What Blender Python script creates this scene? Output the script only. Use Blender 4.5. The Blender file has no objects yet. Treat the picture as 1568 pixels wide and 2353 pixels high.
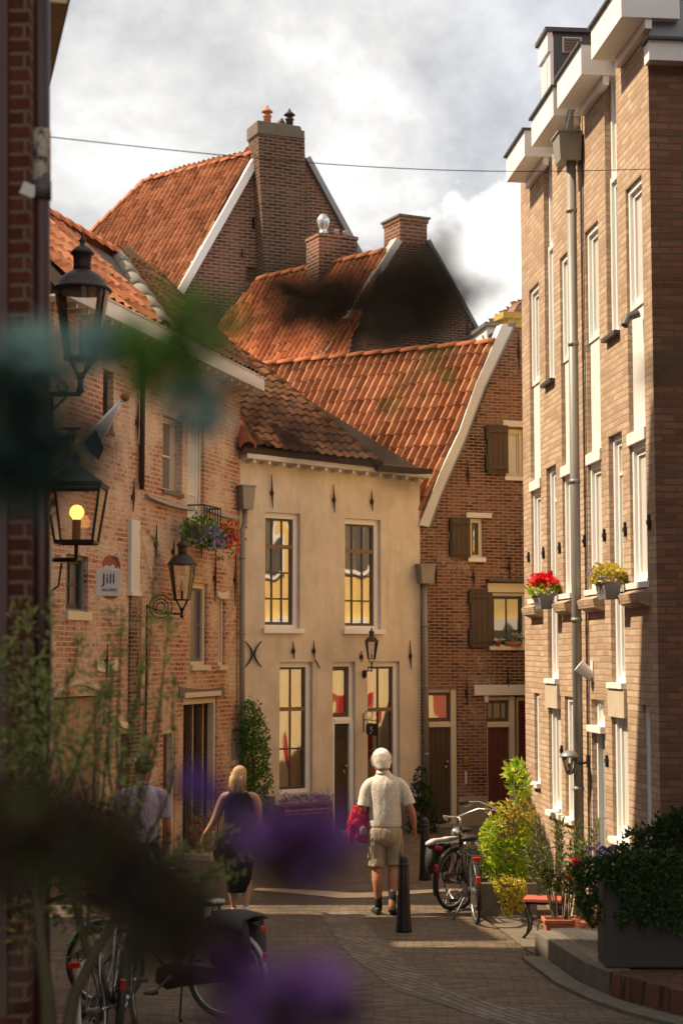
import bpy, bmesh, math, random
from mathutils import Vector, Matrix
R = math.radians
random.seed(7)
scene = bpy.context.scene

# ------------------------------------------------------------------ camera
CAMH = 2.82
F = 3822.0; CX = 784.0; CY = 1176.0
PITCH = math.atan(327 / F)
cd = bpy.data.cameras.new("camera")
cam = bpy.data.objects.new("camera", cd)
scene.collection.objects.link(cam)
scene.camera = cam
cam.location = (0, 0, CAMH)
cam.rotation_euler = (math.pi / 2 + PITCH, 0, 0)
cd.sensor_fit = 'VERTICAL'; cd.sensor_height = 36; cd.sensor_width = 24
cd.lens = F / 2352 * 36
cd.clip_start = 0.1; cd.clip_end = 3000
cd.dof.use_dof = True
cd.dof.focus_distance = 19.0
cd.dof.aperture_fstop = 2.4

# ------------------------------------------------------------------ sky, sun, exposure
SUN_EL = 50.0
SUN_STRENGTH = 4.7
scene.view_settings.view_transform = 'Standard'
scene.view_settings.look = 'None'
scene.view_settings.exposure = 0.78
scene.view_settings.gamma = 1
world = bpy.data.worlds.new("World"); scene.world = world
world.use_nodes = True
wn = world.node_tree.nodes; wl = world.node_tree.links
wn.clear()
def wN(t, **k):
    n = wn.new(t)
    for a, b in k.items(): setattr(n, a, b)
    return n
out = wN('ShaderNodeOutputWorld')
sky = wN('ShaderNodeTexSky'); sky.sky_type = 'NISHITA'; sky.sun_disc = False
sky.sun_elevation = R(SUN_EL); sky.sun_rotation = R(-90); sky.dust_density = 3.0
bg1 = wN('ShaderNodeBackground'); bg1.inputs[1].default_value = 0.11
wl.new(sky.outputs[0], bg1.inputs[0])
tc = wN('ShaderNodeTexCoord')
mp = wN('ShaderNodeMapping'); mp.inputs['Scale'].default_value = (1, 1, 1.3)
wl.new(tc.outputs['Generated'], mp.inputs['Vector'])
n1 = wN('ShaderNodeTexNoise'); n1.inputs['Scale'].default_value = 7.5; n1.inputs['Detail'].default_value = 12; n1.inputs['Roughness'].default_value = .60
n1.inputs['Distortion'].default_value = .15
wl.new(mp.outputs[0], n1.inputs['Vector'])
r1 = wN('ShaderNodeValToRGB')
r1.color_ramp.elements[0].position = .36; r1.color_ramp.elements[0].color = (.37, .37, .373, 1)
r1.color_ramp.elements[1].position = .70; r1.color_ramp.elements[1].color = (.82, .80, .77, 1)
e = r1.color_ramp.elements.new(.5); e.color = (.53, .522, .512, 1)
wl.new(n1.outputs['Fac'], r1.inputs[0])
# bank of bright cumulus low in the sky beyond the roofs
def dirv(x, y):
    a = (x - CX) / F; b = (CY - y) / F
    return Vector((a, math.cos(PITCH) - b * math.sin(PITCH), math.sin(PITCH) + b * math.cos(PITCH)))
sep = wN('ShaderNodeSeparateXYZ'); wl.new(tc.outputs['Generated'], sep.inputs[0])
n2 = wN('ShaderNodeTexNoise'); n2.inputs['Scale'].default_value = 16; n2.inputs['Detail'].default_value = 8; n2.inputs['Roughness'].default_value = .6
wl.new(tc.outputs['Generated'], n2.inputs['Vector'])
def wm(op, a, b=None, clamp=False):
    m = wN('ShaderNodeMath', operation=op); m.use_clamp = clamp
    for i, v in enumerate([a, b]):
        if v is None: continue
        if isinstance(v, (int, float)): m.inputs[i].default_value = v
        else: wl.new(v, m.inputs[i])
    return m.outputs[0]
# cumulus top edge rises to the right
edge = wm('ADD', wm('MULTIPLY', sep.outputs['X'], 0.55), 0.232)
top = wm('SUBTRACT', wm('ADD', edge, wm('MULTIPLY', wm('SUBTRACT', n2.outputs['Fac'], .5), .16)), sep.outputs['Z'])
cm = wm('MULTIPLY', top, 60, True)
cm2 = wm('MULTIPLY', cm, wm('MULTIPLY', wm('ADD', sep.outputs['X'], 0.035), 25, True))
cm2 = wm('MULTIPLY', cm2, wm('MULTIPLY', wm('SUBTRACT', sep.outputs['Z'], .10), 9, True))
mixc = wN('ShaderNodeMixRGB'); wl.new(cm2, mixc.inputs[0]); wl.new(r1.outputs[0], mixc.inputs[1]); mixc.inputs[2].default_value = (.92, .89, .85, 1)
bg2 = wN('ShaderNodeBackground'); bg2.inputs[1].default_value = 1.0
wl.new(mixc.outputs[0], bg2.inputs[0])
# thin cloud everywhere, open pale blue gaps on the right half
n3 = wN('ShaderNodeTexNoise'); n3.inputs['Scale'].default_value = 2.6; n3.inputs['Detail'].default_value = 5
wl.new(mp.outputs[0], n3.inputs['Vector'])
g = wm('ADD', wm('MULTIPLY', sep.outputs['X'], 2.2), wm('MULTIPLY', wm('SUBTRACT', n3.outputs['Fac'], .5), 1.8))
g = wm('SUBTRACT', .98, wm('MULTIPLY', g, 1.0, True))
g = wm('MAXIMUM', wm('MAXIMUM', g, cm2), .62)
mx = wN('ShaderNodeMixShader')
wl.new(g, mx.inputs[0]); wl.new(bg1.outputs[0], mx.inputs[1]); wl.new(bg2.outputs[0], mx.inputs[2])
wl.new(mx.outputs[0], out.inputs[0])

sd = bpy.data.lights.new("sun", 'SUN'); sd.energy = SUN_STRENGTH; sd.angle = R(.5); sd.color = (1, .80, .56)
sun = bpy.data.objects.new("sun", sd); scene.collection.objects.link(sun)
sdir = Vector((-math.cos(R(SUN_EL)), 0.0, math.sin(R(SUN_EL))))      # towards the sun
sun.rotation_euler = sdir.to_track_quat('Z', 'Y').to_euler()

# ------------------------------------------------------------------ measuring helpers (design pixels of the photograph -> metres)
def at(x, y, Y):
    d = dirv(x, y); return Vector((0, 0, CAMH)) + d * (Y / d.y)
def gnd(x, y, z=0.0):
    d = dirv(x, y); return Vector((0, 0, CAMH)) + d * ((z - CAMH) / d.z)
def proj(p):
    v = Vector(p) - Vector((0, 0, CAMH))
    c, s = math.cos(PITCH), math.sin(PITCH)
    zf = v.y * c + v.z * s; up = -v.y * s + v.z * c
    return CX + F * v.x / zf, CY - F * up / zf
def hit(x, y, P, N):
    d = dirv(x, y); o = Vector((0, 0, CAMH))
    return o + d * ((P - o).dot(N) / d.dot(N))

class Frame:
    """a vertical wall plane: local x along the wall, y into the wall, z up"""
    def __init__(s, O, ang):
        s.O = Vector((O[0], O[1], 0)); s.d = Vector((math.sin(ang), math.cos(ang), 0))
        s.n = Vector((s.d.y, -s.d.x, 0)); s.rz = math.atan2(s.d.y, s.d.x)
    def uz(s, x, y, off=0.0):
        p = hit(x, y, s.O + s.n * off, s.n); return (p - s.O).dot(s.d), p.z
    def rect(s, x0, y0, x1, y1, off=0.0):
        ym = (y0 + y1) / 2; xm = (x0 + x1) / 2
        return s.uz(x0, ym, off)[0], s.uz(x1, ym, off)[0], s.uz(xm, y1, off)[1], s.uz(xm, y0, off)[1]
    def W(s, u, v, z):
        return s.O + s.d * u - s.n * v + Vector((0, 0, z))
    def loc(s, p):
        q = Vector(p) - s.O; return q.dot(s.d), -q.dot(s.n), q.z

# ------------------------------------------------------------------ mesh builder
class MB:
    def __init__(s): s.v = []; s.f = []; s.m = []; s.uv = None
    def add(s, vs, fs, m=0):
        b = len(s.v); s.v += [tuple(q) for q in vs]
        s.f += [tuple(i + b for i in f) for f in fs]; s.m += [m] * len(fs)
    def box(s, x0, x1, y0, y1, z0, z1, m=0):
        if x0 > x1: x0, x1 = x1, x0
        if y0 > y1: y0, y1 = y1, y0
        if z0 > z1: z0, z1 = z1, z0
        s.add([(x0, y0, z0), (x1, y0, z0), (x1, y1, z0), (x0, y1, z0), (x0, y0, z1), (x1, y0, z1), (x1, y1, z1), (x0, y1, z1)],
              [(0, 3, 2, 1), (4, 5, 6, 7), (0, 1, 5, 4), (1, 2, 6, 5), (2, 3, 7, 6), (3, 0, 4, 7)], m)
    def obox(s, c, ax, ay, az, m=0):
        """box from centre and three half-axis vectors"""
        c, ax, ay, az = map(Vector, (c, ax, ay, az)); V = []
        for k in (-1, 1):
            for i, j in ((-1, -1), (1, -1), (1, 1), (-1, 1)): V.append(c + ax * i + ay * j + az * k)
        s.add(V, [(0, 3, 2, 1), (4, 5, 6, 7), (0, 1, 5, 4), (1, 2, 6, 5), (2, 3, 7, 6), (3, 0, 4, 7)], m)
    def prism(s, pts, off, m=0):
        """polygon pts (3d) extruded by vector off"""
        n = len(pts); off = Vector(off); A = [Vector(p) for p in pts]; B = [p + off for p in A]
        s.add(A + B, [tuple(range(n - 1, -1, -1)), tuple(range(n, 2 * n))] + [(i, (i + 1) % n, (i + 1) % n + n, i + n) for i in range(n)], m)
    def tube(s, pts, r, n=8, m=0, caps=True):
        pts = [Vector(p) for p in pts]; k = len(pts)
        rs = list(r) if isinstance(r, (list, tuple)) else [r] * k
        V = []; Fc = []; up = None
        for i, p in enumerate(pts):
            t = (pts[min(i + 1, k - 1)] - pts[max(i - 1, 0)])
            t = t.normalized() if t.length > 1e-9 else Vector((0, 0, 1))
            if up is None: up = t.orthogonal().normalized()
            up = (up - t * up.dot(t)); up = up.normalized() if up.length > 1e-6 else t.orthogonal().normalized()
            w = t.cross(up)
            for j in range(n):
                a = 2 * math.pi * j / n
                V.append(p + (up * math.cos(a) + w * math.sin(a)) * rs[i])
        for i in range(k - 1):
            for j in range(n):
                Fc.append((i * n + j, i * n + (j + 1) % n, (i + 1) * n + (j + 1) % n, (i + 1) * n + j))
        if caps: Fc += [tuple(range(n - 1, -1, -1)), tuple((k - 1) * n + j for j in range(n))]
        s.add(V, Fc, m)
    def lathe(s, c, prof, n=20, m=0, axis=Vector((0, 0, 1)), sq=False):
        c = Vector(c); axis = Vector(axis).normalized()
        a1 = axis.orthogonal().normalized() if abs(axis.z) < .99 else Vector((1, 0, 0)); a2 = axis.cross(a1)
        V = []; Fc = []; k = len(prof)
        for r, h in prof:
            for j in range(n):
                a = 2 * math.pi * (j + (.5 if sq else 0)) / n
                V.append(c + axis * h + (a1 * math.cos(a) + a2 * math.sin(a)) * r)
        for i in range(k - 1):
            for j in range(n): Fc.append((i * n + j, i * n + (j + 1) % n, (i + 1) * n + (j + 1) % n, (i + 1) * n + j))
        Fc += [tuple(range(n - 1, -1, -1)), tuple((k - 1) * n + j for j in range(n))]
        s.add(V, Fc, m)
    def loft(s, rings, m=0):
        """rings: (centre, rx, ry) horizontal-ish ellipses or (centre, ax, ay) vectors"""
        n = 16; V = []; Fc = []
        for c, ax, ay in rings:
            c = Vector(c)
            ax = Vector((ax, 0, 0)) if isinstance(ax, (int, float)) else Vector(ax)
            ay = Vector((0, ay, 0)) if isinstance(ay, (int, float)) else Vector(ay)
            for j in range(n):
                a = 2 * math.pi * j / n; V.append(c + ax * math.cos(a) + ay * math.sin(a))
        for i in range(len(rings) - 1):
            for j in range(n): Fc.append((i * n + j, i * n + (j + 1) % n, (i + 1) * n + (j + 1) % n, (i + 1) * n + j))
        k = len(rings)
        Fc += [tuple(range(n - 1, -1, -1)), tuple((k - 1) * n + j for j in range(n))]
        s.add(V, Fc, m)
    def build(s, name, mats, parent=None, smooth=False, bevel=0):
        me = bpy.data.meshes.new(name); me.from_pydata(s.v, [], s.f)
        if not isinstance(mats, (list, tuple)): mats = [mats]
        for m in mats: me.materials.append(m)
        if len(mats) > 1: me.polygons.foreach_set('material_index', s.m)
        if s.uv:
            ul = me.uv_layers.new(name='UVMap')
            for lp in me.loops: ul.data[lp.index].uv = s.uv[lp.vertex_index]
        me.validate()
        if smooth: me.shade_smooth()
        me.update()
        o = bpy.data.objects.new(name, me); scene.collection.objects.link(o)
        if parent is not None: o.parent = parent
        if bevel:
            b = o.modifiers.new('bevel', 'BEVEL'); b.width = bevel; b.segments = 2; b.limit_method = 'ANGLE'
        return o

def tag(o, label=None, cat=None, group=None, kind=None):
    if label: o['label'] = label
    if cat: o['category'] = cat
    if group: o['group'] = group
    if kind: o['kind'] = kind
    return o
def thing(name, label, cat, loc=(0, 0, 0), rz=0.0, group=None):
    o = bpy.data.objects.new(name, None); scene.collection.objects.link(o)
    o.empty_display_size = .2
    o.location = loc; o.rotation_euler = (0, 0, rz)
    return tag(o, label, cat, group)

# ------------------------------------------------------------------ materials
def mat(name):
    m = bpy.data.materials.new(name); m.use_nodes = True
    nt = m.node_tree; b = nt.nodes['Principled BSDF']
    return m, nt, b
def mk(nt, t, **k):
    n = nt.nodes.new(t)
    for a, b in k.items(): setattr(n, a, b)
    return n
def C4(c): return (c[0], c[1], c[2], 1)
def objvec(nt, mode='uz'):
    t = mk(nt, 'ShaderNodeTexCoord')
    if mode == 'obj': return t.outputs['Object']
    if mode == 'uv': return t.outputs['UV']
    s = mk(nt, 'ShaderNodeSeparateXYZ'); nt.links.new(t.outputs['Object'], s.inputs[0])
    a = mk(nt, 'ShaderNodeMath', operation='ADD'); nt.links.new(s.outputs[0], a.inputs[0]); nt.links.new(s.outputs[1], a.inputs[1])
    c = mk(nt, 'ShaderNodeCombineXYZ'); nt.links.new(a.outputs[0], c.inputs[0]); nt.links.new(s.outputs[2], c.inputs[1])
    return c.outputs[0]
def noise(nt, vec, scale, detail=4, rough=.6, dist=0):
    n = mk(nt, 'ShaderNodeTexNoise'); n.inputs['Scale'].default_value = scale; n.inputs['Detail'].default_value = detail
    n.inputs['Roughness'].default_value = rough; n.inputs['Distortion'].default_value = dist
    if vec: nt.links.new(vec, n.inputs['Vector'])
    return n.outputs['Fac']
def ramp(nt, fac, stops):
    r = mk(nt, 'ShaderNodeValToRGB'); els = r.color_ramp.elements
    while len(els) < len(stops): els.new(.5)
    for e, (p, c) in zip(els, stops):
        e.position = p; e.color = C4(c) if not isinstance(c, (int, float)) else (c, c, c, 1)
    nt.links.new(fac, r.inputs[0]); return r.outputs[0]
def mix(nt, fac, a, b, mode='MIX'):
    m = mk(nt, 'ShaderNodeMixRGB', blend_type=mode)
    for i, v in enumerate((fac, a, b)):
        if isinstance(v, (int, float)): m.inputs[i].default_value = v if i == 0 else (v, v, v, 1)
        elif isinstance(v, (tuple, list)): m.inputs[i].default_value = C4(v)
        else: nt.links.new(v, m.inputs[i])
    return m.outputs[0]
def math_(nt, op, a, b=0.0, clamp=False):
    m = mk(nt, 'ShaderNodeMath', operation=op); m.use_clamp = clamp
    for i, v in enumerate((a, b)):
        if isinstance(v, (int, float)): m.inputs[i].default_value = v
        else: nt.links.new(v, m.inputs[i])
    return m.outputs[0]
def bump(nt, b, h, strength=.5, dist=.01):
    n = mk(nt, 'ShaderNodeBump'); n.inputs['Strength'].default_value = strength; n.inputs['Distance'].default_value = dist
    nt.links.new(h, n.inputs['Height']); nt.links.new(n.outputs[0], b.inputs['Normal'])

def plain(name, col, rough=.6, metal=0, var=.12, scale=6, bmp=.0, spec=.5):
    m, nt, b = mat(name)
    v = objvec(nt, 'obj')
    f = noise(nt, v, scale, 6)
    c = mix(nt, f, tuple(x * (1 - var) for x in col), tuple(min(1, x * (1 + var)) for x in col))
    nt.links.new(c, b.inputs['Base Color'])
    b.inputs['Roughness'].default_value = rough; b.inputs['Metallic'].default_value = metal
    b.inputs['Specular IOR Level'].default_value = spec
    if bmp: bump(nt, b, noise(nt, v, scale * 8, 5), bmp, .004)
    return m

def brick(name, c1, c2, mortar, wash=None, washamt=.5, stain=(.5, .4, .33), stainamt=.35, bw=.215, bh=.0635, ms=.011, bmp=.8, mode='uz', dark=None):
    m, nt, b = mat(name)
    v0 = objvec(nt, mode)
    # slightly wobbling courses
    nz = mk(nt, 'ShaderNodeTexNoise'); nz.inputs['Scale'].default_value = 1.4; nt.links.new(v0, nz.inputs['Vector'])
    vm = mk(nt, 'ShaderNodeVectorMath', operation='MULTIPLY_ADD')
    nt.links.new(nz.outputs['Color'], vm.inputs[0]); vm.inputs[1].default_value = (.03, .03, 0); nt.links.new(v0, vm.inputs[2])
    v = vm.outputs[0]
    bt = mk(nt, 'ShaderNodeTexBrick'); nt.links.new(v, bt.inputs['Vector'])
    bt.inputs['Color1'].default_value = (0, 0, 0, 1); bt.inputs['Color2'].default_value = (1, 1, 1, 1); bt.inputs['Mortar'].default_value = (.5, .5, .5, 1)
    bt.inputs['Scale'].default_value = 1; bt.inputs['Mortar Size'].default_value = ms; bt.inputs['Mortar Smooth'].default_value = .3
    bt.inputs['Brick Width'].default_value = bw; bt.inputs['Row Height'].default_value = bh
    sx = mk(nt, 'ShaderNodeSeparateColor'); nt.links.new(bt.outputs['Color'], sx.inputs[0])
    fine = noise(nt, v, 38, 5, .7)
    t = math_(nt, 'ADD', math_(nt, 'MULTIPLY', sx.outputs[0], .75), math_(nt, 'MULTIPLY', fine, .4))
    stops = [(.15, c1), (.85, c2)]
    if dark: stops = [(.12, dark), (.3, c1), (.85, c2)]
    col = ramp(nt, t, stops)
    big = noise(nt, v, .9, 6, .65, .4)
    col = mix(nt, ramp(nt, big, [(.40, 0.0), (.64, stainamt)]), col, stain, 'MULTIPLY')
    if wash:
        w = noise(nt, v, 15, 8, .85)
        w2 = noise(nt, v, 1.3, 5, .65)
        wf = ramp(nt, math_(nt, 'ADD', w, math_(nt, 'MULTIPLY', math_(nt, 'SUBTRACT', w2, .5), .9)), [(.62 - washamt * .3, 0.0), (.74 - washamt * .2, .85)])
        col = mix(nt, wf, col, wash)
    mo = mix(nt, fine, tuple(x * .7 for x in mortar), mortar)
    col = mix(nt, bt.outputs['Fac'], col, mo)
    nt.links.new(col, b.inputs['Base Color'])
    b.inputs['Roughness'].default_value = .9; b.inputs['Specular IOR Level'].default_value = .2
    h = math_(nt, 'ADD', math_(nt, 'MULTIPLY', math_(nt, 'SUBTRACT', 1.0, bt.outputs['Fac']), .7), math_(nt, 'MULTIPLY', fine, .5))
    bump(nt, b, h, bmp, .012)
    return m

def tilemat(name, cols, moss=.45):
    m, nt, b = mat(name)
    uv = objvec(nt, 'uv')
    fl = mk(nt, 'ShaderNodeVectorMath', operation='FLOOR'); nt.links.new(uv, fl.inputs[0])
    wn_ = mk(nt, 'ShaderNodeTexWhiteNoise'); wn_.noise_dimensions = '2D'; nt.links.new(fl.outputs[0], wn_.inputs['Vector'])
    ob = objvec(nt, 'obj')
    nf = noise(nt, ob, 9, 6, .7)
    t = math_(nt, 'ADD', math_(nt, 'MULTIPLY', wn_.outputs['Value'], .5), math_(nt, 'MULTIPLY', nf, .5))
    col = ramp(nt, t, [(.1, cols[0]), (.45, cols[1]), (.75, cols[2]), (.98, cols[3])])
    big = noise(nt, ob, 1.1, 6, .7)
    col = mix(nt, ramp(nt, big, [(.5, 0.0), (.75, moss)]), col, (.10, .09, .055))
    sp = noise(nt, ob, 22, 3, .5)
    col = mix(nt, ramp(nt, sp, [(.66, 0.0), (.74, .55)]), col, (.07, .055, .04))
    nt.links.new(col, b.inputs['Base Color']); b.inputs['Roughness'].default_value = .92; b.inputs['Specular IOR Level'].default_value = .15
    bump(nt, b, noise(nt, ob, 40, 4), .3, .006)
    return m

def leafmat(name, cols, trans=.35, rough=.5):
    m, nt, b = mat(name)
    g = mk(nt, 'ShaderNodeNewGeometry')
    c = ramp(nt, g.outputs['Random Per Island'], [(i / (len(cols) - 1), x) for i, x in enumerate(cols)])
    nt.links.new(c, b.inputs['Base Color']); b.inputs['Roughness'].default_value = rough
    b.inputs['Specular IOR Level'].default_value = .3
    tr = mk(nt, 'ShaderNodeBsdfTranslucent'); nt.links.new(mix(nt, .5, c, (c, c)[0]), tr.inputs[0])
    nt.links.new(c, tr.inputs[0])
    ms = mk(nt, 'ShaderNodeMixShader'); ms.inputs[0].default_value = trans
    o = nt.nodes['Material Output']
    nt.links.new(b.outputs[0], ms.inputs[1]); nt.links.new(tr.outputs[0], ms.inputs[2]); nt.links.new(ms.outputs[0], o.inputs[0])
    return m

def glassmat(name, body=(.03, .03, .035), refl=.6, wob=.25, tint=(1, 1, 1)):
    m, nt, b = mat(name)
    if body: b.inputs['Base Color'].default_value = C4(body); b.inputs['Roughness'].default_value = .3
    else: b = mk(nt, 'ShaderNodeBsdfTransparent'); b.inputs[0].default_value = (.9, .9, .88, 1)
    gl = mk(nt, 'ShaderNodeBsdfGlossy'); gl.inputs['Roughness'].default_value = .03; gl.inputs['Color'].default_value = C4(tint)
    v = objvec(nt, 'obj')
    bp = mk(nt, 'ShaderNodeBump'); bp.inputs['Strength'].default_value = wob; bp.inputs['Distance'].default_value = .02
    mp_ = mk(nt, 'ShaderNodeMapping'); mp_.inputs['Scale'].default_value = (1, 1, .3); nt.links.new(v, mp_.inputs[0])
    nt.links.new(noise(nt, mp_.outputs[0], 4.5, 0, .3), bp.inputs['Height']); nt.links.new(bp.outputs[0], gl.inputs['Normal'])
    ms = mk(nt, 'ShaderNodeMixShader'); ms.inputs[0].default_value = refl
    o = nt.nodes['Material Output']
    nt.links.new(b.outputs[0], ms.inputs[1]); nt.links.new(gl.outputs[0], ms.inputs[2]); nt.links.new(ms.outputs[0], o.inputs[0])
    return m

def clearglass(name):
    m, nt, b = mat(name)
    nt.nodes.remove(b)
    gl = mk(nt, 'ShaderNodeBsdfGlossy'); gl.inputs['Roughness'].default_value = .05
    tr = mk(nt, 'ShaderNodeBsdfTransparent'); tr.inputs[0].default_value = (.93, .92, .88, 1)
    fr = mk(nt, 'ShaderNodeFresnel'); fr.inputs[0].default_value = 1.5
    f = math_(nt, 'ADD', fr.outputs[0], .06)
    ms = mk(nt, 'ShaderNodeMixShader'); nt.links.new(f, ms.inputs[0])
    nt.links.new(tr.outputs[0], ms.inputs[1]); nt.links.new(gl.outputs[0], ms.inputs[2]); nt.links.new(ms.outputs[0], nt.nodes['Material Output'].inputs[0])
    return m

M = {}
M['brick_old'] = brick('old red brick with whitewash', (.29, .09, .05), (.45, .19, .115), (.60, .47, .35), wash=(.66, .51, .38), washamt=.66, stain=(.55, .45, .36), dark=(.12, .06, .045))
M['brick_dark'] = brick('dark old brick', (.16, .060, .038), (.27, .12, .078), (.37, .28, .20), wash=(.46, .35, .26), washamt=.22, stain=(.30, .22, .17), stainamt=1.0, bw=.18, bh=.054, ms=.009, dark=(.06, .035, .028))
M['brick_gable'] = brick('weathered gable brick', (.16, .06, .036), (.25, .10, .062), (.33, .25, .18), stain=(.4, .32, .27), stainamt=.7, bh=.075, bw=.24, ms=.016, dark=(.10, .06, .045))
M['brick_chim'] = brick('sooty chimney brick', (.075, .038, .027), (.17, .075, .045), (.22, .16, .11), stain=(.35, .28, .24), stainamt=.8, bh=.075, bw=.24, ms=.016, dark=(.05, .035, .03))
M['brick_tan'] = brick('tan modern brick', (.39, .268, .18), (.54, .405, .285), (.40, .30, .225), stain=(.62, .54, .47), stainamt=.6, bw=.22, bh=.0625, ms=.009)
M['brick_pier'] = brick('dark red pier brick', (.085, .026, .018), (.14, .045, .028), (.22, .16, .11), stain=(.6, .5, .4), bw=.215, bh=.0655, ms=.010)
M['stucco'] = None
def stuccomat():
    m, nt, b = mat('aged ochre stucco')
    v = objvec(nt, 'uz')
    mp_ = mk(nt, 'ShaderNodeMapping'); mp_.inputs['Scale'].default_value = (1, .22, 1); nt.links.new(v, mp_.inputs[0])
    c = ramp(nt, noise(nt, v, 1.3, 7, .6, .5), [(.3, (.58, .49, .385)), (.55, (.70, .60, .48)), (.75, (.76, .66, .54))])
    streak = noise(nt, mp_.outputs[0], 5, 6, .65)
    c = mix(nt, ramp(nt, streak, [(.46, 0.0), (.74, .5)]), c, (.42, .34, .26))
    c = mix(nt, ramp(nt, noise(nt, v, 4.5, 6, .7), [(.62, 0.0), (.72, .25)]), c, (.62, .5, .36))
    nt.links.new(c, b.inputs['Base Color']); b.inputs['Roughness'].default_value = .9; b.inputs['Specular IOR Level'].default_value = .2
    bump(nt, b, noise(nt, v, 14, 8, .65), .5, .012)
    return m
M['stucco'] = stuccomat()
M['plinth'] = plain('grey plinth', (.16, .15, .15), .85, var=.25, bmp=.3)
M['plinth_tan'] = plain('tan cement plinth', (.36, .28, .20), .85, var=.2, bmp=.3)
M['cream'] = plain('cream paint', (.62, .52, .38), .5, var=.07)
M['white'] = plain('white paint', (.72, .68, .62), .45, var=.05)
M['white2'] = plain('bright white paint', (.80, .78, .75), .4, var=.03)
M['offwhite'] = plain('weathered white board', (.62, .59, .55), .6, var=.12, scale=3)
M['zinc'] = plain('zinc', (.22, .22, .22), .5, .35, var=.2, scale=4)
M['zincdark'] = plain('dark lead', (.07, .068, .07), .55, .3, var=.25)
M['pipe_grey'] = plain('grey painted pipe', (.24, .225, .20), .45, .1, var=.15, scale=3)
M['iron'] = plain('black iron', (.018, .016, .015), .5, .4, var=.3)
M['rustiron'] = plain('rusty iron anchor', (.045, .025, .018), .8, .2, var=.4, scale=20)
M['sash'] = plain('dark brown sash paint', (.085, .05, .035), .45, var=.2)
M['sashgold'] = plain('varnished brown rail', (.20, .11, .05), .4, var=.2)
M['glass'] = glassmat('old window glass', None, .33, .5)
M['glass_curtain'] = glassmat('window glass over cream curtain', (.34, .27, .16), .35, .2)
M['glassR'] = glassmat('window glass over white curtains', (.62, .60, .55), .16, .05)
M['brick_side'] = brick('side brick with shade in colour', (.20, .095, .055), (.33, .16, .095), (.20, .15, .11), stain=(.6, .5, .42), stainamt=.5, bw=.22, bh=.0625, ms=.009)  # redder, darker copy of the front brick, with the side's shade in it
M['glassgrey'] = glassmat('dull grey glass', (.10, .10, .09), .25, .1)
M['clear'] = clearglass('clear lantern glass')
M['tile'] = tilemat('orange clay pantiles', [(.15, .06, .033), (.37, .15, .072), (.50, .23, .118), (.60, .38, .24)])
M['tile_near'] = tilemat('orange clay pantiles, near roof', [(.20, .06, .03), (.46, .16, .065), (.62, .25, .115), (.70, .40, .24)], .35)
M['tile_dark'] = tilemat('brown pantiles with shade in colour', [(.045, .02, .010), (.11, .045, .020), (.17, .07, .030), (.24, .12, .06)], .5)  # browns darkened to carry the shade of the hip slopes
M['ridge'] = plain('clay ridge tile', (.46, .14, .05), .8, var=.35, scale=8)
M['ridgegrey'] = plain('grey cement hip tile', (.27, .235, .18), .85, var=.25, scale=8, bmp=.3)
M['stone'] = plain('grey stone', (.30, .27, .22), .85, var=.25, bmp=.4)
M['stonelight'] = plain('pale sandstone', (.48, .40, .30), .85, var=.2, bmp=.3)
M['stonedark'] = plain('dark mossy stone', (.14, .115, .085), .9, var=.35, bmp=.5)
M['wood_grey'] = plain('weathered wood', (.34, .215, .135), .8, var=.3)
M['shutter'] = plain('dark weathered shutter', (.075, .047, .030), .75, var=.45, scale=2.5)
M['door_dark'] = plain('dark green brown door', (.055, .038, .018), .5, var=.3)
M['door_red'] = plain('red brown door', (.11, .030, .018), .55, var=.15)
M['door_purple'] = plain('purple brown door', (.085, .03, .028), .6, var=.2)
M['door_grey'] = plain('grey green door', (.30, .31, .29), .4, var=.06)
M['brass'] = plain('brass', (.45, .28, .09), .35, .9)
M['steel'] = plain('steel', (.55, .55, .54), .3, .9, var=.1)
M['black'] = plain('black paint', (.014, .013, .013), .4, 0, var=.3)
M['rubber'] = plain('black rubber', (.02, .019, .018), .75, 0, var=.3)
M['copper'] = plain('patinated copper', (.05, .04, .033), .55, .4, var=.4, scale=9)
M['terracotta'] = plain('terracotta', (.42, .15, .07), .8, var=.2, bmp=.2)
M['concrete'] = plain('dark concrete planter', (.085, .075, .068), .8, var=.25, bmp=.3, scale=3)
M['soil'] = plain('soil', (.05, .035, .022), .95, var=.4)
M['yellow'] = plain('yellow render', (.74, .50, .17), .85, var=.06)
M['creamwall'] = plain('cream render', (.64, .50, .27), .85, var=.05)
M['red'] = plain('red paint', (.34, .02, .02), .45, var=.08)
M['redplastic'] = plain('red reflector', (.65, .03, .015), .25, var=.05)
M['bark'] = plain('bark', (.13, .10, .065), .9, var=.4, scale=18, bmp=.6)
M['barkgreen'] = plain('mossy bark', (.075, .06, .028), .9, var=.4, scale=14, bmp=.6)
M['leaf'] = leafmat('mid green leaves', [(.04, .11, .018), (.09, .22, .03), (.17, .34, .05)])
M['leaf_bright'] = leafmat('yellow green leaves', [(.14, .30, .02), (.32, .52, .04), (.55, .64, .06), (.70, .64, .10)], .5)
M['leaf_yellow'] = leafmat('yellowing leaves', [(.36, .36, .04), (.60, .50, .06), (.70, .56, .12)], .45)
M['leaf_dark'] = leafmat('dark leaves', [(.015, .035, .01), (.035, .075, .02), (.06, .11, .03)], .2)
M['kerb'] = plain('worn grey kerb stone', (.15, .128, .10), .9, var=.5, bmp=.7)
M['leaf_olive'] = leafmat('olive leaves', [(.12, .16, .04), (.24, .31, .08), (.36, .42, .13)], .35)
M['petal_violet'] = leafmat('violet petals', [(.10, .04, .22), (.17, .08, .34)], .3)
M['leaf_ole'] = leafmat('oleander leaves', [(.05, .08, .02), (.12, .17, .04), (.24, .27, .07)], .35)
M['leaf_teal'] = leafmat('blue green leaves', [(.14, .26, .23), (.22, .36, .32)], .2)
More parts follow.
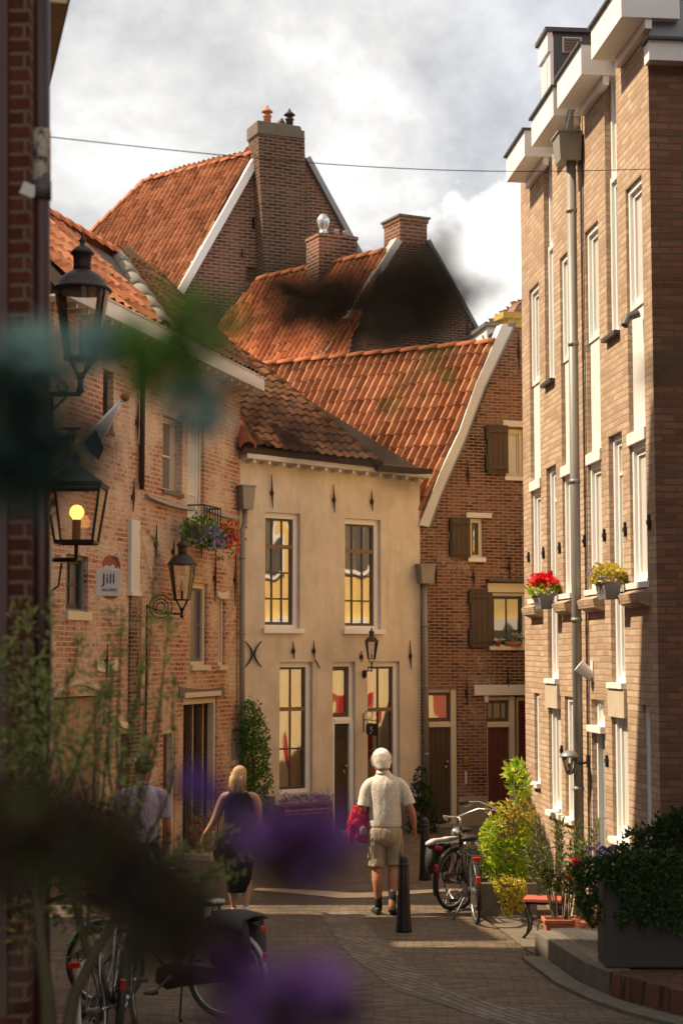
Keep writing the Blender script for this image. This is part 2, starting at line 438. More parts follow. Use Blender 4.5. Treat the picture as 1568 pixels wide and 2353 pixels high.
M['leaf_brown'] = leafmat('brown dry leaves', [(.03, .018, .009), (.07, .038, .018), (.05, .055, .018), (.045, .02, .04)], .2)
M['petal_purple'] = leafmat('purple petals', [(.12, .025, .17), (.22, .065, .32), (.36, .20, .48)], .3)
M['petal_deep'] = leafmat('deep violet petals', [(.045, .008, .055), (.075, .015, .10)], .3)
M['petal_lilac'] = leafmat('lilac petals', [(.28, .20, .55), (.45, .36, .70)], .3)
M['petal_red'] = leafmat('red petals', [(.60, .01, .02), (.80, .02, .04)], .3)
M['petal_pink'] = leafmat('magenta petals', [(.45, .03, .20), (.65, .08, .32)], .3)
M['petal_white'] = leafmat('white petals', [(.6, .58, .55), (.75, .7, .65)], .3)

# ------------------------------------------------------------------ foliage
def leaf(mb, c, d, up, L, W, m=0, fold=.25):
    """a pointed, folded leaf from c along d"""
    d = d.normalized(); s = d.cross(up)
    s = s.normalized() if s.length > 1e-5 else d.orthogonal().normalized()
    n = s.cross(d)
    mid = c + d * L * .5 - n * L * .06; tip = c + d * L - n * L * .18
    a = c + d * L * .45 + s * W * .5 + n * W * fold; b_ = c + d * L * .45 - s * W * .5 + n * W * fold
    mb.add([c, a, tip, b_, mid], [(0, 4, 1), (4, 2, 1), (0, 3, 4), (4, 3, 2)], m)
def rv(s=1.0):
    while True:
        v = Vector((random.uniform(-1, 1), random.uniform(-1, 1), random.uniform(-1, 1)))
        if .05 < v.length < 1: return v.normalized() * s
def blob(mb, c, rx, ry, rz, n, L, W, m=0, shell=.55, upb=.3):
    c = Vector(c)
    for _ in range(n):
        v = rv(); r = shell + (1 - shell) * random.random() ** .5
        if random.random() < .16: r *= random.uniform(1.0, 1.35)
        p = c + Vector((v.x * rx * r, v.y * ry * r, v.z * rz * r))
        d = (v + rv(.9) + Vector((0, 0, upb)))
        k = random.uniform(.45, 1.5)
        leaf(mb, p, d, rv(), L * k, W * k, m)
def flower(mb, c, r, m=0, n=5, nrm=None):
    nrm = nrm or rv(); a = nrm.orthogonal().normalized(); b_ = nrm.cross(a)
    for i in range(n):
        t = 2 * math.pi * i / n + random.random() * .3
        d = a * math.cos(t) + b_ * math.sin(t)
        leaf(mb, c, d + nrm * .35, nrm, r, r * .85, m, .1)
# ------------------------------------------------------------------ building helpers
def clip_rect(poly, u0, u1, z0, z1):
    def cl(P, ins, inter):
        O = []
        for i in range(len(P)):
            a, b_ = P[i - 1], P[i]
            ia, ib = ins(a), ins(b_)
            if ib:
                if not ia: O.append(inter(a, b_))
                O.append(b_)
            elif ia: O.append(inter(a, b_))
        return O
    def ix(k, val):
        def f(a, b_):
            t = (val - a[k]) / (b_[k] - a[k]); q = [a[0] + (b_[0] - a[0]) * t, a[1] + (b_[1] - a[1]) * t]; q[k] = val; return tuple(q)
        return f
    P = poly
    for k, val, sg in ((0, u0, 1), (0, u1, -1), (1, z0, 1), (1, z1, -1)):
        if not P: return P
        P = cl(P, lambda p: (p[k] - val) * sg >= 0, ix(k, val))
    return P
def wall(parent, outline, ops, m, depth=.35, name='wall', mats=None):
    mb = MB(); T = .35
    us = sorted(set([min(p[0] for p in outline), max(p[0] for p in outline)] + [o[0] for o in ops] + [o[1] for o in ops]))
    zs = sorted(set([min(p[1] for p in outline), max(p[1] for p in outline)] + [o[2] for o in ops] + [o[3] for o in ops]))
    for i in range(len(us) - 1):
        for j in range(len(zs) - 1):
            uc, zc = (us[i] + us[i + 1]) / 2, (zs[j] + zs[j + 1]) / 2
            if any(o[0] < uc < o[1] and o[2] < zc < o[3] for o in ops): continue
            P = clip_rect(outline, us[i], us[i + 1], zs[j], zs[j + 1])
            Q = []
            for p in P:
                if not Q or (abs(p[0] - Q[-1][0]) + abs(p[1] - Q[-1][1])) > 1e-5: Q.append(p)
            if len(Q) > 2: mb.add([(p[0], 0, p[1]) for p in Q], [tuple(range(len(Q)))])
    for u0, u1, z0, z1 in ops:
        for a, b_ in (((u0, z0), (u0, z1)), ((u0, z1), (u1, z1)), ((u1, z1), (u1, z0)), ((u1, z0), (u0, z0))):
            mb.add([(a[0], 0, a[1]), (b_[0], 0, b_[1]), (b_[0], T, b_[1]), (a[0], T, a[1])], [(0, 1, 2, 3)])
    for i in range(len(outline)):
        a, b_ = outline[i - 1], outline[i]
        mb.add([(a[0], 0, a[1]), (b_[0], 0, b_[1]), (b_[0], T, b_[1]), (a[0], T, a[1])], [(3, 2, 1, 0)])
    return mb.build(name, m, parent)
def win(parent, r, rec=.10, fw=.06, sashw=.04, cols=2, rows=(.5,), thick=(), mf='white', ms='sash', mg='glass', sill=None, sillm='white', name='window', fl=None):
    """frame set rec into the opening, sash inside, glazing bars, a pane; r=(u0,u1,z0,z1)"""
    u0, u1, z0, z1 = r
    mb = MB(); y = rec; e = .001
    fl = fw if fl is None else fl
    mb.box(u0 + e, u0 + fl, y, y + .09, z0 + e, z1 - e, 0); mb.box(u1 - fw, u1 - e, y, y + .09, z0 + e, z1 - e, 0)
    mb.box(u0 + fl, u1 - fw, y, y + .09, z1 - fw, z1 - e, 0); mb.box(u0 + fl, u1 - fw, y, y + .09, z0 + e, z0 + fw * .7, 0)
    a0, a1, b0, b1 = u0 + fl, u1 - fw, z0 + fw * .7, z1 - fw
    ys = y + .03
    mb.box(a0, a0 + sashw, ys, ys + .045, b0, b1, 1); mb.box(a1 - sashw, a1, ys, ys + .045, b0, b1, 1)
    mb.box(a0 + sashw, a1 - sashw, ys, ys + .045, b1 - sashw, b1, 1); mb.box(a0 + sashw, a1 - sashw, ys, ys + .045, b0, b0 + sashw * 1.3, 1)
    for i in range(1, cols):
        x = a0 + (a1 - a0) * i / cols; mb.box(x - .011, x + .011, ys + .008, ys + .04, b0 + sashw, b1 - sashw, 1)
    for t in rows:
        z = b0 + (b1 - b0) * t; mb.box(a0 + sashw, a1 - sashw, ys + .005, ys + .042, z - .013, z + .013, 1)
    for t in thick:
        z = b0 + (b1 - b0) * t; mb.box(a0 + .002, a1 - .002, ys - .012, ys + .048, z - .03, z + .03, 2)
    w = mb.build(name, [M[mf], M[ms], M['sashgold'] if ms == 'sash' else M[ms]], parent)
    p = MB(); p.box(a0 + .004, a1 - .004, ys + .022, ys + .030, b0 + .004, b1 - .004)
    p.build('pane', M[mg], w)
    if sill:
        s = MB(); s.box(u0 - sill[0], u1 + sill[0], -sill[1], rec + .0, z0 - sill[2], z0 + .004); s.build('sill', M[sillm], w)
    return w
def planks(parent, r, rec, m, n=5, name='door', knob=True, gap=.006):
    u0, u1, z0, z1 = r; mb = MB(); w = (u1 - u0) / n
    for i in range(n): mb.box(u0 + i * w + gap / 2, u0 + (i + 1) * w - gap / 2, rec, rec + .05, z0, z1)
    mb.box(u0, u1, rec + .012, rec + .06, z0, z1)
    d = mb.build(name, m, parent)
    if knob:
        k = MB(); uu = u1 - .07 if knob != 'l' else u0 + .07
        k.tube([(uu, rec + .002, z0 + 1.02), (uu, rec - .05, z0 + 1.02)], .012); k.lathe((uu, rec - .05, z0 + 1.02), [(.0, -.028), (.022, -.018), (.028, 0), (.02, .018), (0, .026)], 12)
        k.box(uu - .02, uu + .02, rec - .008, rec + .002, z0 + .88, z0 + .96)
        k.build('handle', M['brass'], d, True)
    return d
def anchor(parent, u, z0, z1, style=0, lean=.0, name='wall_anchor'):
    mb = MB(); zm = z0 + (z1 - z0) * .45; y = -.03
    mb.tube([(u - lean, y, z1), (u - lean * .5, y, (z1 + zm) / 2), (u, y, zm), (u + lean * .3, y, (zm + z0) / 2), (u + lean, y, z0)], [.006, .011, .019, .012, .006], 6)
    mb.obox((u, y + .01, zm), (.022, 0, 0), (0, .02, 0), (0, 0, .03))
    if style == 1: mb.tube([(u + lean, y, z0), (u + lean + .05, y, z0 - .06), (u + lean + .10, y, z0 - .14)], [.01, .012, .008], 6)
    return mb.build(name, M['rustiron'], parent)
def downpipe(parent, pts, r, hop=None, m='pipe_grey', clamps=(), name='downpipe'):
    mb = MB(); mb.tube(pts, r, 12)
    for k in clamps: mb.lathe(k, [(r + .001, -.02), (r + .008, -.02), (r + .008, .02), (r + .001, .02)], 12)
    o = mb.build(name, M[m], parent, True)
    if hop:
        (x0, x1, y0, y1, z0, z1) = hop; h = MB()
        k = .12 * (x1 - x0)
        h.add([(x0 + k, y0 + .02, z0), (x1 - k, y0 + .02, z0), (x1 - k, y1, z0), (x0 + k, y1, z0), (x0, y0, z1), (x1, y0, z1), (x1, y1, z1), (x0, y1, z1)],
              [(0, 3, 2, 1), (4, 5, 6, 7), (0, 1, 5, 4), (1, 2, 6, 5), (2, 3, 7, 6), (3, 0, 4, 7)])
        h.box(x0 - .015, x1 + .015, y0 - .015, y1, z1, z1 + .02)
        h.build('hopper', M[m], o)
    return o
def inpoly(x, y, P):
    c = False; j = len(P) - 1
    for i in range(len(P)):
        if (P[i][1] > y) != (P[j][1] > y) and x < (P[j][0] - P[i][0]) * (y - P[i][1]) / (P[j][1] - P[i][1]) + P[i][0]: c = not c
        j = i
    return c
def tiles(parent, Fo, S, T, s1, t1, w, c, poly, mname, amp=.028, step=.022, name='roof', s0=0.0, t0=0.0, flip=False, thick=.12):
    """pantiles over the plane Fo + S s + T t, kept inside poly, an outline on that plane given as (s, t) points"""
    S = S.normalized(); T = T.normalized(); N = S.cross(T).normalized()
    if N.z < 0: N = -N
    nper = 6
    ia, ib = int(math.floor(s0 / w * nper)), int(math.ceil(s1 / w * nper))
    ka, kb = int(math.floor(t0 / c)), int(math.ceil(t1 / c))
    prof = [(.02, 1.0), (.5, .5), (.985, 0.0)]
    hs = [0.0, .06, .55, 1.0, .92, .40]
    vs = []; uv = []; idx = {}
    rows = [(k, f, h) for k in range(ka, kb) for f, h in prof]
    rnd = random.Random(3)
    jit = {}
    for ri, (k, f, h) in enumerate(rows):
        for i in range(ia, ib + 1):
            s_ = i / nper * w; t_ = (k + f) * c
            key = (i // nper, k)
            if key not in jit: jit[key] = (rnd.uniform(-.004, .006), rnd.uniform(-.008, .008))
            jz, jt = jit[key]
            hh = hs[i % nper] * amp + h * step + jz * 1.6 + .022 * math.sin(s_ * 2.1 + 1.3) * math.sin(t_ * 2.4 + .5) + .010 * math.sin(s_ * 6 + t_ * 3)
            p = Fo + S * s_ + T * (t_ + (jt if f < .1 else 0)) + N * hh
            idx[(ri, i)] = len(vs); vs.append(tuple(p)); uv.append(((i + .01) / nper, k + f * .98))
    fs = []
    for ri in range(len(rows) - 1):
        for i in range(ia, ib):
            tm = (rows[ri][0] + rows[ri][1]) * c; sm = (i + .5) / nper * w
            if not inpoly(sm, tm, poly): continue
            a, b_, c_, d_ = idx[(ri, i)], idx[(ri, i + 1)], idx[(ri + 1, i + 1)], idx[(ri + 1, i)]
            fs.append((a, b_, c_, d_))
    used = sorted(set(i for f in fs for i in f)); mp_ = {o: n for n, o in enumerate(used)}
    mb = MB(); mb.v = [vs[i] for i in used]; mb.uv = [uv[i] for i in used]
    mb.f = [tuple(mp_[i] for i in f) for f in fs]; mb.m = [0] * len(mb.f)
    o = mb.build(name, M[mname], parent)
    # boarding under the tiles
    u = MB(); P = [Fo + S * a + T * b_ - N * .015 for a, b_ in poly]
    u.prism(P, -N * thick); u.build('roof_boarding', M['shutter'], o)
    return o
def stpoly(Fo, S, T, pix):
    S = S.normalized(); T = T.normalized(); N = S.cross(T).normalized(); r = []
    a, b_, c = S.dot(S), S.dot(T), T.dot(T); det = a * c - b_ * b_
    for x, y in pix:
        q = hit(x, y, Fo, N) - Fo; ps, pt = q.dot(S), q.dot(T)
        r.append(((c * ps - b_ * pt) / det, (a * pt - b_ * ps) / det))
    return r
def ridge(parent, P0, P1, r=.10, m='ridge', name='ridge_tiles', L=.34, up=Vector((0, 0, 1))):
    P0, P1 = Vector(P0), Vector(P1); d = (P1 - P0); n = max(1, int(d.length / L)); d.normalize()
    w = d.cross(up).normalized(); u = w.cross(d); mb = MB(); st = (P1 - P0).length / n
    for i in range(n):
        V = []; Fc = []
        for j, (t, rr) in enumerate(((0, r * 1.12), (st * 1.06, r * .95))):
            for k in range(9):
                a = math.pi * k / 8; V.append(P0 + d * (i * st + t) + w * math.cos(a) * rr + u * (math.sin(a) * rr - .02 + (0.015 if j == 0 else 0)))
        for k in range(8): Fc.append((k, k + 1, 10 + k, 9 + k))
        V += [P0 + d * (i * st) + w * math.cos(math.pi * k / 8) * r * .9 + u * (math.sin(math.pi * k / 8) * r * .9 - .02) for k in range(9)]
        for k in range(8): Fc.append((k + 1, k, 18 + k, 19 + k))
        mb.add(V, Fc)
    return mb.build(name, M[m], parent, True)
def lp(fr, x, y, off=0.0):
    u, z = fr.uz(x, y, off); return Vector((u, -off, z))

def house(name, label, cat, fr):
    return thing(name, label, cat, fr.O, fr.rz)

# ================================================================== LEFT OLD BRICK HOUSE
aL = math.atan((1850 - 784) / F)
g0 = gnd(465, 1960)
FL = Frame(g0, aL)
uA = FL.uz(112, 1503)[0]; uB = FL.uz(549, 1503)[0]
FL = Frame(g0 + FL.d * uA, aL); LW = uB - uA
hL = house('brick_house', 'old red brick house with worn whitewash, a white gutter board and a striped doorway curtain', 'house', FL)
ZE = FL.uz(575, 903)[1]
ops = {}
def opn(fr, key, x0, y0, x1, y1): ops[key] = fr.rect(x0, y0, x1, y1); return ops[key]
oL = [opn(FL, 'wA', 374, 958, 419, 1130), opn(FL, 'wT', 431, 950, 469, 1200), opn(FL, 'wS', 237, 850, 261, 990), opn(FL, 'slot', 318, 1020, 333, 1112),
      opn(FL, 'wB', 438, 1339, 477, 1528), opn(FL, 'wC', 501, 1368, 517, 1528), opn(FL, 'dM', 420, 1597, 498, 1958), opn(FL, 'dS', 374, 1673, 402, 1975),
      opn(FL, 'wR', 532, 1674, 549.0, 1746), opn(FL, 'gate', 116, 1600, 230, 2030), opn(FL, 'wN', 276, 1684, 293, 1960), opn(FL, 'wJ', 152, 1275, 203, 1405)]
for k in ('dM', 'dS', 'gate', 'wN'):
    pass
oL = [list(o) for o in oL]
for i in (6, 7, 9): oL[i][2] = 0.0
oL[10][2] = .7
ops.update({k: tuple(v) for k, v in zip(['wA', 'wT', 'wS', 'slot', 'wB', 'wC', 'dM', 'dS', 'wR', 'gate', 'wN', 'wJ'], oL)})
wall(hL, [(0, -.3), (LW, -.3), (LW, ZE), (0, ZE)], [tuple(o) for o in oL], M['brick_old'])
b = MB(); b.box(0, LW - .01, .352, 4.6, -.3, ZE - .02); b.build('rear_walls', M['brick_old'], hL)
win(hL, ops['wA'], rec=.12, fw=.035, sashw=.03, cols=2, rows=(.5,), mf='cream', ms='cream', mg='glassgrey', sill=(.02, .03, .05), sillm='stonedark')
win(hL, ops['wT'], rec=.05, fw=.06, sashw=.05, cols=1, rows=(.25,), mf='cream', ms='white', mg='glassR')
win(hL, ops['wS'], rec=.08, fw=.03, sashw=.02, cols=2, rows=(.25, .5, .75), mf='sash', ms='zincdark', mg='glassgrey', sill=(.02, .02, .04), sillm='stonedark')
s = MB(); u0, u1, z0, z1 = ops['slot']; s.box(u0 + .002, u1 - .002, .07, .3, z0 + .002, z1 - .002); s.build('blocked_opening', M['door_red'], hL)
win(hL, ops['wB'], rec=.05, fw=.075, sashw=.035, cols=1, rows=(.5,), mf='cream', ms='plinth', mg='glassgrey', sill=(.03, .05, .07), sillm='cream')
s = MB(); u0, u1, z0, z1 = ops['wB']
for k in range(6): s.box(u0 + .12 + k * (u1 - u0 - .24) / 6, u0 + .12 + (k + .6) * (u1 - u0 - .24) / 6, .16, .17, z0 + .1, z1 - .12)
s.build('curtain', M['creamwall'], hL)
win(hL, ops['wC'], rec=.04, fw=.06, sashw=.03, cols=1, rows=(), mf='cream', ms='cream', mg='glassgrey', sill=(.04, .05, .07), sillm='cream')
win(hL, ops['wR'], rec=.05, fw=.05, sashw=.03, cols=1, rows=(.5,), mf='cream', ms='cream', mg='glassgrey', sill=(.03, .05, .07), sillm='cream')
win(hL, ops['wN'], rec=.06, fw=.05, sashw=.04, cols=1, rows=(.5,), mf='zinc', ms='zinc', mg='glassgrey')
win(hL, ops['wJ'], rec=.06, fw=.05, sashw=.05, cols=2, rows=(.5,), mf='zinc', ms='black', mg='glassgrey', sill=(.03, .05, .10), sillm='cream')
# lintels and bands
def band(x0, y0, x1, y1, th, mn, name, pr=.05):
    a = FL.uz(x0, y0); c = FL.uz(x1, y1); mb = MB(); n = 6; V = []
    for i in range(n):
        t0, t1 = i / n, (i + 1) / n
        ua, ub = a[0] + (c[0] - a[0]) * t0, a[0] + (c[0] - a[0]) * t1; za = a[1] + (c[1] - a[1]) * t0 - math.sin(t0 * 3.14) * .03; zb = a[1] + (c[1] - a[1]) * t1 - math.sin(t1 * 3.14) * .03
        mb.add([(ua, -pr, za - th), (ub, -pr, zb - th), (ub, .01, zb - th), (ua, .01, za - th), (ua, -pr * .4, za), (ub, -pr * .4, zb), (ub, .01, zb), (ua, .01, za)],
               [(0, 1, 5, 4), (4, 5, 6, 7), (0, 3, 2, 1)] + ([(0, 4, 7, 3)] if i == 0 else []) + ([(1, 2, 6, 5)] if i == n - 1 else []))
    return mb.build(name, M[mn], hL)
band(333, 1133, 441, 1164, .06, 'stone', 'string_course', .08)
band(468, 1163, 540, 1183, .06, 'stone', 'string_course', .08)
band(410, 1578, 513, 1577, .13, 'stonedark', 'lintel', .03)
band(497, 1355, 524, 1357, .10, 'cream', 'lintel', .03)
band(272, 1652, 303, 1655, .08, 'cream', 'lintel', .03)
band(222, 1515, 270, 1515, .13, 'cream', 'lintel', .02)
# pale plaster strip
s = MB(); r = FL.rect(294, 1195, 314, 1360); s.box(r[0], r[1], -.05, .02, r[2], r[3]); s.box(r[0] - .01, r[1] + .02, -.07, .02, r[2] - .05, r[2]); s.build('plaster_pilaster', M['offwhite'], hL)
s = MB(); r = FL.rect(293, 1362, 318, 1960); s.box(r[0], r[1], -.035, .02, 0, r[3]); s.build('pier', M['brick_dark'], hL)
# doorway with striped fly curtain
u0, u1, z0, z1 = ops['dM']
s = MB(); f = .07
s.box(u0 + .002, u0 + f, .03, .14, 0, z1 - .002); s.box(u1 - f, u1 - .002, .03, .14, 0, z1 - .002); s.box(u0 + f, u1 - f, .03, .14, z1 - .12, z1 - .002)
s.box(u0 - .05, u1 + .05, -.05, .03, z1 - .02, z1 + .05)
s.build('door_frame', M['cream'], hL)
s = MB(); n = 9; wv = (u1 - u0 - 2 * f) / n
for k in range(n):
    for j in range(5):
        x = u0 + f + (k + j / 5) * wv; yy = .14 + .02 * math.sin(j / 5 * 2 * math.pi)
        s.box(x, x + wv / 5 * .98, yy, yy + .008, .05, z1 - .13, (0 if k % 3 == 0 else 1 if k % 3 == 1 else 2) if j < 4 else 0)
s.build('striped_curtain', [M['sash'], M['stonelight'], M['black']], hL)
s = MB(); s.box(u0 - .1, u1 + .1, -.45, 0, 0, .09); s.build('door_step', M['stonelight'], hL, bevel=.01)
u0, u1, z0, z1 = ops['dS']
s = MB(); s.box(u0 + .002, u0 + .05, .02, .12, 0, z1 - .002); s.box(u1 - .09, u1 - .002, .02, .12, 0, z1 - .002); s.box(u0 + .05, u1 - .09, .02, .12, z1 - .07, z1 - .002); s.build('door_frame', M['cream'], hL)
planks(hL, (u0 + .05, u1 - .09, .03, z1 - .07), .09, M['door_purple'], 4)
u0, u1, z0, z1 = ops['gate']
planks(hL, (u0 + .02, u1 - .02, .03, z1 - .02), .08, M['wood_grey'], 9, name='gate')
s = MB(); pts = []
for i in range(9):
    t = i / 8; pts.append((u0 + (u1 - u0) * t, -.02, z1 + .02 + math.sin(t * math.pi) * .14))
s.tube(pts, .03, 6); s.build('arch', M['stonelight'], hL)
# iron anchors
for (x, ya, yb) in ((313, 925, 1010), (303, 1100, 1176), (459, 1215, 1281), (491, 1262, 1384), (537, 1262, 1390), (395, 1240, 1290), (355, 1205, 1288), (242, 1480, 1555), (310, 1485, 1560), (240, 880, 935)):
    a = FL.uz(x, ya); c = FL.uz(x, yb); anchor(hL, a[0], c[1], a[1], lean=-.01)
# dark rain pipe
a = FL.uz(320, 760); c = FL.uz(320, 1125)
downpipe(hL, [(a[0], -.06, ZE - .1), (a[0], -.06, c[1])], .035, m='rustiron')
# balcony rail
r = FL.rect(431, 1165, 469, 1235)
s = MB(); s.tube([(r[0], 0, r[3]), (r[0], -.25, r[3]), (r[1], -.25, r[3]), (r[1], 0, r[3])], .012, 6); s.tube([(r[0], 0, r[2]), (r[0], -.25, r[2]), (r[1], -.25, r[2]), (r[1], 0, r[2])], .012, 6)
for k in range(7):
    x = r[0] + (r[1] - r[0]) * k / 6; s.tube([(x, -.25, r[2]), (x, -.25, r[3])], .008, 6)
s.build('balcony_rail', M['iron'], hL)
# wooden gutter board, soffit and brackets
s = MB(); OV = .28
s.box(-.3, LW + .25, -OV - .03, -OV, ZE - .02, ZE + .17); s.box(-.3, LW + .22, -OV, .02, ZE - .012, ZE + .016)
s.box(-.3, LW + .26, -OV - .05, -OV + .05, ZE + .17, ZE + .19)
s.build('gutter_board', M['offwhite'], hL)
k = 0.1
while k < LW:
    s = MB(); s.box(k, k + .05, -OV + .04, -.001, ZE - .07, ZE - .013); s.build('gutter_bracket', M['offwhite'], hL); k += .34
# roof
pit = R(45); Tl = Vector((0, math.cos(pit), math.sin(pit))); Sl = Vector((1, 0, 0))
def to_local(fr, P): q = P - fr.O; return Vector((q.dot(fr.d), -q.dot(fr.n), q.z))
Fw = FL.W(0, -OV - .04, ZE + .16); Tw = -FL.n * math.cos(pit) + Vector((0, 0, math.sin(pit)))
pl = stpoly(Fw, FL.d, Tw, [(20, 590), (138, 592), (267, 588), (425, 802)])
hipT = pl[2]; hipB = (pl[3][0], 0)
pl = [(-.4, 0), (-.4, hipT[1]), hipT, hipB]
Fl = to_local(FL, Fw)
tiles(hL, Fl, Sl, Tl, hipB[0] + .5, hipT[1] + .3, .26, .33, pl, 'tile_near', amp=.04, s0=-.5)
def PL(s_, t_): return Fl + Sl * s_ + Tl * t_
ridge(hL, PL(-.4, hipT[1]), PL(*hipT), .12, 'ridge')
ridge(hL, PL(hipB[0], 0.05), PL(*hipT) , .13, 'ridgegrey', name='hip_tiles', L=.4)
# hip end turned to the back right, in shade
apx = PL(*hipT); hb = PL(*hipB)
bk = Vector((LW + .3, 4.4, ZE + .1)); fr_ = Vector((LW + .28, -OV - .04, ZE + .16))
S5 = (fr_ - hb).normalized(); n5 = S5.cross(apx - hb).normalized(); T5 = n5.cross(S5)
if T5.z < 0: T5 = -T5
def st5(p): q = p - hb; return (q.dot(S5), q.dot(T5))
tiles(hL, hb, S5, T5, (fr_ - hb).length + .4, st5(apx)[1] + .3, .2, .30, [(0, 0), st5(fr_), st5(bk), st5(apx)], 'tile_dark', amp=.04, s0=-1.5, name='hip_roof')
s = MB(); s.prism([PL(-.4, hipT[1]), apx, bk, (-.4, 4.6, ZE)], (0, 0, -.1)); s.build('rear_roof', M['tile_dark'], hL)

# ================================================================== STUCCO HOUSE
FS = Frame(FL.W(LW, 0, 0), R(53.9))
SW = FS.uz(965, 1503)[0]
hS = house('stucco_house', 'narrow ochre stuccoed house with tall small-paned sash windows and a dark plank door', 'house', FS)
def orect(fr, *a): return fr.rect(*a)
W1 = FS.rect(609, 1178, 689, 1444); W2 = FS.rect(792, 1192, 874, 1446); W3 = FS.rect(642, 1520, 718, 1822); W4 = FS.rect(844, 1519, 918, 1828)
D1 = list(FS.rect(764, 1520, 816, 1905)); D1[2] = 0.02; D1 = tuple(D1)
ZS = FS.uz(750, 1072)[1]
zl = FS.uz(550, 1052)[1]; zr = FS.uz(962, 1098)[1]
wall(hS, [(0, -.3), (SW, -.3), (SW, zr), (0, zl)], [W1, W2, W3, W4, D1], M['stucco'])
b = MB(); b.box(0.01, SW - .01, .352, 4, -.3, min(zl, zr) - .05); b.build('rear_walls', M['stucco'], hS)
rws = (.25, .5, .99)
for W_ in (W1, W2):
    win(hS, W_, rec=.07, fl=.012, fw=.085, sashw=.035, cols=3, rows=(.245, .49), thick=(.735,), sill=(.05, .06, .07), sillm='white2', mf='white2')
for W_ in (W3, W4):
    win(hS, W_, rec=.07, fl=.012, fw=.085, sashw=.035, cols=2, rows=(.33,), thick=(.655,), mf='white2')
# dark rooms and real curtains behind the panes
def drape(x0, x1, z0, z1, y, mn, amp=.02, edge=.04, ph=0.0):
    mb = MB(); nu, nz = 14, 9
    V = []
    for j in range(nz):
        zz = z0 + (z1 - z0) * j / (nz - 1)
        for i in range(nu):
            t = i / (nu - 1); xx = x0 + (x1 - x0) * t + (edge * math.sin(zz * 3.1 + ph) * t)
            V.append((xx, y + amp * math.sin(t * 19 + ph + zz * .4), zz))
    mb.add(V, [(j * nu + i, j * nu + i + 1, (j + 1) * nu + i + 1, (j + 1) * nu + i) for j in range(nz - 1) for i in range(nu - 1)])
    return mb.build('curtain', M[mn], hS, True)
M['cur_cream'] = plain('cream curtain', (.78, .66, .42), .9, var=.06); M['cur_red'] = plain('red curtain', (.60, .03, .04), .9, var=.15); M['cur_grey'] = plain('pale net curtain', (.55, .55, .50), .9, var=.06)
for W_ in (W1, W2, W3, W4, D1):
    s = MB(); s.box(W_[0] + .002, W_[1] - .002, .325, .345, W_[2] + .002, W_[3] - .002); s.build('dark_room', M['black'], hS)
def fr(W_, a, b_): w = W_[1] - W_[0]; return W_[0] + w * a, W_[0] + w * b_
for W_, L_ in ((W1, ((.0, .30, 'cur_cream', 0), (.66, .95, 'cur_grey', 1))), (W2, ((.0, .5, 'cur_cream', 2), (.72, .95, 'cur_grey', 1))), (W3, ((.0, .50, 'cur_cream', 0), (.46, .86, 'cur_red', 2))), (W4, ((.0, .42, 'cur_red', 1), (.40, .70, 'cur_cream', 0)))):
    for a_, b_, mn, ph in L_: x0, x1 = fr(W_, a_, b_); drape(x0 + .003, x1, W_[2] + .05, W_[3] - .03, .22 + .03 * (mn == 'cur_red'), mn, ph=ph)
x0, x1 = fr(D1, .05, .30); drape(x0, x1, FS.uz(790, 1650)[1], D1[3] - .03, .25, 'cur_red'); x0, x1 = fr(D1, .34, .66); drape(x0, x1, FS.uz(790, 1650)[1], D1[3] - .03, .22, 'cur_cream')
# door
u0, u1, z0, z1 = D1; zt = FS.uz(790, 1655)[1]
win(hS, (u0, u1, zt, z1), rec=.07, fl=.012, fw=.075, sashw=.05, cols=1, rows=(), mf='white2', name='transom_window')
s = MB(); s.box(u0 + .002, u0 + .07, .05, .15, 0, zt); s.box(u1 - .08, u1 - .002, .05, .15, 0, zt); s.box(u0 + .07, u1 - .08, .04, .15, zt - .05, zt + .02); s.build('door_frame', M['white2'], hS)
dd = planks(hS, (u0 + .07, u1 - .08, .03, zt - .05), .10, M['door_dark'], 5)
s = MB(); s.obox(((u0 + u1) / 2 - .02, .09, zt - .20), (.12, 0, 0), (0, .008, 0), (0, 0, .09)); s.build('name_plate', M['black'], dd)
s = MB(); s.box(u0 - .05, u1 + .05, -.3, 0, 0, .06); s.build('door_step', M['stone'], hS, bevel=.01)
# plinth
zp = FS.uz(700, 1845)[1]
s = MB(); s.box(0, W3[0] - .1, -.03, .01, -.1, zp + .14); s.box(W3[0] - .1, u0 - .02, -.035, .01, -.1, zp); s.box(u1 + .02, SW, -.035, .01, -.1, zp); s.build('plinth', M['plinth'], hS)
# eaves board with brackets
dz = (zr - zl) / SW
s = MB(); V = []
for u_, z_ in ((-.02, zl), (SW + .05, zr)):
    V += [(u_, -.24, z_ - .02), (u_, .0, z_ - .02), (u_, .0, z_ + .13), (u_, -.24, z_ + .13)]
s.add(V, [(0, 1, 2, 3), (4, 7, 6, 5), (0, 3, 7, 4), (1, 5, 6, 2), (3, 2, 6, 7), (0, 4, 5, 1)]); s.build('gutter_board', M['offwhite'], hS)
k = .12
while k < SW: s = MB(); z_ = zl + dz * k; s.box(k, k + .045, -.20, -.001, z_ - .075, z_ - .021); s.build('gutter_bracket', M['white'], hS); k += .27
for x, ya, yb, st in ((623, 1090, 1168, 0), (765, 1113, 1177, 0), (852, 1127, 1174, 0), (672, 1474, 1513, 0), (719, 1471, 1515, 1), (828, 1495, 1520, 0), (940, 1471, 1537, 0)):
    a = FS.uz(x, ya); c = FS.uz(x, yb); anchor(hS, a[0], c[1], a[1], st, lean=.012)
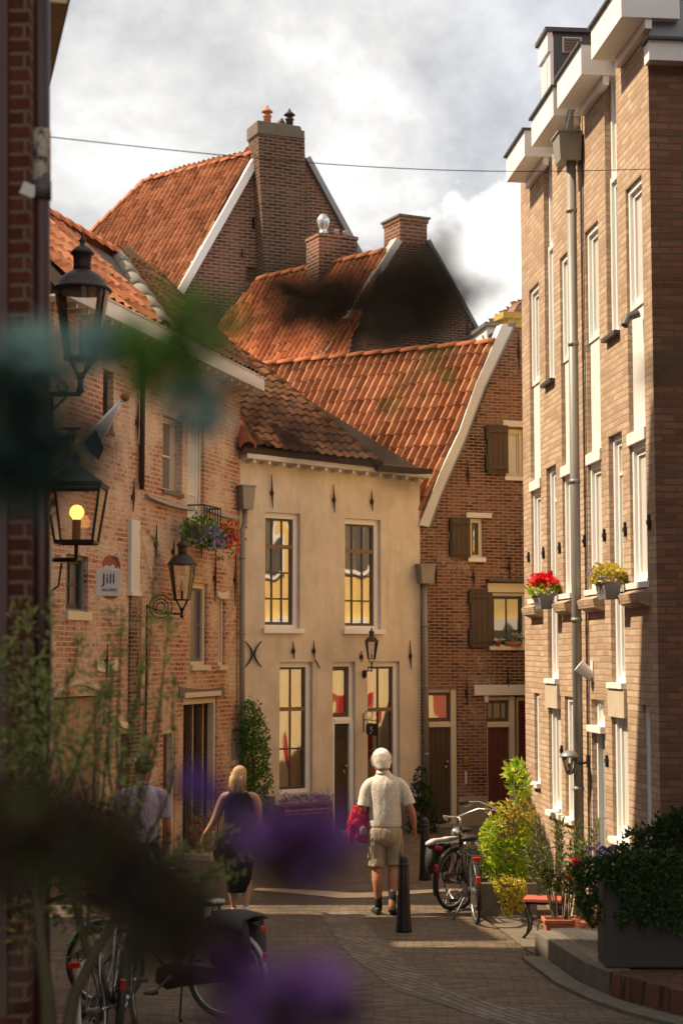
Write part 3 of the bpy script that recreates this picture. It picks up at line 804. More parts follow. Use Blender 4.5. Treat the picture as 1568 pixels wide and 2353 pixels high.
# curved double anchor
r = FS.rect(567, 1473, 592, 1532); um = (r[0] + r[1]) / 2; s = MB()
for sg in (-1, 1):
    s.tube([(um + sg * (.02 + .13 * abs(t) ** 1.8), -.03, (r[2] + r[3]) / 2 + t * (r[3] - r[2]) / 2) for t in (-1, -.75, -.5, -.25, 0, .25, .5, .75, 1)], [.008, .012, .014, .016, .017, .016, .014, .012, .008], 6)
s.build('wall_anchor', M['rustiron'], hS)
# down pipes either side
a = FS.uz(549, 1170); z2 = a[1]
downpipe(hS, [(.03, -.10, z2 + .02), (.03, -.10, z2 - .22), (-.02, -.11, z2 - .32), (-.02, -.11, z2 - 1.5), (.0, -.11, .0)], .042, hop=(-.11, .12, -.26, -.01, z2 - .01, FS.uz(549, 1120)[1]),
         clamps=[(-.02, -.11, z2 - .75), (-.02, -.11, z2 - 1.9), (-.01, -.11, z2 - 3)])
# hanging sign and mail slot
s = MB(); r = FS.rect(848, 1765, 856, 1790); s.box(r[0], r[1], -.02, .01, r[2], r[3]); s.build('mail_slot', M['brass'], hS)
# roof: triangular shaded roof rising to the left
e0 = FS.W(-.05, -.30, zl + .14); e1 = FS.W(SW + .05, -.30, zr + .14)
AP = at(432, 728, 29.5)
S3 = (e1 - e0).normalized(); nn = (e1 - e0).cross(AP - e0).normalized(); T3 = nn.cross(S3).normalized()
if T3.z < 0: T3 = -T3
def loc_dir(fr, v): return Vector((v.dot(fr.d), -v.dot(fr.n), v.z))
q = AP - e0; ps, pt = q.dot(S3), q.dot(T3)
MID = at(606, 846, 28.0)
pm = stpoly(e0, S3, T3, [(604, 842), (872, 1066), (900, 1090)])
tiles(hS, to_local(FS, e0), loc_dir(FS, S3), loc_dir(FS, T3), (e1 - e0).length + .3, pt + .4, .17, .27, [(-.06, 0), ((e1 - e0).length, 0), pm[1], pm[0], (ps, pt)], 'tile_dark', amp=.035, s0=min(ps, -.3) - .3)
ridge(hS, to_local(FS, e0), to_local(FS, e0 + S3 * (-.06) * 0 + (AP - e0) * .30), .12, 'ridge', name='hip_tiles', L=.38)
pw = [e0 + S3 * a_ + T3 * b_ for a_, b_ in (pm[1], pm[0])]
ridge(hS, to_local(FS, pw[0]), to_local(FS, pw[1]), .07, 'tile_dark', name='ridge_tiles')
ridge(hS, to_local(FS, pw[1]), to_local(FS, AP), .07, 'tile_dark', name='ridge_tiles')

# ================================================================== BRICK GABLE HOUSE
FG = Frame(FS.W(SW, 0, 0), R(71))
hG = house('gabled_house', 'dark brown brick house with a white-edged leaning gable, orange pantile roof and wooden shutters', 'house', FG)
GX = FG.uz(1330, 1503)[0]
def G(x, y): return FG.uz(x, y)
def GR(*a): return FG.rect(*a)
gw1 = GR(1160, 985, 1202, 1096); gw2 = GR(1076, 1191, 1109, 1281); gw3 = GR(1126, 1362, 1208, 1485)
gd1 = list(GR(980, 1582, 1050, 1905)); gd1[2] = 0.02; gd2 = list(GR(1118, 1600, 1184, 1905)); gd2[2] = .02; gw4 = list(GR(1186, 1602, 1230, 1758))
gd1[0] = max(gd1[0], .02)
outl = [(0, -.3), (GX, -.3), (GX, G(1330, 640)[1]), G(1195, 690), G(1180, 712), G(1166, 742), G(1130, 860), G(1098, 945), G(1062, 1030), G(1020, 1120), G(984, 1200), (0, G(967, 1212)[1])]
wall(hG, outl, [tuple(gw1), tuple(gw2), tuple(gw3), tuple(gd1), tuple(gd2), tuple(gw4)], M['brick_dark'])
b = MB(); b.box(0.01, GX - .01, .352, 3, -.3, G(967, 1212)[1] - .05); b.build('rear_walls', M['brick_dark'], hG)
win(hG, gw1, rec=.04, fw=.07, sashw=.03, cols=1, rows=(), mf='cream', ms='offwhite', mg='offwhite', sill=(.03, .05, .06), sillm='white')
win(hG, gw2, rec=.04, fw=.07, sashw=.04, cols=1, rows=(), mf='cream', ms='sash', sill=(.03, .05, .07), sillm='white')
win(hG, gw3, rec=.05, fw=.05, sashw=.05, cols=2, rows=(), mf='white', ms='black', mg='glassgrey', sill=(.05, .07, .06), sillm='cream')
def lint(x0, y0, x1, y1, mn='offwhite', pr=.04, name='lintel'):
    r = GR(x0, y0, x1, y1); s = MB(); s.box(r[0], r[1], -pr, .01, r[2], r[3]); return s.build(name, M[mn], hG, bevel=.006)
lint(1153, 967, 1215, 981); lint(1069, 1178, 1127, 1190); lint(1117, 1340, 1215, 1361, 'cream', .06); lint(1115, 1331, 1215, 1337, 'zincdark', .14, 'hood'); lint(1087, 1573, 1215, 1597)
def shutter(x0, y0, x1, y1):
    r = GR(x0, y0, x1, y1); s = MB(); n = 4; w_ = (r[1] - r[0]) / n
    for i in range(n): s.box(r[0] + i * w_ + .003, r[0] + (i + 1) * w_ - .003, -.055, -.02, r[2], r[3])
    s.box(r[0] + .004, r[1] - .004, -.03, -.018, r[2] + .004, r[3] - .004)
    for t in (.12, .88): z_ = r[2] + (r[3] - r[2]) * t; s.box(r[0] + .01, r[1] - .01, -.075, -.055, z_ - .03, z_ + .03)
    o = s.build('shutter', M['shutter'], hG)
    for za_, zb_ in ((r[2] + .03, r[2] + .30), (r[3] - .25, r[3] - .03)): s = MB(); s.box(r[0] - .03, r[0] + .03, -.065, -.0, za_, zb_); s.build('hinge', M['black'], o)
shutter(1116, 977, 1164, 1087); shutter(1034, 1189, 1077, 1281); shutter(1078, 1353, 1128, 1487)
for gd, x0, yt, mn, n in ((gd1, 980, 1664, 'door_dark', 5), (gd2, 1118, 1664, 'door_red', 4)):
    u0, u1, z0, z1 = gd; zt = G(x0 + 25, yt)[1]
    win(hG, (u0, u1 - .03, zt, z1), rec=.06, fw=.06, sashw=.05, cols=1 if n == 5 else 3, rows=(), mf='cream', name='transom_window', mg='glass_curtain', fl=.015)
    s = MB(); s.box(u0 + .002, u0 + .03, .04, .14, 0, zt); s.box(u1 - .10, u1 - .002, .03, .14, 0, z1 - .002); s.box(u0 + .03, u1 - .10, .03, .14, zt - .045, zt + .02); s.build('door_frame', M['cream'], hG)
    planks(hG, (u0 + .03, u1 - .10, .03, zt - .045), .08, M[mn], n)
    s = MB(); s.box(u0, u1, -.12, .0, 0, .05); s.build('door_step', M['stone'], hG)
win(hG, tuple(gw4), rec=.05, fw=.05, sashw=.04, cols=1, rows=(), mf='cream')
r = GR(1057, 1829, 1119, 1900); s = MB(); s.box(gd1[1] + .01, gd2[0] - .01, -.03, .01, -.1, r[3]); s.box(gd2[1] + .01, GX - .01, -.03, .01, -.1, r[3]); s.build('plinth', M['plinth_tan'], hG)
for x, ya, yb in ((1073, 1055, 1120), (999, 1278, 1345), (1086, 1300, 1348), (1168, 1275, 1330), (1070, 1557, 1621), (1165, 1531, 1590), (1189, 760, 850)):
    a = G(x, ya); c = G(x, yb); anchor(hG, a[0], c[1], a[1], lean=.008)
r = GR(1062, 1738, 1074, 1759); s = MB(); s.box(r[0], r[1], -.04, .01, r[2], r[3]); s.build('bell_plate', M['brass'], hG, bevel=.01)
r = GR(1066, 1772, 1070, 1800); s = MB(); s.box(r[0], r[1], -.03, .01, r[2], r[3]); s.build('number_plate', M['offwhite'], hG)
r = GR(1111, 1598, 1120, 1613); s = MB(); s.box(r[0], r[1], -.02, .01, r[2], r[3]); s.build('number_plate', M['offwhite'], hG)
# verge boards following the bent slope
inn = [(1182, 742), (1111, 891), (1067, 1009), (1011, 1136), (984, 1211)]
outp = [(1150, 745), (1089, 886), (1054, 987), (1009, 1083), (960, 1207)]
s = MB()
for i in range(4):
    A, B_, Cc, Dd = G(*inn[i]), G(*inn[i + 1]), G(*outp[i + 1]), G(*outp[i])
    g_ = .0015
    s.prism([(A[0], -.05, A[1] - g_), (B_[0], -.05, B_[1] + g_), (Cc[0], -.05, Cc[1] + g_), (Dd[0], -.05, Dd[1] - g_)], (0, .24, 0))
s.build('verge_board', M['offwhite'], hG)
s = MB()
for i in range(4):
    A, B_ = G(*inn[i]), G(*inn[i + 1]); s.tube([(A[0], -.045, A[1]), (B_[0], -.045, B_[1])], .018, 6)
s.build('lead_edge', M['zinc'], hG)
s = MB(); A = G(1165, 725); s.box(A[0] - .12, A[0] + .22, -.08, .3, A[1] - .05, A[1] + .05); s.box(A[0] - .02, A[0] + .3, -.05, .3, A[1] - .2, A[1] - .05); s.build('gable_cap', M['yellow'] if False else plain('lichen stone', (.42, .30, .08), .9, var=.5, scale=14), hG)
# downpipe at the left corner
a = G(963, 1340); pu = G(962, 1503)[0]
downpipe(hG, [(.03, -.12, a[1] + .02), (.04, -.12, a[1] - 1.2), (.06, -.12, 0)], .045, hop=(-.09, .17, -.27, -.03, a[1] - .01, G(963, 1299)[1]), clamps=[(.035, -.12, a[1] - .7), (.04, -.12, a[1] - 1.7), (.05, -.12, a[1] - 2.8)])
# orange roof
Pf = FG.W(G(962, 1207)[0], 0, G(962, 1207)[1]); Pt = FG.W(G(1150, 752)[0], 0, G(1150, 752)[1])
Trf = (Pt - Pf).normalized()
Pt2 = FG.W(G(1131, 787)[0], 0, G(1131, 787)[1])
# ridge is level
Lr = (Pt2.z - CAMH) / (dirv(600, 838).z / dirv(600, 838).y)
Pr = at(600, 838, Lr)
Srf = (Pr - Pt2).normalized()
pp = stpoly(Pf, Srf, Trf, [(962, 1207), (1152, 748), (1131, 786), (595, 836), (560, 800), (840, 1090), (935, 1105), (950, 1150)])
pp = stpoly(Pf, Srf, Trf, [(957, 1213), (1094, 882), (1136, 784), (585, 838), (850, 1080), (955, 1120)])
smin = min(p[0] for p in pp); smax = max(p[0] for p in pp)
tiles(hG, to_local(FG, Pf), loc_dir(FG, Srf), loc_dir(FG, Trf), smax + .1, max(p[1] for p in pp) + .1, .15, .25, pp, 'tile', amp=.062, step=.018, s0=smin - .1, t0=min(p[1] for p in pp) - .1, thick=.06)
ridge(hG, to_local(FG, at(1136, 786, Pt2.y)), to_local(FG, Pr), .08, 'ridge')
# ================================================================== TALL HOUSE BEHIND (big orange roof, massive chimney)
YB = 36.0
FB = Frame(at(592, 900, YB), R(66))
hB = house('tall_house', 'tall brick house at the back with a steep orange pantile roof and massive brick chimney', 'house', FB)
def B(x, y): return FB.uz(x, y)
wall(hB, [(B(395, 900)[0], 0), (B(862, 900)[0], 0), B(862, 660), B(760, 468), B(704, 366), B(648, 270), B(592, 362), B(396, 706)], [FB.rect(579, 500, 596, 527), FB.rect(566, 613, 600, 650)], M['brick_gable'])
b = MB(); b.box(B(400, 900)[0], B(860, 900)[0], .36, 9, 0, B(396, 712)[1]); b.build('rear_walls', M['brick_gable'], hB)
r = FB.rect(579, 500, 596, 527); s = MB(); s.box(r[0], r[1], .12, .2, r[2], r[3]); s.build('window', M['black'], hB)
r = FB.rect(566, 613, 600, 650); s = MB(); s.box(r[0], r[1], .08, .2, r[2], r[3]); s.build('blocked_window', M['brick_chim'], hB)
for x, ya, yb in ((555, 568, 596), (718, 640, 665)):
    a = B(x, ya); c = B(x, yb); anchor(hB, a[0], c[1], a[1])
# verge boards
def strip(fr, a, b_, w, y0, y1, parent, mn, name):
    A = Vector((*fr.uz(*a), 0)); Bq = Vector((*fr.uz(*b_), 0)); d = (Bq - A).normalized(); n = Vector((-d.y, d.x, 0)) * w / 2
    s = MB(); s.prism([((p.x), y0, p.y) for p in (A - n, Bq - n, Bq + n, A + n)], (0, y1 - y0, 0)); return s.build(name, M[mn], parent)
strip(FB, (588, 364), (392, 708), .16, -.12, .2, hB, 'white2', 'verge_board')
strip(FB, (703, 364), (866, 664), .12, -.12, .2, hB, 'zinc', 'verge_board')
# chimney
s = MB()
cf = [*[FB.uz(x_, y_, .42) for x_, y_ in ((594, 305), (699, 300), (700, 350), (704, 420), (716, 640), (720, 760), (608, 760), (606, 600), (597, 400), (594, 350))]]
s.prism([(p[0], -.42, p[1]) for p in cf], (0, .62, 0))
ch = s.build('chimney', M['brick_chim'], hB)
a = FB.uz(592, 306, .44); c = FB.uz(701, 291, .44); s = MB()
s.prism([(a[0] - .01, -.45, a[1]), (c[0] + .0, -.45, a[1] + .01), (c[0] - .0, -.45, a[1] + .04), (c[0] - .12, -.45, c[1] + .0), (a[0] - .01, -.45, c[1] + .0)], (0, .68, 0)); s.build('chimney_cap', M['stonedark'], ch, bevel=.02)
for x, mn in ((609, 'terracotta'), (660, 'rustiron')):
    u = B(x, 290)[0]; z0 = c[1] - .01; s = MB()
    s.lathe((u, -.12, z0), [(.085, 0), (.08, .20), (.10, .22), (.10, .25), (.06, .26), (.05, .30)], 14)
    s.lathe((u, -.12, z0 + .33), [(.13, 0), (.12, .02), (.05, .08), (.02, .12), (.025, .14), (0, .16)], 14)
    for k in range(3): s.tube([(u + .05 * math.cos(k * 2.1), -.12 + .05 * math.sin(k * 2.1), z0 + .25), (u + .08 * math.cos(k * 2.1), -.12 + .08 * math.sin(k * 2.1), z0 + .35)], .01, 5)
    s.build('chimney_pot', M[mn], ch, True)
Q1 = FB.W(*[B(590, 352)[0], 0, B(590, 352)[1]]); Q3 = FB.W(B(392, 712)[0], 0, B(392, 712)[1])
TB = (Q1 - Q3).normalized()
YR = (Q1.z - CAMH) / (dirv(335, 417).z / dirv(335, 417).y)
QR = at(335, 417, YR); SB = (QR - Q1).normalized()
pB = stpoly(Q3, SB, TB, [(394, 712), (585, 343), (335, 415), (185, 560), (120, 680), (330, 800)])
tiles(hB, to_local(FB, Q3), loc_dir(FB, SB), loc_dir(FB, TB), max(p[0] for p in pB) + .2, max(p[1] for p in pB) + .2, .155, .21, pB, 'tile', amp=.075, step=.014, s0=min(p[0] for p in pB) - .2, t0=min(p[1] for p in pB) - .2)
ridge(hB, to_local(FB, Q1), to_local(FB, QR), .10, 'ridge')
ridge(hB, to_local(FB, QR), to_local(FB, Q3 + SB * pB[3][0] + TB * pB[3][1]), .10, 'ridge', name='hip_tiles')

# ================================================================== MIDDLE HOUSE (dark gable, chimney)
YM = 32.0
FM = Frame(at(948, 900, YM), R(64))
hM = house('middle_house', 'brick house in shadow with a pointed gable ending in a square chimney', 'house', FM)
def Mm(x, y): return FM.uz(x, y)
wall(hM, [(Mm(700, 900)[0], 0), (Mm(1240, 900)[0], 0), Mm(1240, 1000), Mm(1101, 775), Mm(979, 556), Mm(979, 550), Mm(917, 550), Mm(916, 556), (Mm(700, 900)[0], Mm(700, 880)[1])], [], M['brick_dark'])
b = MB(); b.box(Mm(710, 900)[0], Mm(1100, 900)[0], .36, 5, 0, 5); b.build('rear_walls', M['brick_dark'], hM)
strip(FM, (981, 553), (1103, 774), .08, -.06, .2, hM, 'zinc', 'verge_board')
strip(FM, (914, 552), (800, 735), .14, -.06, .2, hM, 'offwhite', 'verge_board')
s = MB(); a = Mm(917, 560); c = Mm(979, 503)
s.box(a[0], c[0], -.02, .65, a[1], c[1]); ch = s.build('chimney', M['brick_gable'], hM)
s = MB(); s.box(a[0] - .02, c[0] + .02, -.05, .68, c[1] - .10, c[1] - .02); s.box(a[0] - .05, c[0] + .05, -.08, .71, c[1] - .02, c[1] + .02, 1); s.build('chimney_cap', [M['brick_gable'], M['stonedark']], ch)
a = Mm(1072, 735); c = Mm(1072, 800); anchor(hM, a[0], c[1], a[1])
Q1 = FM.W(Mm(888, 578)[0], 0.1, Mm(888, 578)[1]); Q3 = FM.W(Mm(745, 830)[0], 0.1, Mm(745, 830)[1])
TM = (Q1 - Q3).normalized(); YR = (Q1.z - CAMH) / (dirv(596, 643).z / dirv(596, 643).y); QR = at(596, 643, YR); SM = (QR - Q1).normalized()
pM = stpoly(Q3, SM, TM, [(780, 860), (890, 578), (596, 643), (520, 725), (480, 800), (520, 900)])
tiles(hM, to_local(FM, Q3), loc_dir(FM, SM), loc_dir(FM, TM), max(p[0] for p in pM) + .2, max(p[1] for p in pM) + .2, .15, .22, pM, 'tile_near', amp=.06, step=.014, s0=min(p[0] for p in pM) - .2, t0=min(p[1] for p in pM) - .2)
ridge(hM, to_local(FM, Q1), to_local(FM, QR), .10, 'ridge')
# ridge chimney with a metal cowl
pc = Q1 + (QR - Q1) * .44
lc = to_local(FM, at(757, 600, pc.y)); zt = lc.z + (600 - 541) / F * pc.y
wd = (812 - 725) / F * pc.y / math.sin(R(64)) ; s = MB()
s.box(lc.x - wd * .40, lc.x + wd * .62, -.2 + lc.y, .40 + lc.y, lc.z - 1.2, zt - .07); s.box(lc.x - wd * .42, lc.x + wd * .64, lc.y - .22, lc.y + .42, zt - .07, zt)
ch2 = s.build('chimney', M['brick_gable'], hM)
s = MB(); s.lathe((lc.x - wd * .12, lc.y + .1, zt), [(.17, 0), (.15, .04), (.08, .10), (.075, .15), (.10, .20), (.13, .32), (.125, .36), (.06, .46), (.04, .47)], 18); s.build('chimney_cowl', M['steel'], ch2, True)
for dx in (.25, .48): s = MB(); s.lathe((lc.x + wd * dx, lc.y + .1, zt), [(.05, 0), (.045, .16), (.055, .17), (.04, .18)], 12); s.build('chimney_pot', M['stonelight'], ch2, True)

# ================================================================== FAR RIGHT HOUSE with dormer
YD = 31.0
FD = Frame(at(1110, 900, YD), R(80))
hD = house('dormer_house', 'small house with a dark tiled roof and a white dormer peeping behind the gable', 'house', FD)
def Dq(x, y): return FD.uz(x, y)
b = MB(); b.box(Dq(1112, 900)[0], Dq(1330, 900)[0], .2, 5, 0, Dq(1112, 800)[1]); b.build('walls', M['brick_dark'], hD)
e0 = FD.W(Dq(1112, 785)[0], 0, Dq(1112, 785)[1]); S_ = FD.d.copy(); T_ = (-FD.n * .7 + Vector((0, 0, .72))).normalized()
pD = stpoly(e0, S_, T_, [(1105, 795), (1118, 748), (1198, 688), (1330, 640), (1330, 830)])
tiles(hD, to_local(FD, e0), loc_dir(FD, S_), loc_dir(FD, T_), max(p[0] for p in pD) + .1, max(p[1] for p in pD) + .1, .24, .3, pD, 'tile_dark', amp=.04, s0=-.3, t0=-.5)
r = FD.rect(1117, 748, 1150, 800, .15); s = MB(); s.box(r[0], r[1], -.15, 1.2, r[2], r[3] - .02); s.box(r[0] - .06, r[1] + .1, -.25, 1.2, r[3] - .02, r[3] + .05, 1)
dm = s.build('dormer', [M['white2'], M['zinc']], hD)
w_ = (r[1] - r[0])
for k in (0, 1): s = MB(); s.box(r[0] + w_ * (.12 + .42 * k), r[0] + w_ * (.46 + .42 * k), -.156, -.151, r[2] + .06, r[3] - .09); s.build('pane', M['glassgrey'], dm)

# ================================================================== RIGHT BUILDING (tan brick town houses)
VXD = 417.0
tr = (VXD - CX) / F                       # wall direction: X = X0 + tr * Y
YC = 14.5; XC = (1507 - CX) / F * YC; X0 = XC - tr * YC
YF = X0 / ((1203 - CX) / F - tr); 
FRr = Frame((X0 + tr * YF, YF), math.atan2(-tr, -1.0) if False else math.pi + math.atan(tr))
hR = house('townhouse', 'tall tan brick town house with narrow white windows and boxy white cornices', 'house', FRr)
def Q(x, y, off=0.0): return FRr.uz(x, y, off)
RL = Q(1509, 1503)[0]
def QR_(x0, x1, yt, yb, xt=None):
    xm = (x0 + x1) / 2
    return [Q(x0, 1503)[0] if False else Q(x0, (yt + yb) / 2)[0], Q(x1, (yt + yb) / 2)[0], Q(xm, yb)[1], Q(xt or x0, yt)[1]]
def U(x, y): return Q(x, y)[0]
ZT = Q(1425, 62, 0)[1]
zrow3 = Q(1445, 427)[1]; zcorb = Q(1448, 1342)[1]
ztop = Q(1204, 372, 0.0)[1]
cols = {'c1': (U(1219, 1174), U(1241.5, 1174)), 'c2': (U(1255, 1230), U(1278, 1230)), 'c3': (U(1291, 1174), U(1314, 1174)), 'c4': (U(1350, 1174), U(1381, 1174)),
        'c5': (U(1399, 1220), U(1430, 1220)), 'c6': (U(1446, 1174), U(1484, 1174))}
zc5b = Q(1404, 1568)[1]; zc5t = Q(1404, 1000)[1]; zup = Q(1400, 775)[1]
opR = {}
for k in ('c1', 'c3', 'c4', 'c6'): opR[k] = (cols[k][0], cols[k][1], zcorb, zrow3)
for k in ('c2', 'c5'):
    opR[k] = (cols[k][0], cols[k][1], zc5b, zc5t); opR[k + 'u'] = (cols[k][0] + .02, cols[k][1] - .04, zup, 8.62)
zg1 = Q(1474, 1618)[1]; zs1 = Q(1440, 1935)[1]
opR['g1'] = (U(1227, 1700), U(1239, 1700), zs1 + .25, zg1); opR['g2'] = (U(1259.5, 1700), U(1288, 1700), zs1, zg1); opR['g3'] = (U(1297, 1700), U(1318, 1700), zs1 + .0, zg1)
opR['g4'] = (U(1358, 1700), U(1388, 1700), 0.2, zg1 + .0); opR['g5'] = (U(1404.5, 1700), U(1441, 1700), zs1, zg1); opR['g6'] = (U(1474, 1700), U(1493, 1700), zs1, zg1)
ZW = 8.85
wall(hR, [(0, -.3), (RL, -.3), (RL, ZW), (0, ZW)], list(opR.values()), M['brick_tan'])
RF = MB(); 
# side wall seen past the corner, rear body
b = MB(); b.box(0.012, RL + .003, .003, 9, -.3, ZW - .05); 
b.f = [b.f[3], b.f[5], b.f[1], b.f[4]]; b.m = [0] * 4; b.build('side_walls', M['brick_side'], hR)
WN = dict(rec=.028, fw=.055, sashw=.05, mf='white2', ms='white2', mg='glassR', sill=(.03, .05, .05), sillm='white2')
for k in ('c1', 'c3', 'c4', 'c6'):
    u0, u1, z0, z1 = opR[k]; zm1 = Q(1465, 690)[1]; zm0 = Q(1465, 1000)[1]
    win(hR, (u0, u1, zm1 - .03, z1), cols=1, rows=(), **{**WN, 'sill': None})
    s = MB(); s.box(u0 + .001, u1 - .001, .045, .14, zm0 + .05, zm1 - .03); s.box(u0 - .02, u1 + .02, -.02, .045, zm0 - .06, zm0 + .05); s.build('spandrel_panel', M['white2'], hR)
    win(hR, (u0, u1, z0, zm0 - .06), cols=1, rows=(), **WN)
for k in ('c2', 'c5'):
    u0, u1, z0, z1 = opR[k]
    win(hR, (u0, u1, z0, z1), cols=1, rows=(.86,), **{**WN, 'rec': .045})
    u0, u1, z0, z1 = opR[k + 'u']
    zm = Q(1400, 400)[1]
    win(hR, (u0, u1, zm, z1), cols=1, rows=(), **{**WN, 'rec': .06, 'sill': None})
    win(hR, (u0, u1, z0, zm - .0), cols=1, rows=(), **{**WN, 'rec': .045, 'sillm': 'zincdark', 'sill': (.03, .06, .035)})
    u0, u1, z0, z1 = opR[k]
    s = MB(); s.box(u0 - .05, u1 + .05, -.03, .05, z0 - .32, z0 - .055); s.build('lintel', M['stonelight'], hR)
for k in ('g1', 'g2', 'g3', 'g5', 'g6'): win(hR, opR[k], cols=1, rows=(), **{**WN, 'rec': .035})
u0, u1, z0, z1 = opR['g4']; zt = Q(1372, 1668)[1]
win(hR, (u0, u1, zt, z1), cols=1, rows=(), rec=.06, fw=.05, mf='white2', ms='white2', mg='glassR', name='transom_window', sill=(.02, .05, .06), sillm='white2')
d_ = planks(hR, (u0 + .05, u1 - .05, z0, zt - .05), .10, M['door_grey'], 1, knob=False)
s = MB(); s.box(u0 + .001, u0 + .05, .05, .15, z0, zt - .05); s.box(u1 - .05, u1 - .001, .05, .15, z0, zt - .05); s.build('door_frame', M['white2'], hR)
s = MB(); s.tube([(u0 + .14, .10, z0 + 1.0), (u0 + .14, .03, z0 + 1.0), (u0 + .14, .03, z0 + .35)], .012, 8); s.build('handle', M['steel'], d_)
# corbels: sloping brick sills
for k in ('c1', 'c3', 'c4', 'c6'):
    u0, u1, z0, z1 = opR[k]; zc = z0 - .052
    s = MB(); s.prism([(u0 - .06, .0, zc), (u0 - .06, -.12, zc - .05), (u0 - .06, -.10, zc - .13), (u0 - .06, .0, zc - .17)], (u1 - u0 + .12, 0, 0)); s.build('brick_corbel', M['brick_tan'], hR)
# soldier course over the windows
for k in opR:
    if k.endswith('u') or k in ('c2', 'c5') and False: continue
# small anchors
for x, ya, yb in ((1215, 1268, 1292), (1249, 1257, 1284), (1286, 1246, 1272), (1344, 1229, 1257), (1389, 1215, 1244), (1437, 1200, 1233), (1492, 1182, 1218), (1291, 1712, 1736), (1395, 1734, 1762)):
    a = Q(x, ya); c = Q(x, yb); s = MB()
    zm = (a[1] + c[1]) / 2; s.box(a[0] - .012, a[0] + .012, -.025, 0, c[1], a[1]); s.box(a[0] - .03, a[0] + .03, -.03, 0, zm - .02, zm + .02); s.build('wall_anchor', M['rustiron'], hR)
# cornice boxes
def cornice(xa, ya, xb, yb, h=.30):
    a = Q(xa, ya, .28); c = Q(xb, yb, .28)
    s = MB(); z = (a[1] + c[1]) / 2
    s.box(a[0], c[0], -.28, .25, z, z + h); s.box(a[0] - .02, c[0] + .02, -.31, .25, z + h, z + h + .025, 1)
    s.box(a[0] + .05, c[0] - .02, -.06, -.0, z - .09, z)
    o = s.build('cornice', [M['white2'], M['zincdark']], hR)
    return z
for cc in ((1162, 417, 1204, 360), (1220, 336, 1270, 266), (1279, 247, 1334, 173), (1357, 136, 1426, 40)): cornice(*cc)
# roof behind the cornices
s = MB(); s.prism([(0, .3, ZW), (0, 3.8, 11.6), (0, 7.3, ZW)], (RL, 0, 0)); s.build('roof', M['tile_dark'], hR)
# dormer with a louvre facing the camera
w0 = Q(1262, 150, -.06)[0]
zz1 = Q(1262, 63, -.1)[1] - .07; uf = Q(1241, 90, -.06)[0]
pw0 = FRr.W(w0, .1, 9); lv0 = FRr.loc(at(1290, 85, pw0.y)); lv1 = FRr.loc(at(1336, 121, pw0.y))
s = MB(); s.box(uf, w0, .10, 1.35, 8.8, zz1 - .05, 0); s.box(uf + .02, w0 + .012, .06, .10, 8.8, zz1 - .1, 1); s.box(uf - .05, w0 + .05, .0, 1.4, zz1 - .05, zz1, 0)
s.box(uf - .03, w0 + .02, .03, .09, zz1 - .28, zz1 - .05, 1)
dm = s.build('dormer', [M['zincdark'], M['white2']], hR)
s = MB(); s.box(uf + .12, w0 - .1, .05, .062, 9.0, zz1 - .35); s.build('pane', M['glassR'], dm)
s = MB(); yl0, yl1, zl0, zl1 = lv0[1], lv1[1], lv1[2], lv0[2]; yc_ = (yl0 + yl1) / 2
s.box(w0 + .0, w0 + .02, yl0, yl1, zl0, zl1, 1)
for k in range(5): s.obox((w0 + .03, yc_, zl0 + (zl1 - zl0) * (.14 + k * .18)), (.016, 0, -.012), (0, (yl1 - yl0) * .42, 0), (.003, 0, .005))
s.build('louvre', [M['zinc'], M['offwhite']], dm)
# second dormer strip above the near cornice
s = MB(); uu = Q(1392, 20)[0]; s.box(uu - .25, uu + .2, .12, .8, 8.8, 10.4); s.build('dormer', M['white2'], hR)
# box gutter return on the side wall and lead flashing
s = MB(); a = Q(1507, 130); s.box(RL - .02, RL + .14, -.03, 9, a[1] + .02, a[1] + .20); s.box(RL - .03, RL + .18, -.06, 9, a[1] + .20, a[1] + .225, 1)
s.build('box_gutter', [M['white2'], M['zincdark']], hR)
s = MB(); s.prism([(RL + .10, -.02, a[1] + .225), (RL + .02, .02, a[1] + .62), (RL + .02, .9, a[1] + .62), (RL + .10, .9, a[1] + .225)], (-.1, 0, 0)); s.build('lead_flashing', M['zinc'], hR)
s = MB(); s.tube([(RL + .1, 1.0, 8.2), (RL + .12, 1.0, 7.7), (RL + .12, 1.05, .0)], .05, 10); s.build('downpipe', M['zincdark'], hR, True)
# rain pipe with hopper between the two fronts
a = Q(1305, 376, .12); hb_ = Q(1295, 345, .22); pt_ = Q(1325, 1850, .12)[0]
pu_ = (a[0] + pt_) / 2
z_h = Q(1290, 372, .2)[1]; z_t = Q(1290, 312, .2)[1]
downpipe(hR, [(pu_, -.10, z_h + .02), (pu_, -.10, .2)], .05, hop=(pu_ - .16, pu_ + .16, -.26, -.02, z_h, z_t), clamps=[(pu_, -.10, Q(1305, y_, .12)[1]) for y_ in (487, 795, 1110, 1425, 1805)])
s = MB(); s.tube([(pu_ - .02, -.02, z_t + .5), (pu_ - .03, -.10, z_t + .25), (pu_, -.12, z_t)], .04, 10); s.build('gutter_outlet', M['zinc'], hR, True)
s = MB(); s.box(pu_ + .10, pu_ + .115, -.006, .0, -.2, ZW - .1); s.build('expansion_joint', M['rubber'], hR)
# vent hood
a = Q(1360, 1540, .0); s = MB(); s.box(a[0] - .06, a[0] + .05, -.012, 0, a[1] - .11, a[1] + .10); s.tube([(a[0], -.005, a[1] - .06), (a[0] - .02, -.14, a[1] + .05)], [.055, .065], 14); s.build('flue_vent', M['offwhite'], hR)
a = Q(1466, 725); s = MB(); s.tube([(a[0], 0, a[1] + .02), (a[0], -.10, a[1] - .02), (a[0] + .03, -.14, a[1] - .10)], .035, 10); s.build('flue_vent', M['zincdark'], hR)

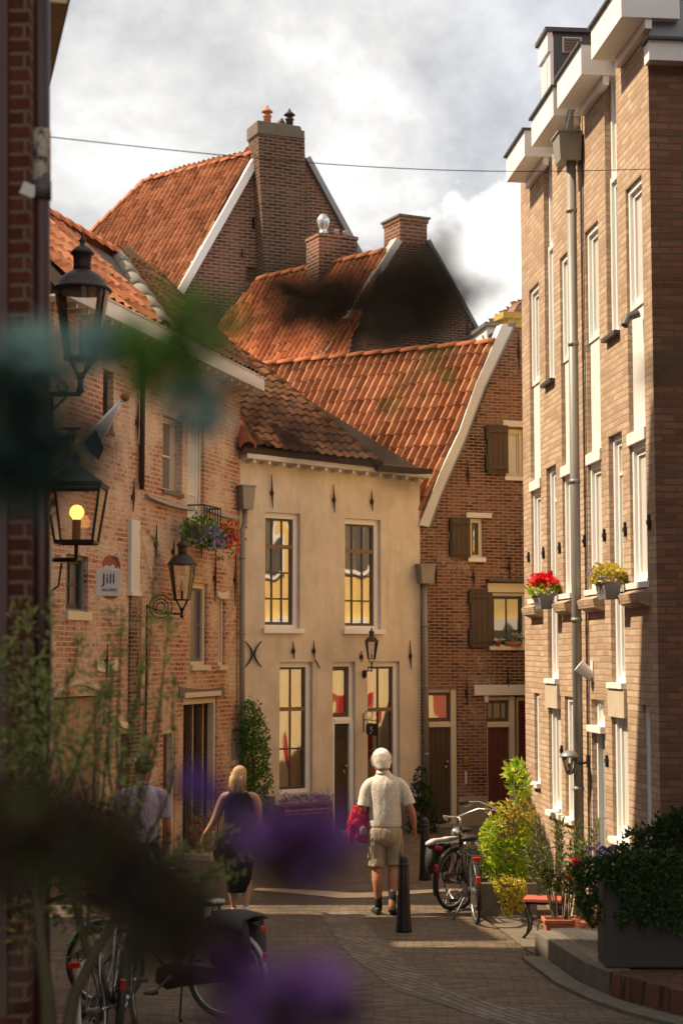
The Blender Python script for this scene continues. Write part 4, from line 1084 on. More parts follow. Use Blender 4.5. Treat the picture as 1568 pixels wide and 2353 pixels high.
# ================================================================== houses out of the frame: reflected in the panes or shading the street
hy = thing('yellow_house', 'yellow rendered house with red doors hidden behind the tan town house', 'house', (3.7, 20.6, 0), 0)
s = MB(); s.box(0, 3, 0, 9, 3.3, 8.2); s.box(0, 3, 0, 9, 0, 3.3, 1); s.box(-.12, 0, -.05, 9.0, 3.25, 3.45, 2); s.box(-.25, 0, 0, 9, 8.0, 8.3, 2); s.build('wall', [M['yellow'], M['creamwall'], M['white2']], hy)
for yy in (1.0, 2.9, 4.8, 6.7):
    s = MB(); s.box(-.05, 0, yy, yy + .8, .1, 2.1); s.build('door', M['red'], hy)
    s = MB(); s.box(-.06, 0, yy + .1, yy + .95, 4.3, 6.2); w_ = s.build('window', M['white2'], hy)
    s = MB(); s.box(-.075, -.061, yy + .2, yy + .85, 4.4, 6.1); s.build('pane', M['glassgrey'], w_)
hn = thing('added_shade_house', 'unseen brick house added beyond the left edge to shade the street', 'house', (0, 0, 0), 0)  # unseen house added; its roofline is shaped to shade street and tan wall
s = MB(); prof = [(-4, 0), (18.25, 0), (18.25, 8.9), (16.75, 9.3), (16.7, 8.0), (16.4, 8.0), (16.35, 9.7), (15.6, 9.7), (15.45, 11.5), (14.6, 15.7), (-4, 16)]
s.prism([(-6.2, y_, z_) for y_, z_ in prof], (-5, 0, 0)); s.build('wall', M['brick_pier'], hn)

hq = thing('added_sky_block', 'unseen brick house added across the alley to keep sky light off the side wall', 'house', (3.3, 2.0, 0), 0)  # unseen block added to hold sky light off the town house side
s = MB(); s.box(0, 7, 0, 10.2, 0, 9.5); s.build('wall', M['brick_side'], hq)
# ================================================================== NEAR LEFT: brick pier, lead pipe, eave
P0 = gnd(70, 2352); Yp = 7.2
hP = thing('pier_house', 'dark red brick corner of the nearest house, cut by the left edge', 'house', at(70, 1503, Yp) * Vector((1, 1, 0)) if False else Vector(((70 - CX) / F * Yp + .0455, Yp, 0)), 0); hP.rotation_euler = (0, -.0161, 0)
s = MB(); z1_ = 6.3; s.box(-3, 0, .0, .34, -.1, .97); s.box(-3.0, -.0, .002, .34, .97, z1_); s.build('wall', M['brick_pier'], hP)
s = MB(); s.box(-3, -.088, -.04, 0, 1.3, z1_); s.build('downpipe_casing', plain('purple brown board', (.10, .05, .045), .6, var=.2), hP)
s = MB(); s.box(-.085, .005, .345, .55, 2.45, 3.35); s.build('window_frame', M['offwhite'], hP)
# building behind with the eave
M['soffit'] = plain('cream boarding with bounce light', (.66, .50, .30), .7, var=.12)  # cream lightened so the colour carries the warm bounce light under the eave
hE = thing('eave_house', 'house with a cream boarded eave jutting out at the top left corner', 'house', (0, 0, 0), 0)
A1 = at(155, 8, 8.0); zE = A1.z; YE = (zE - CAMH) / (dirv(66, 392).z / dirv(66, 392).y); A2 = at(66, 392, YE)
dE = (A2 - A1).normalized(); nE = Vector((-dE.y, dE.x, 0)); 
if nE.x > 0: nE = -nE
s = MB(); s.prism([A1, A1 + dE * (A2 - A1).length, A1 + dE * (A2 - A1).length + nE * .45, A1 + nE * .45], (0, 0, .14)); s.prism([A1 + Vector((0, 0, .141)) - nE * .04, A2 + Vector((0, 0, .141)) - nE * .04, A2 + nE * .4 + Vector((0, 0, .141)), A1 + nE * .4 + Vector((0, 0, .141))], (0, 0, .05), 1); s.build('eave', [M['soffit'], M['zincdark']], hE)
W1_ = A1 + nE * .42; W2_ = A2 + nE * .42 + dE * 1.2; W1_.z = 0; W2_.z = 0
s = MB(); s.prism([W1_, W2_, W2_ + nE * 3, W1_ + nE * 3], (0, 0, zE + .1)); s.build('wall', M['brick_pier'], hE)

# dark rain pipe in front of them
hp = thing('drainpipe', 'dark drainpipe with torn stickers rising up the left edge', 'drainpipe', Vector(((99 - CX) / F * 7.0 + .0432, 7.0, 0))); hp.rotation_euler = (0, -.0153, 0)
s = MB(); s.tube([(0, 0, 0), (0, 0, 6.4)], .036, 16); s.build('pipe', plain('dark maroon pipe', (.045, .017, .013), .35, .2, var=.3), hp, True)
zc_ = at(99, 432, 7.0).z; s = MB(); s.lathe((0, 0, zc_), [(.037, -.05), (.042, -.05), (.042, .03), (.037, .03)], 16); s.build('collar', M['zincdark'], hp, True)
m_, nt_, b_s = mat('torn stickers'); vv = objvec(nt_, 'obj'); c_ = ramp(nt_, noise(nt_, vv, 22, 5, .7), [(.40, (.05, .03, .025)), (.48, (.25, .22, .19)), (.55, (.45, .40, .33)), (.62, (.30, .24, .05)), (.68, (.08, .06, .06))]); nt_.links.new(c_, b_s.inputs['Base Color']); b_s.inputs['Roughness'].default_value = .7
s = MB(); z0_, z1_ = at(99, 420, 7.0).z, at(99, 298, 7.0).z
s.lathe((0, 0, 0), [(.037, z0_), (.0385, z0_ + .01), (.0385, z1_ - .01), (.037, z1_)], 24); s.build('stickers', m_, hp, True)
s = MB(); c0 = Vector((-.02, -.03, at(90, 440, 7.0).z)); s.obox(c0 + Vector((-.03, 0, 0)), (.03, 0, -.012), (0, .004, 0), (.01, 0, .025)); s.build('paper_flap', M['offwhite'], hp)

# ================================================================== GROUND
def paving(name, c1, c2, mortar, bw, bh, ms=.008, rot=0.0, gl=None):
    m, nt, b = mat(name)
    v = objvec(nt, 'obj'); mp_ = mk(nt, 'ShaderNodeMapping'); mp_.inputs['Rotation'].default_value = (0, 0, rot); nt.links.new(v, mp_.inputs[0])
    nz = mk(nt, 'ShaderNodeTexNoise'); nz.inputs['Scale'].default_value = .5; nt.links.new(mp_.outputs[0], nz.inputs['Vector'])
    vm = mk(nt, 'ShaderNodeVectorMath', operation='MULTIPLY_ADD'); nt.links.new(nz.outputs['Color'], vm.inputs[0]); vm.inputs[1].default_value = (.5, .5, 0); nt.links.new(mp_.outputs[0], vm.inputs[2])
    bt = mk(nt, 'ShaderNodeTexBrick'); nt.links.new(vm.outputs[0], bt.inputs['Vector'])
    bt.inputs['Color1'].default_value = (0, 0, 0, 1); bt.inputs['Color2'].default_value = (1, 1, 1, 1); bt.inputs['Scale'].default_value = 1
    bt.inputs['Mortar Size'].default_value = ms; bt.inputs['Mortar Smooth'].default_value = .4; bt.inputs['Brick Width'].default_value = bw; bt.inputs['Row Height'].default_value = bh
    sx = mk(nt, 'ShaderNodeSeparateColor'); nt.links.new(bt.outputs['Color'], sx.inputs[0])
    fine = noise(nt, v, 30, 5, .7); t = math_(nt, 'ADD', math_(nt, 'MULTIPLY', sx.outputs[0], .7), math_(nt, 'MULTIPLY', fine, .4))
    col = ramp(nt, t, [(.1, c1), (.9, c2)])
    col = mix(nt, ramp(nt, noise(nt, v, .7, 6, .65), [(.4, 0.0), (.7, .6)]), col, (.55, .5, .45), 'MULTIPLY')
    col = mix(nt, ramp(nt, noise(nt, v, 2.3, 6, .7), [(.60, 0.0), (.72, .5)]), col, tuple(x * 1.25 for x in c2))
    mo = mix(nt, ramp(nt, noise(nt, v, 1.1, 5, .7), [(.5, 0.0), (.62, 1.0)]), mortar, (.07, .085, .02))
    col = mix(nt, bt.outputs['Fac'], col, mo)
    col = mix(nt, ramp(nt, noise(nt, v, 5.5, 3, .5), [(.70, 0.0), (.74, .7)]), col, (.05, .045, .035)); nt.links.new(col, b.inputs['Base Color']); b.inputs['Roughness'].default_value = .75; b.inputs['Specular IOR Level'].default_value = .35
    h = math_(nt, 'ADD', math_(nt, 'SUBTRACT', 1.0, bt.outputs['Fac']), math_(nt, 'MULTIPLY', sx.outputs[0], .5)); bump(nt, b, math_(nt, 'ADD', h, math_(nt, 'MULTIPLY', fine, .4)), .9, .015)
    return m
M['paving'] = paving('brown clinker paving', (.098, .071, .053), (.225, .163, .117), (.075, .056, .04), .20, .055)
M['paving2'] = paving('paving laid lengthwise', (.14, .11, .088), (.25, .195, .15), (.06, .05, .04), .20, .075, rot=R(60))
M['terrace'] = paving('red brown terrace bricks', (.12, .05, .035), (.19, .085, .06), (.05, .035, .025), .20, .10, rot=R(30))
s = MB(); s.add([(-250, -60, 0), (250, -60, 0), (250, 400, 0), (-250, 400, 0)], [(0, 1, 2, 3)]); tag(s.build('street', M['paving']), kind='structure')
def sheet(name, pix, z, m, **k):
    s = MB(); s.add([gnd(x, y, z) for x, y in pix], [tuple(range(len(pix)))]); o = s.build(name, m, **k)
    if o.data.polygons[0].normal.z < 0: o.data.flip_normals()
    return o
def ribbon(name, pts, w, z, m, h=0.0):
    P = [gnd(x, y, 0) for x, y in pts]; s = MB(); n = len(P)
    L = []; Rr = []
    for i, p in enumerate(P):
        t = (P[min(i + 1, n - 1)] - P[max(i - 1, 0)]).normalized(); q = Vector((-t.y, t.x, 0)); ww = w[i] if isinstance(w, (list, tuple)) else w
        L.append(p + q * ww / 2 + Vector((0, 0, z))); Rr.append(p - q * ww / 2 + Vector((0, 0, z)))
    for i in range(n - 1):
        s.add([L[i], L[i + 1], Rr[i + 1], Rr[i]], [(3, 2, 1, 0)])
        if h: s.add([L[i], L[i + 1], L[i + 1] - Vector((0, 0, h)), L[i] - Vector((0, 0, h)), Rr[i], Rr[i + 1], Rr[i + 1] - Vector((0, 0, h)), Rr[i] - Vector((0, 0, h))], [(0, 1, 2, 3), (7, 6, 5, 4)])
    return s.build(name, m)
tag(ribbon('gutter_channel', [(775, 2094), (800, 2130), (850, 2190), (960, 2270), (1150, 2330), (1400, 2395)], .42, .004, M['paving2']), kind='structure')
tag(ribbon('painted_sun_streak', [(585, 2043), (660, 2047), (740, 2053), (790, 2058), (850, 2057), (920, 2052), (1000, 2047), (1055, 2044)], [.2, .3, .38, .44, .40, .3, .24, .16], .008, plain('painted sun streak', (.74, .58, .38), .8, var=.25, scale=9, bmp=.4)), kind='structure')  # sun streak on the paving, put in as a pale coloured band
tag(ribbon('kerb_channel', [(1222, 2204), (1300, 2262), (1380, 2300), (1460, 2328), (1545, 2350), (1760, 2398)], .20, .03, M['kerb'], h=.03), kind='structure')
# raised terrace
T0 = [gnd(1232, 2190), gnd(1349, 2268), gnd(1400, 2289), gnd(1545, 2329), gnd(1760, 2372)]
def up(p, z): return Vector((p.x, p.y, z))
ztr = .2
C_ = FRr.W(RL, 0, 0); B_ = FRr.W(U(1320, 1800), 0, 0)
fr0 = gnd(1232, 2190); n0 = Vector((fr0.x + .9, fr0.y + .12, 0))
s = MB(); s.prism([up(p, -.02) for p in (T0 + [Vector((9, 12, 0)), Vector((9, 15.9, 0)), Vector((3.0, 15.85, 0)), n0])], (0, 0, ztr + .02)); tag(s.build('terrace', M['terrace'], bevel=.01), kind='structure')
s = MB()
for i in range(2):
    a, c = T0[i], T0[i + 1]; d = (c - a).normalized(); q = Vector((d.y, -d.x, 0))
    if q.x < 0: q = -q
    s.prism([a - q * .02 - d * .0, c - q * .02, c + q * .20, a + q * .20], (0, 0, ztr + .012))
tag(s.build('kerbstone', M['kerb'], bevel=.012), kind='structure')
# lower kerb slab
tag(sheet('lower_slab', [(1105, 2102), (1232, 2100), (1232, 2192), (1216, 2186)], .012, M['stonedark']), kind='structure')
# ================================================================== LANTERNS
def lantern_round(name, label, loc, sc=1.0, lit=False, six=False):
    t = thing(name, label, 'lantern', loc); k = sc; n = 6 if six else 24
    s = MB(); s.lathe((0, 0, .62 * k), [(.214 * k, 0), (.216 * k, .012 * k), (.195 * k, .028 * k), (.176 * k, .06 * k), (.145 * k, .10 * k), (.10 * k, .135 * k), (.07 * k, .15 * k)], n); s.build('hood', M['copper'], t, not six)
    s = MB(); s.lathe((0, 0, .75 * k), [(.068 * k, 0), (.062 * k, .07 * k), (.068 * k, .13 * k), (.085 * k, .14 * k), (.086 * k, .15 * k), (.05 * k, .19 * k), (.02 * k, .205 * k), (.018 * k, .225 * k), (.028 * k, .24 * k), (.012 * k, .26 * k), (.01 * k, .29 * k), (.0, .32 * k)], n); s.build('vented_cap', M['copper'], t, not six)
    s = MB(); s.lathe((0, 0, .14 * k), [(.118 * k, 0), (.195 * k, .478 * k)], n); s.f = s.f[:-2]; s.m = s.m[:-2]; s.build('glass', M['clear'], t, not six)
    s = MB()
    for i in range(4):
        a = R(45 + 90 * i); s.tube([(.120 * k * math.cos(a), .120 * k * math.sin(a), .14 * k), (.198 * k * math.cos(a), .198 * k * math.sin(a), .62 * k)], .005 * k, 6)
    s.lathe((0, 0, .125 * k), [(.125 * k, 0), (.125 * k, .016 * k), (.1 * k, .016 * k)], n); s.build('cage', M['iron'], t)
    s = MB(); s.tube([(0, 0, .14 * k), (0, 0, .26 * k)], .016 * k, 8); s.build('burner', M['iron'], t)
    s = MB(); s.tube([(0, 0, .26 * k), (0, 0, .40 * k)], [.018 * k, .014 * k], 8); s.build('bulb', M['bulb_off'], t)
    s = MB()
    for i in range(4):
        a = R(45 + 90 * i); s.tube([(.105 * k * math.cos(a), .105 * k * math.sin(a), .125 * k), (.07 * k * math.cos(a), .07 * k * math.sin(a), .07 * k), (.02 * k * math.cos(a), .02 * k * math.sin(a), .0)], .010 * k, 6)
    s.lathe((0, 0, -.12 * k), [(.012 * k, 0), (.03 * k, .02 * k), (.02 * k, .05 * k), (.022 * k, .10 * k), (.035 * k, .12 * k), (.02 * k, .15 * k)], 12); s.build('stem', M['iron'], t)
    return t
M['bulb_off'] = plain('frosted glass', (.55, .52, .45), .4)
m_, nt_, b_s = mat('glowing bulb'); b_s.inputs['Emission Color'].default_value = (1, .36, .06, 1); b_s.inputs['Emission Strength'].default_value = 3.2; b_s.inputs['Base Color'].default_value = (.9, .5, .2, 1); M['bulb_on'] = m_
YL = 11.5; kk = YL / F
L1 = lantern_round('wall_lantern', 'round-hooded unlit street lantern, uppermost of the two beside the dark drainpipe', at(186, 866, YL), .98)
s = MB(); a0 = at(60, 905, YL) - at(186, 866, YL); s.tube([(a0.x - .25, 0, a0.z), (0, 0, a0.z), (0, 0, -.10)], .016, 8)
s.tube([(-.13 + .035 * math.cos(t / 8 * 6.28), 0, a0.z + .05 + .035 * math.sin(t / 8 * 6.28)) for t in range(9)], .007, 6); s.tube([(a0.x, 0, a0.z - .3), (-.10, 0, a0.z - .02)], .008, 6); s.box(-.22, -.19, -.01, .01, a0.z - .9, a0.z)
s.build('bracket', M['iron'], L1)
# square lit lantern
o0 = at(176, 1246, YL)
L2 = thing('wall_lantern', 'four-sided black lantern with a glowing bulb, below the round-hooded one', 'lantern', o0)
hw0, hw1, hh = 43 * kk, 61 * kk, 131 * kk
s = MB(); s.lathe((0, 0, hh), [(66 * kk * 1.414, 0), (66 * kk * 1.414, .012), (.05, .135), (.02, .15), (.022, .17), (0, .2)], 4, sq=True)
s.build('hood', M['iron'], L2)
s = MB()
for sx_, sy_ in ((1, 1), (1, -1), (-1, 1), (-1, -1)): s.tube([(sx_ * hw0, sy_ * hw0, 0), (sx_ * hw1, sy_ * hw1, hh)], .012, 4)
for z_, w_ in ((.0, hw0), (hh - .01, hw1)):
    for sg in (-1, 1): s.box(-w_, w_, sg * w_ - .01, sg * w_ + .01, z_ - .012, z_ + .012); s.box(sg * w_ - .01, sg * w_ + .01, -w_ + .0101, w_ - .0101, z_ - .0121, z_ + .0121)
s.build('frame', M['iron'], L2)
for i in range(4):
    c_, s_ = math.cos(i * math.pi / 2), math.sin(i * math.pi / 2); P = [(-hw0, -hw0, .01), (hw0, -hw0, .01), (hw1, -hw1, hh - .01), (-hw1, -hw1, hh - .01)]
    s = MB(); s.add([(p[0] * c_ - p[1] * s_, p[0] * s_ + p[1] * c_, p[2]) for p in P], [(0, 1, 2, 3)]); s.build('pane', M['clear'], L2)
s = MB(); s.tube([(0, 0, 0), (0, 0, .05 + .11)], .03, 12); so = s.build('lamp_holder', plain('amber socket', (.4, .25, .12), .5), L2)
s = MB(); s.lathe((0, 0, .21), [(0.0, -.055), (.025, -.048), (.046, -.02), (.05, .0), (.046, .02), (.03, .042), (0, .052)], 16); s.build('bulb', M['bulb_on'], so, True)
s = MB(); s.tube([(0, 0, 0), (0, 0, -.12)], .014, 8); s.tube([(-.6, 0, -.12), (.0, 0, -.12)], .016, 8); s.tube([(-.10, 0, -.14), (-.12, 0, -.30), (-.28, 0, -.42)], .008, 6)
s.build('bracket', M['iron'], L2)
# small lantern on a scrolled bracket on the old house
YS = 22.3; ks = YS / F
L3 = lantern_round('street_lantern', 'small round-hooded lantern on a scrolled iron bracket in front of the old brick wall', at(418, 1400, YS), 70 / 141 * YS / 11.5 * 1.0)
b0 = at(338, 1392, 21.5) - at(418, 1400, YS)
s = MB(); s.tube([(b0.x, b0.y, b0.z), (b0.x * .5, b0.y * .5, -.06), (0, 0, -.06)], .014, 8)
cx_, cz_ = b0.x + 22 * ks, b0.z + .0
for r_ in (26, 17, 9): s.tube([(b0.x + 26 * ks + r_ * ks * math.cos(t / 14 * 6.28), b0.y * .7, b0.z + r_ * ks * math.sin(t / 14 * 6.28)) for t in range(15)], .008, 6)
s.tube([(b0.x, b0.y, b0.z + .02), (b0.x, b0.y, b0.z - 2.1)], .014, 8); s.build('bracket', M['iron'], L3)
# little wall lantern on the stucco front
pl4 = FS.uz(853, 1524, .45); L4 = lantern_round('door_lantern', 'little black wall lantern right of the dark plank door of the stucco house', FS.W(pl4[0], -.45, pl4[1]), .55, six=True)
w4 = FS.W(FS.uz(835, 1548)[0], -.02, FS.uz(835, 1548)[1]) - FS.W(pl4[0], -.45, pl4[1])
s = MB(); s.tube([(0, 0, -.05), (0, 0, -.12), tuple(w4 * .5 + Vector((0, 0, -.02))), tuple(w4)], .012, 8); s.lathe(w4 + Vector((0, 0, -.07)), [(.0, 0), (.03, .02), (.035, .07), (.03, .12), (0, .14)], 10); s.build('bracket', M['iron'], L4)
# modern lamp on the tan wall
pu = Q(1352, 1748); L5 = thing('wall_lamp', 'grey carriage lamp sticking out of the tan brick wall beside the rain pipe', 'lamp', FRr.W(pu[0], 0, pu[1]), FRr.rz)
s = MB(); s.obox((0, -.012, 0), (.03, 0, 0), (0, .012, 0), (0, 0, .06)); s.tube([(0, -.02, -.01), (0, -.09, -.03), (0, -.14, .0)], .012, 8); s.build('bracket', M['black'], L5)
s = MB(); s.lathe((0, -.20, .04), [(.105, 0), (.10, .02), (.06, .055), (.02, .068), (0, .07)], 16); s.build('hood', M['zinc'], L5, True)
s = MB(); s.lathe((0, -.20, -.12), [(.03, 0), (.045, .01), (.085, .155)], 12); s.build('glass', M['clear'], L5, True)
s = MB(); 
for i in range(5):
    a = i * 1.257; s.tube([(.045 * math.cos(a), -.2 + .045 * math.sin(a), -.11), (.088 * math.cos(a), -.2 + .088 * math.sin(a), .04)], .006, 5)
s.lathe((0, -.20, -.14), [(0, 0), (.03, .01), (.04, .03), (.02, .035)], 12); s.tube([(0, -.2, -.11), (0, -.2, -.02)], .02, 8); s.build('cage', M['zinc'], L5)

# ================================================================== SIGNS, WIRE, FLAG
def text(body, size, parent, loc, rot, m, name='lettering', ext=.002):
    c = bpy.data.curves.new(name, 'FONT'); c.body = body; c.size = size; c.extrude = ext; c.align_x = 'CENTER'
    o = bpy.data.objects.new(name, c); scene.collection.objects.link(o)
    dg = bpy.context.evaluated_depsgraph_get(); me = bpy.data.meshes.new_from_object(o.evaluated_get(dg)); bpy.data.objects.remove(o)
    me.materials.clear(); me.materials.append(m); q = bpy.data.objects.new(name, me); scene.collection.objects.link(q); q.parent = parent; q.location = loc; q.rotation_euler = rot; return q
pj = at(250, 1336, 19.6); kj = 19.6 / F
hs = thing('birth_sign', 'white board reading Jill with an orange and white bird on top', 'sign', pj, R(8))
s = MB(); s.box(-29 * kj, 27 * kj, -.01, .01, -33 * kj, 30 * kj); s.build('board', M['offwhite'], hs, bevel=.004)
text('Jill', .17, hs, (0.0, -.013, -.02), (R(90), 0, 0), M['black']); text('20.2.2025', .045, hs, (0.01, -.013, -.11), (R(90), 0, 0), M['black'])
s = MB(); s.prism([(.02 + .10 * math.cos(t / 16 * 6.28), .012, .215 + .10 * math.sin(t / 16 * 6.28)) for t in range(16)], (0, .012, 0)); bd = s.build('bird', plain('orange board', (.50, .14, .06), .6), hs)
s = MB(); s.prism([(-.10 + .16 * t / 8, -.004, .12 + .075 * math.sin(math.pi * t / 8)) for t in range(9)], (0, .015, 0)); s.prism([(.0 + .09 * t / 8, -.016, .12 + .085 * math.sin(math.pi * t / 8)) for t in range(9)], (0, .011, 0)); s.build('wing', M['white'], bd)
s = MB(); s.tube([(.05, .0, .30), (.10, .0, .28), (.125, .0, .21), (.13, .0, .14)], [.012, .014, .012, .01], 6); s.build('beak', M['plinth'], bd)
s = MB(); s.prism([(.02 + .09 * math.cos(math.pi + t / 10 * 3.14), .012, -.16 + .05 * math.sin(math.pi + t / 10 * 3.14)) for t in range(11)], (0, .012, 0)); s.build('feet', M['terracotta'], bd)
s = MB(); s.tube([(0, .02, .2), (0, .35, .2)], .012, 6); s.tube([(0, .02, -.1), (0, .35, -.1)], .012, 6); s.build('bracket', M['iron'], hs)
# hanging sign on stucco house
a = FS.uz(851, 1684, .0)
hz = thing('hanging_sign', 'small black octagonal sign with a white sprig hanging from a scrolled bracket by the door', 'sign', FS.W(FS.uz(834, 1655)[0], 0, FS.uz(834, 1653)[1]), FS.rz)
s = MB(); s.tube([(0, -.01, .10), (0, -.01, -.2)], .008, 6); s.tube([(0, -.01, 0), (0, -.42, 0)], .008, 6)
s.tube([(0, -.05 - .1 + .1 * math.cos(t / 10 * 5), .09 + .07 * math.sin(t / 10 * 5)) for t in range(11)], .005, 5); s.tube([(0, -.12, 0), (0, -.12, -.05)], .004, 5); s.tube([(0, -.35, 0), (0, -.35, -.05)], .004, 5); s.build('bracket', M['iron'], hz)
s = MB(); W_ = .15; c_ = .04; pts = [(-W_, -.05 - c_), (-W_ + c_, -.05), (W_ - c_, -.05), (W_, -.05 - c_), (W_, -.24 + c_), (W_ - c_, -.24), (-W_ + c_, -.24), (-W_, -.24 + c_)]
s.prism([(-.01, -.235 + p[0], p[1]) for p in pts], (.02, 0, 0)); bd = s.build('board', M['black'], hz)
bd.rotation_euler = (0, 0, 0)
s = MB()
for (dx, dz, ax, az) in ((0, -.03, .3, 1), (.0, .0, 1, .7), (-.01, -.01, -.9, -.5), (.01, -.04, .9, -.9), (0, .01, -.4, 1)): leaf(s, Vector((-.0125, -.235 + dx, -.145 + dz)), Vector((0, ax, az)), Vector((1, 0, 0)), .055, .022, 0, 0); 
for (dx, dz, ax, az) in ((0, -.03, .3, 1), (.0, .0, 1, .7), (-.01, -.01, -.9, -.5), (.01, -.04, .9, -.9)): leaf(s, Vector((.0125, -.235 + dx, -.145 + dz)), Vector((0, ax, az)), Vector((1, 0, 0)), .055, .022, 0, 0)
s.build('emblem', M['white2'], bd)
# wire across the street
w0 = at(66, 309, 9.5); w1 = FRr.W(U(1500, 388), -.0, Q(1500, 388)[1]); s = MB()
s.tube([w0 + (w1 - w0) * t + Vector((0, 0, -.10 * math.sin(math.pi * t))) for t in [i / 24 for i in range(25)]], .0035, 5)
tag(s.build('overhead_wire', M['rustiron']), 'thin dark wire strung across the street below the clouds', 'wire')
# flag on a leaning white pole
YFg = 15.0; pf0 = at(120, 1085, YFg); pf1 = at(283, 917, YFg); hf = thing('flagpole', 'leaning white pole with a furled white flag and red knob above the square lantern', 'flag', pf0)
v_ = pf1 - pf0; s = MB(); s.tube([(0, 0, 0), tuple(v_)], .02, 10); s.build('pole', M['white'], hf, True)
s = MB(); s.lathe(v_, [(0, -.02), (.035, 0), (.045, .03), (.03, .06), (0, .07)], 12, axis=v_.normalized()); s.build('knob', M['terracotta'], hf, True)
nrm = Vector((-v_.z, 0, v_.x)).normalized()
if nrm.z > 0: nrm = -nrm
s = MB(); s.loft([(v_ * t + nrm * w_ * .5, nrm * w_ * .55, Vector((0, .03, 0))) for t, w_ in ((.05, .30), (.25, .26), (.45, .16), (.65, .11), (.85, .05), (.95, .02))]); s.build('flag', M['offwhite'], hf, True)
s = MB(); s.prism([v_ * .42 + nrm * .03 + Vector((0, -.06, 0)), v_ * .60 + nrm * .03 + Vector((0, -.06, 0)), v_ * .52 + nrm * .20 + Vector((0, -.06, 0)), v_ * .40 + nrm * .24 + Vector((0, -.06, 0))], (0, .01, 0)); s.build('dark_stripe', plain('navy cloth', (.03, .03, .06), .8), hf)
yp = thing('yellow_pennant', 'yellow and black painted tag hanging from an iron ring above the square lantern', 'ornament', at(176, 1045, 13.0))
kq = 13.0 / F
s = MB(); s.loft([(Vector((x_ * kq, 0, -z_ * kq)), w_ * kq, .012) for x_, z_, w_ in ((-14, -22, 4), (-10, -15, 15), (-2, 0, 18), (8, 18, 19), (18, 36, 14), (24, 50, 5))]); s.build('tag', plain('yellow paint', (.62, .42, .03), .6), yp)
s = MB(); s.prism([(-12 * kq, -.015, -8 * kq), (2 * kq, -.015, 8 * kq), (10 * kq, -.015, -8 * kq), (2 * kq, -.015, -22 * kq)], (0, -.004, 0)); s.build('mark', M['black'], yp)
s = MB()
for i in range(3): s.tube([(-12 * kq + 7 * kq * math.cos(t / 10 * 6.28), .0, (26 + 13 * i) * kq + 7 * kq * math.sin(t / 10 * 6.28)) for t in range(11)], .006, 5)
s.tube([(-40 * kq, 0, 62 * kq), (8 * kq, 0, 62 * kq)], .009, 6); s.build('ring', M['iron'], yp)

# ================================================================== BOLLARDS
def bollard(x, y, label):
    p = gnd(x, y); t = thing('bollard', label, 'bollard', p, 0, 'black iron bollards along the street')
    s = MB(); s.lathe((0, 0, 0), [(.082, 0), (.081, .02), (.075, .08), (.062, .40), (.052, .66), (.05, .665)], 20); s.build('post', M['black'], t, True)
    s = MB(); s.lathe((0, 0, .66), [(.05, 0), (.058, .006), (.058, .02), (.050, .028), (.050, .05), (.046, .08), (.032, .105), (.012, .118), (0, .12)], 20); s.build('cap', M['black'], t, True)
bollard(927, 2140, 'black tapered iron bollard right behind the heel of the white-haired man'); bollard(976, 2021, 'black tapered iron bollard standing farther back, between man and bicycles')

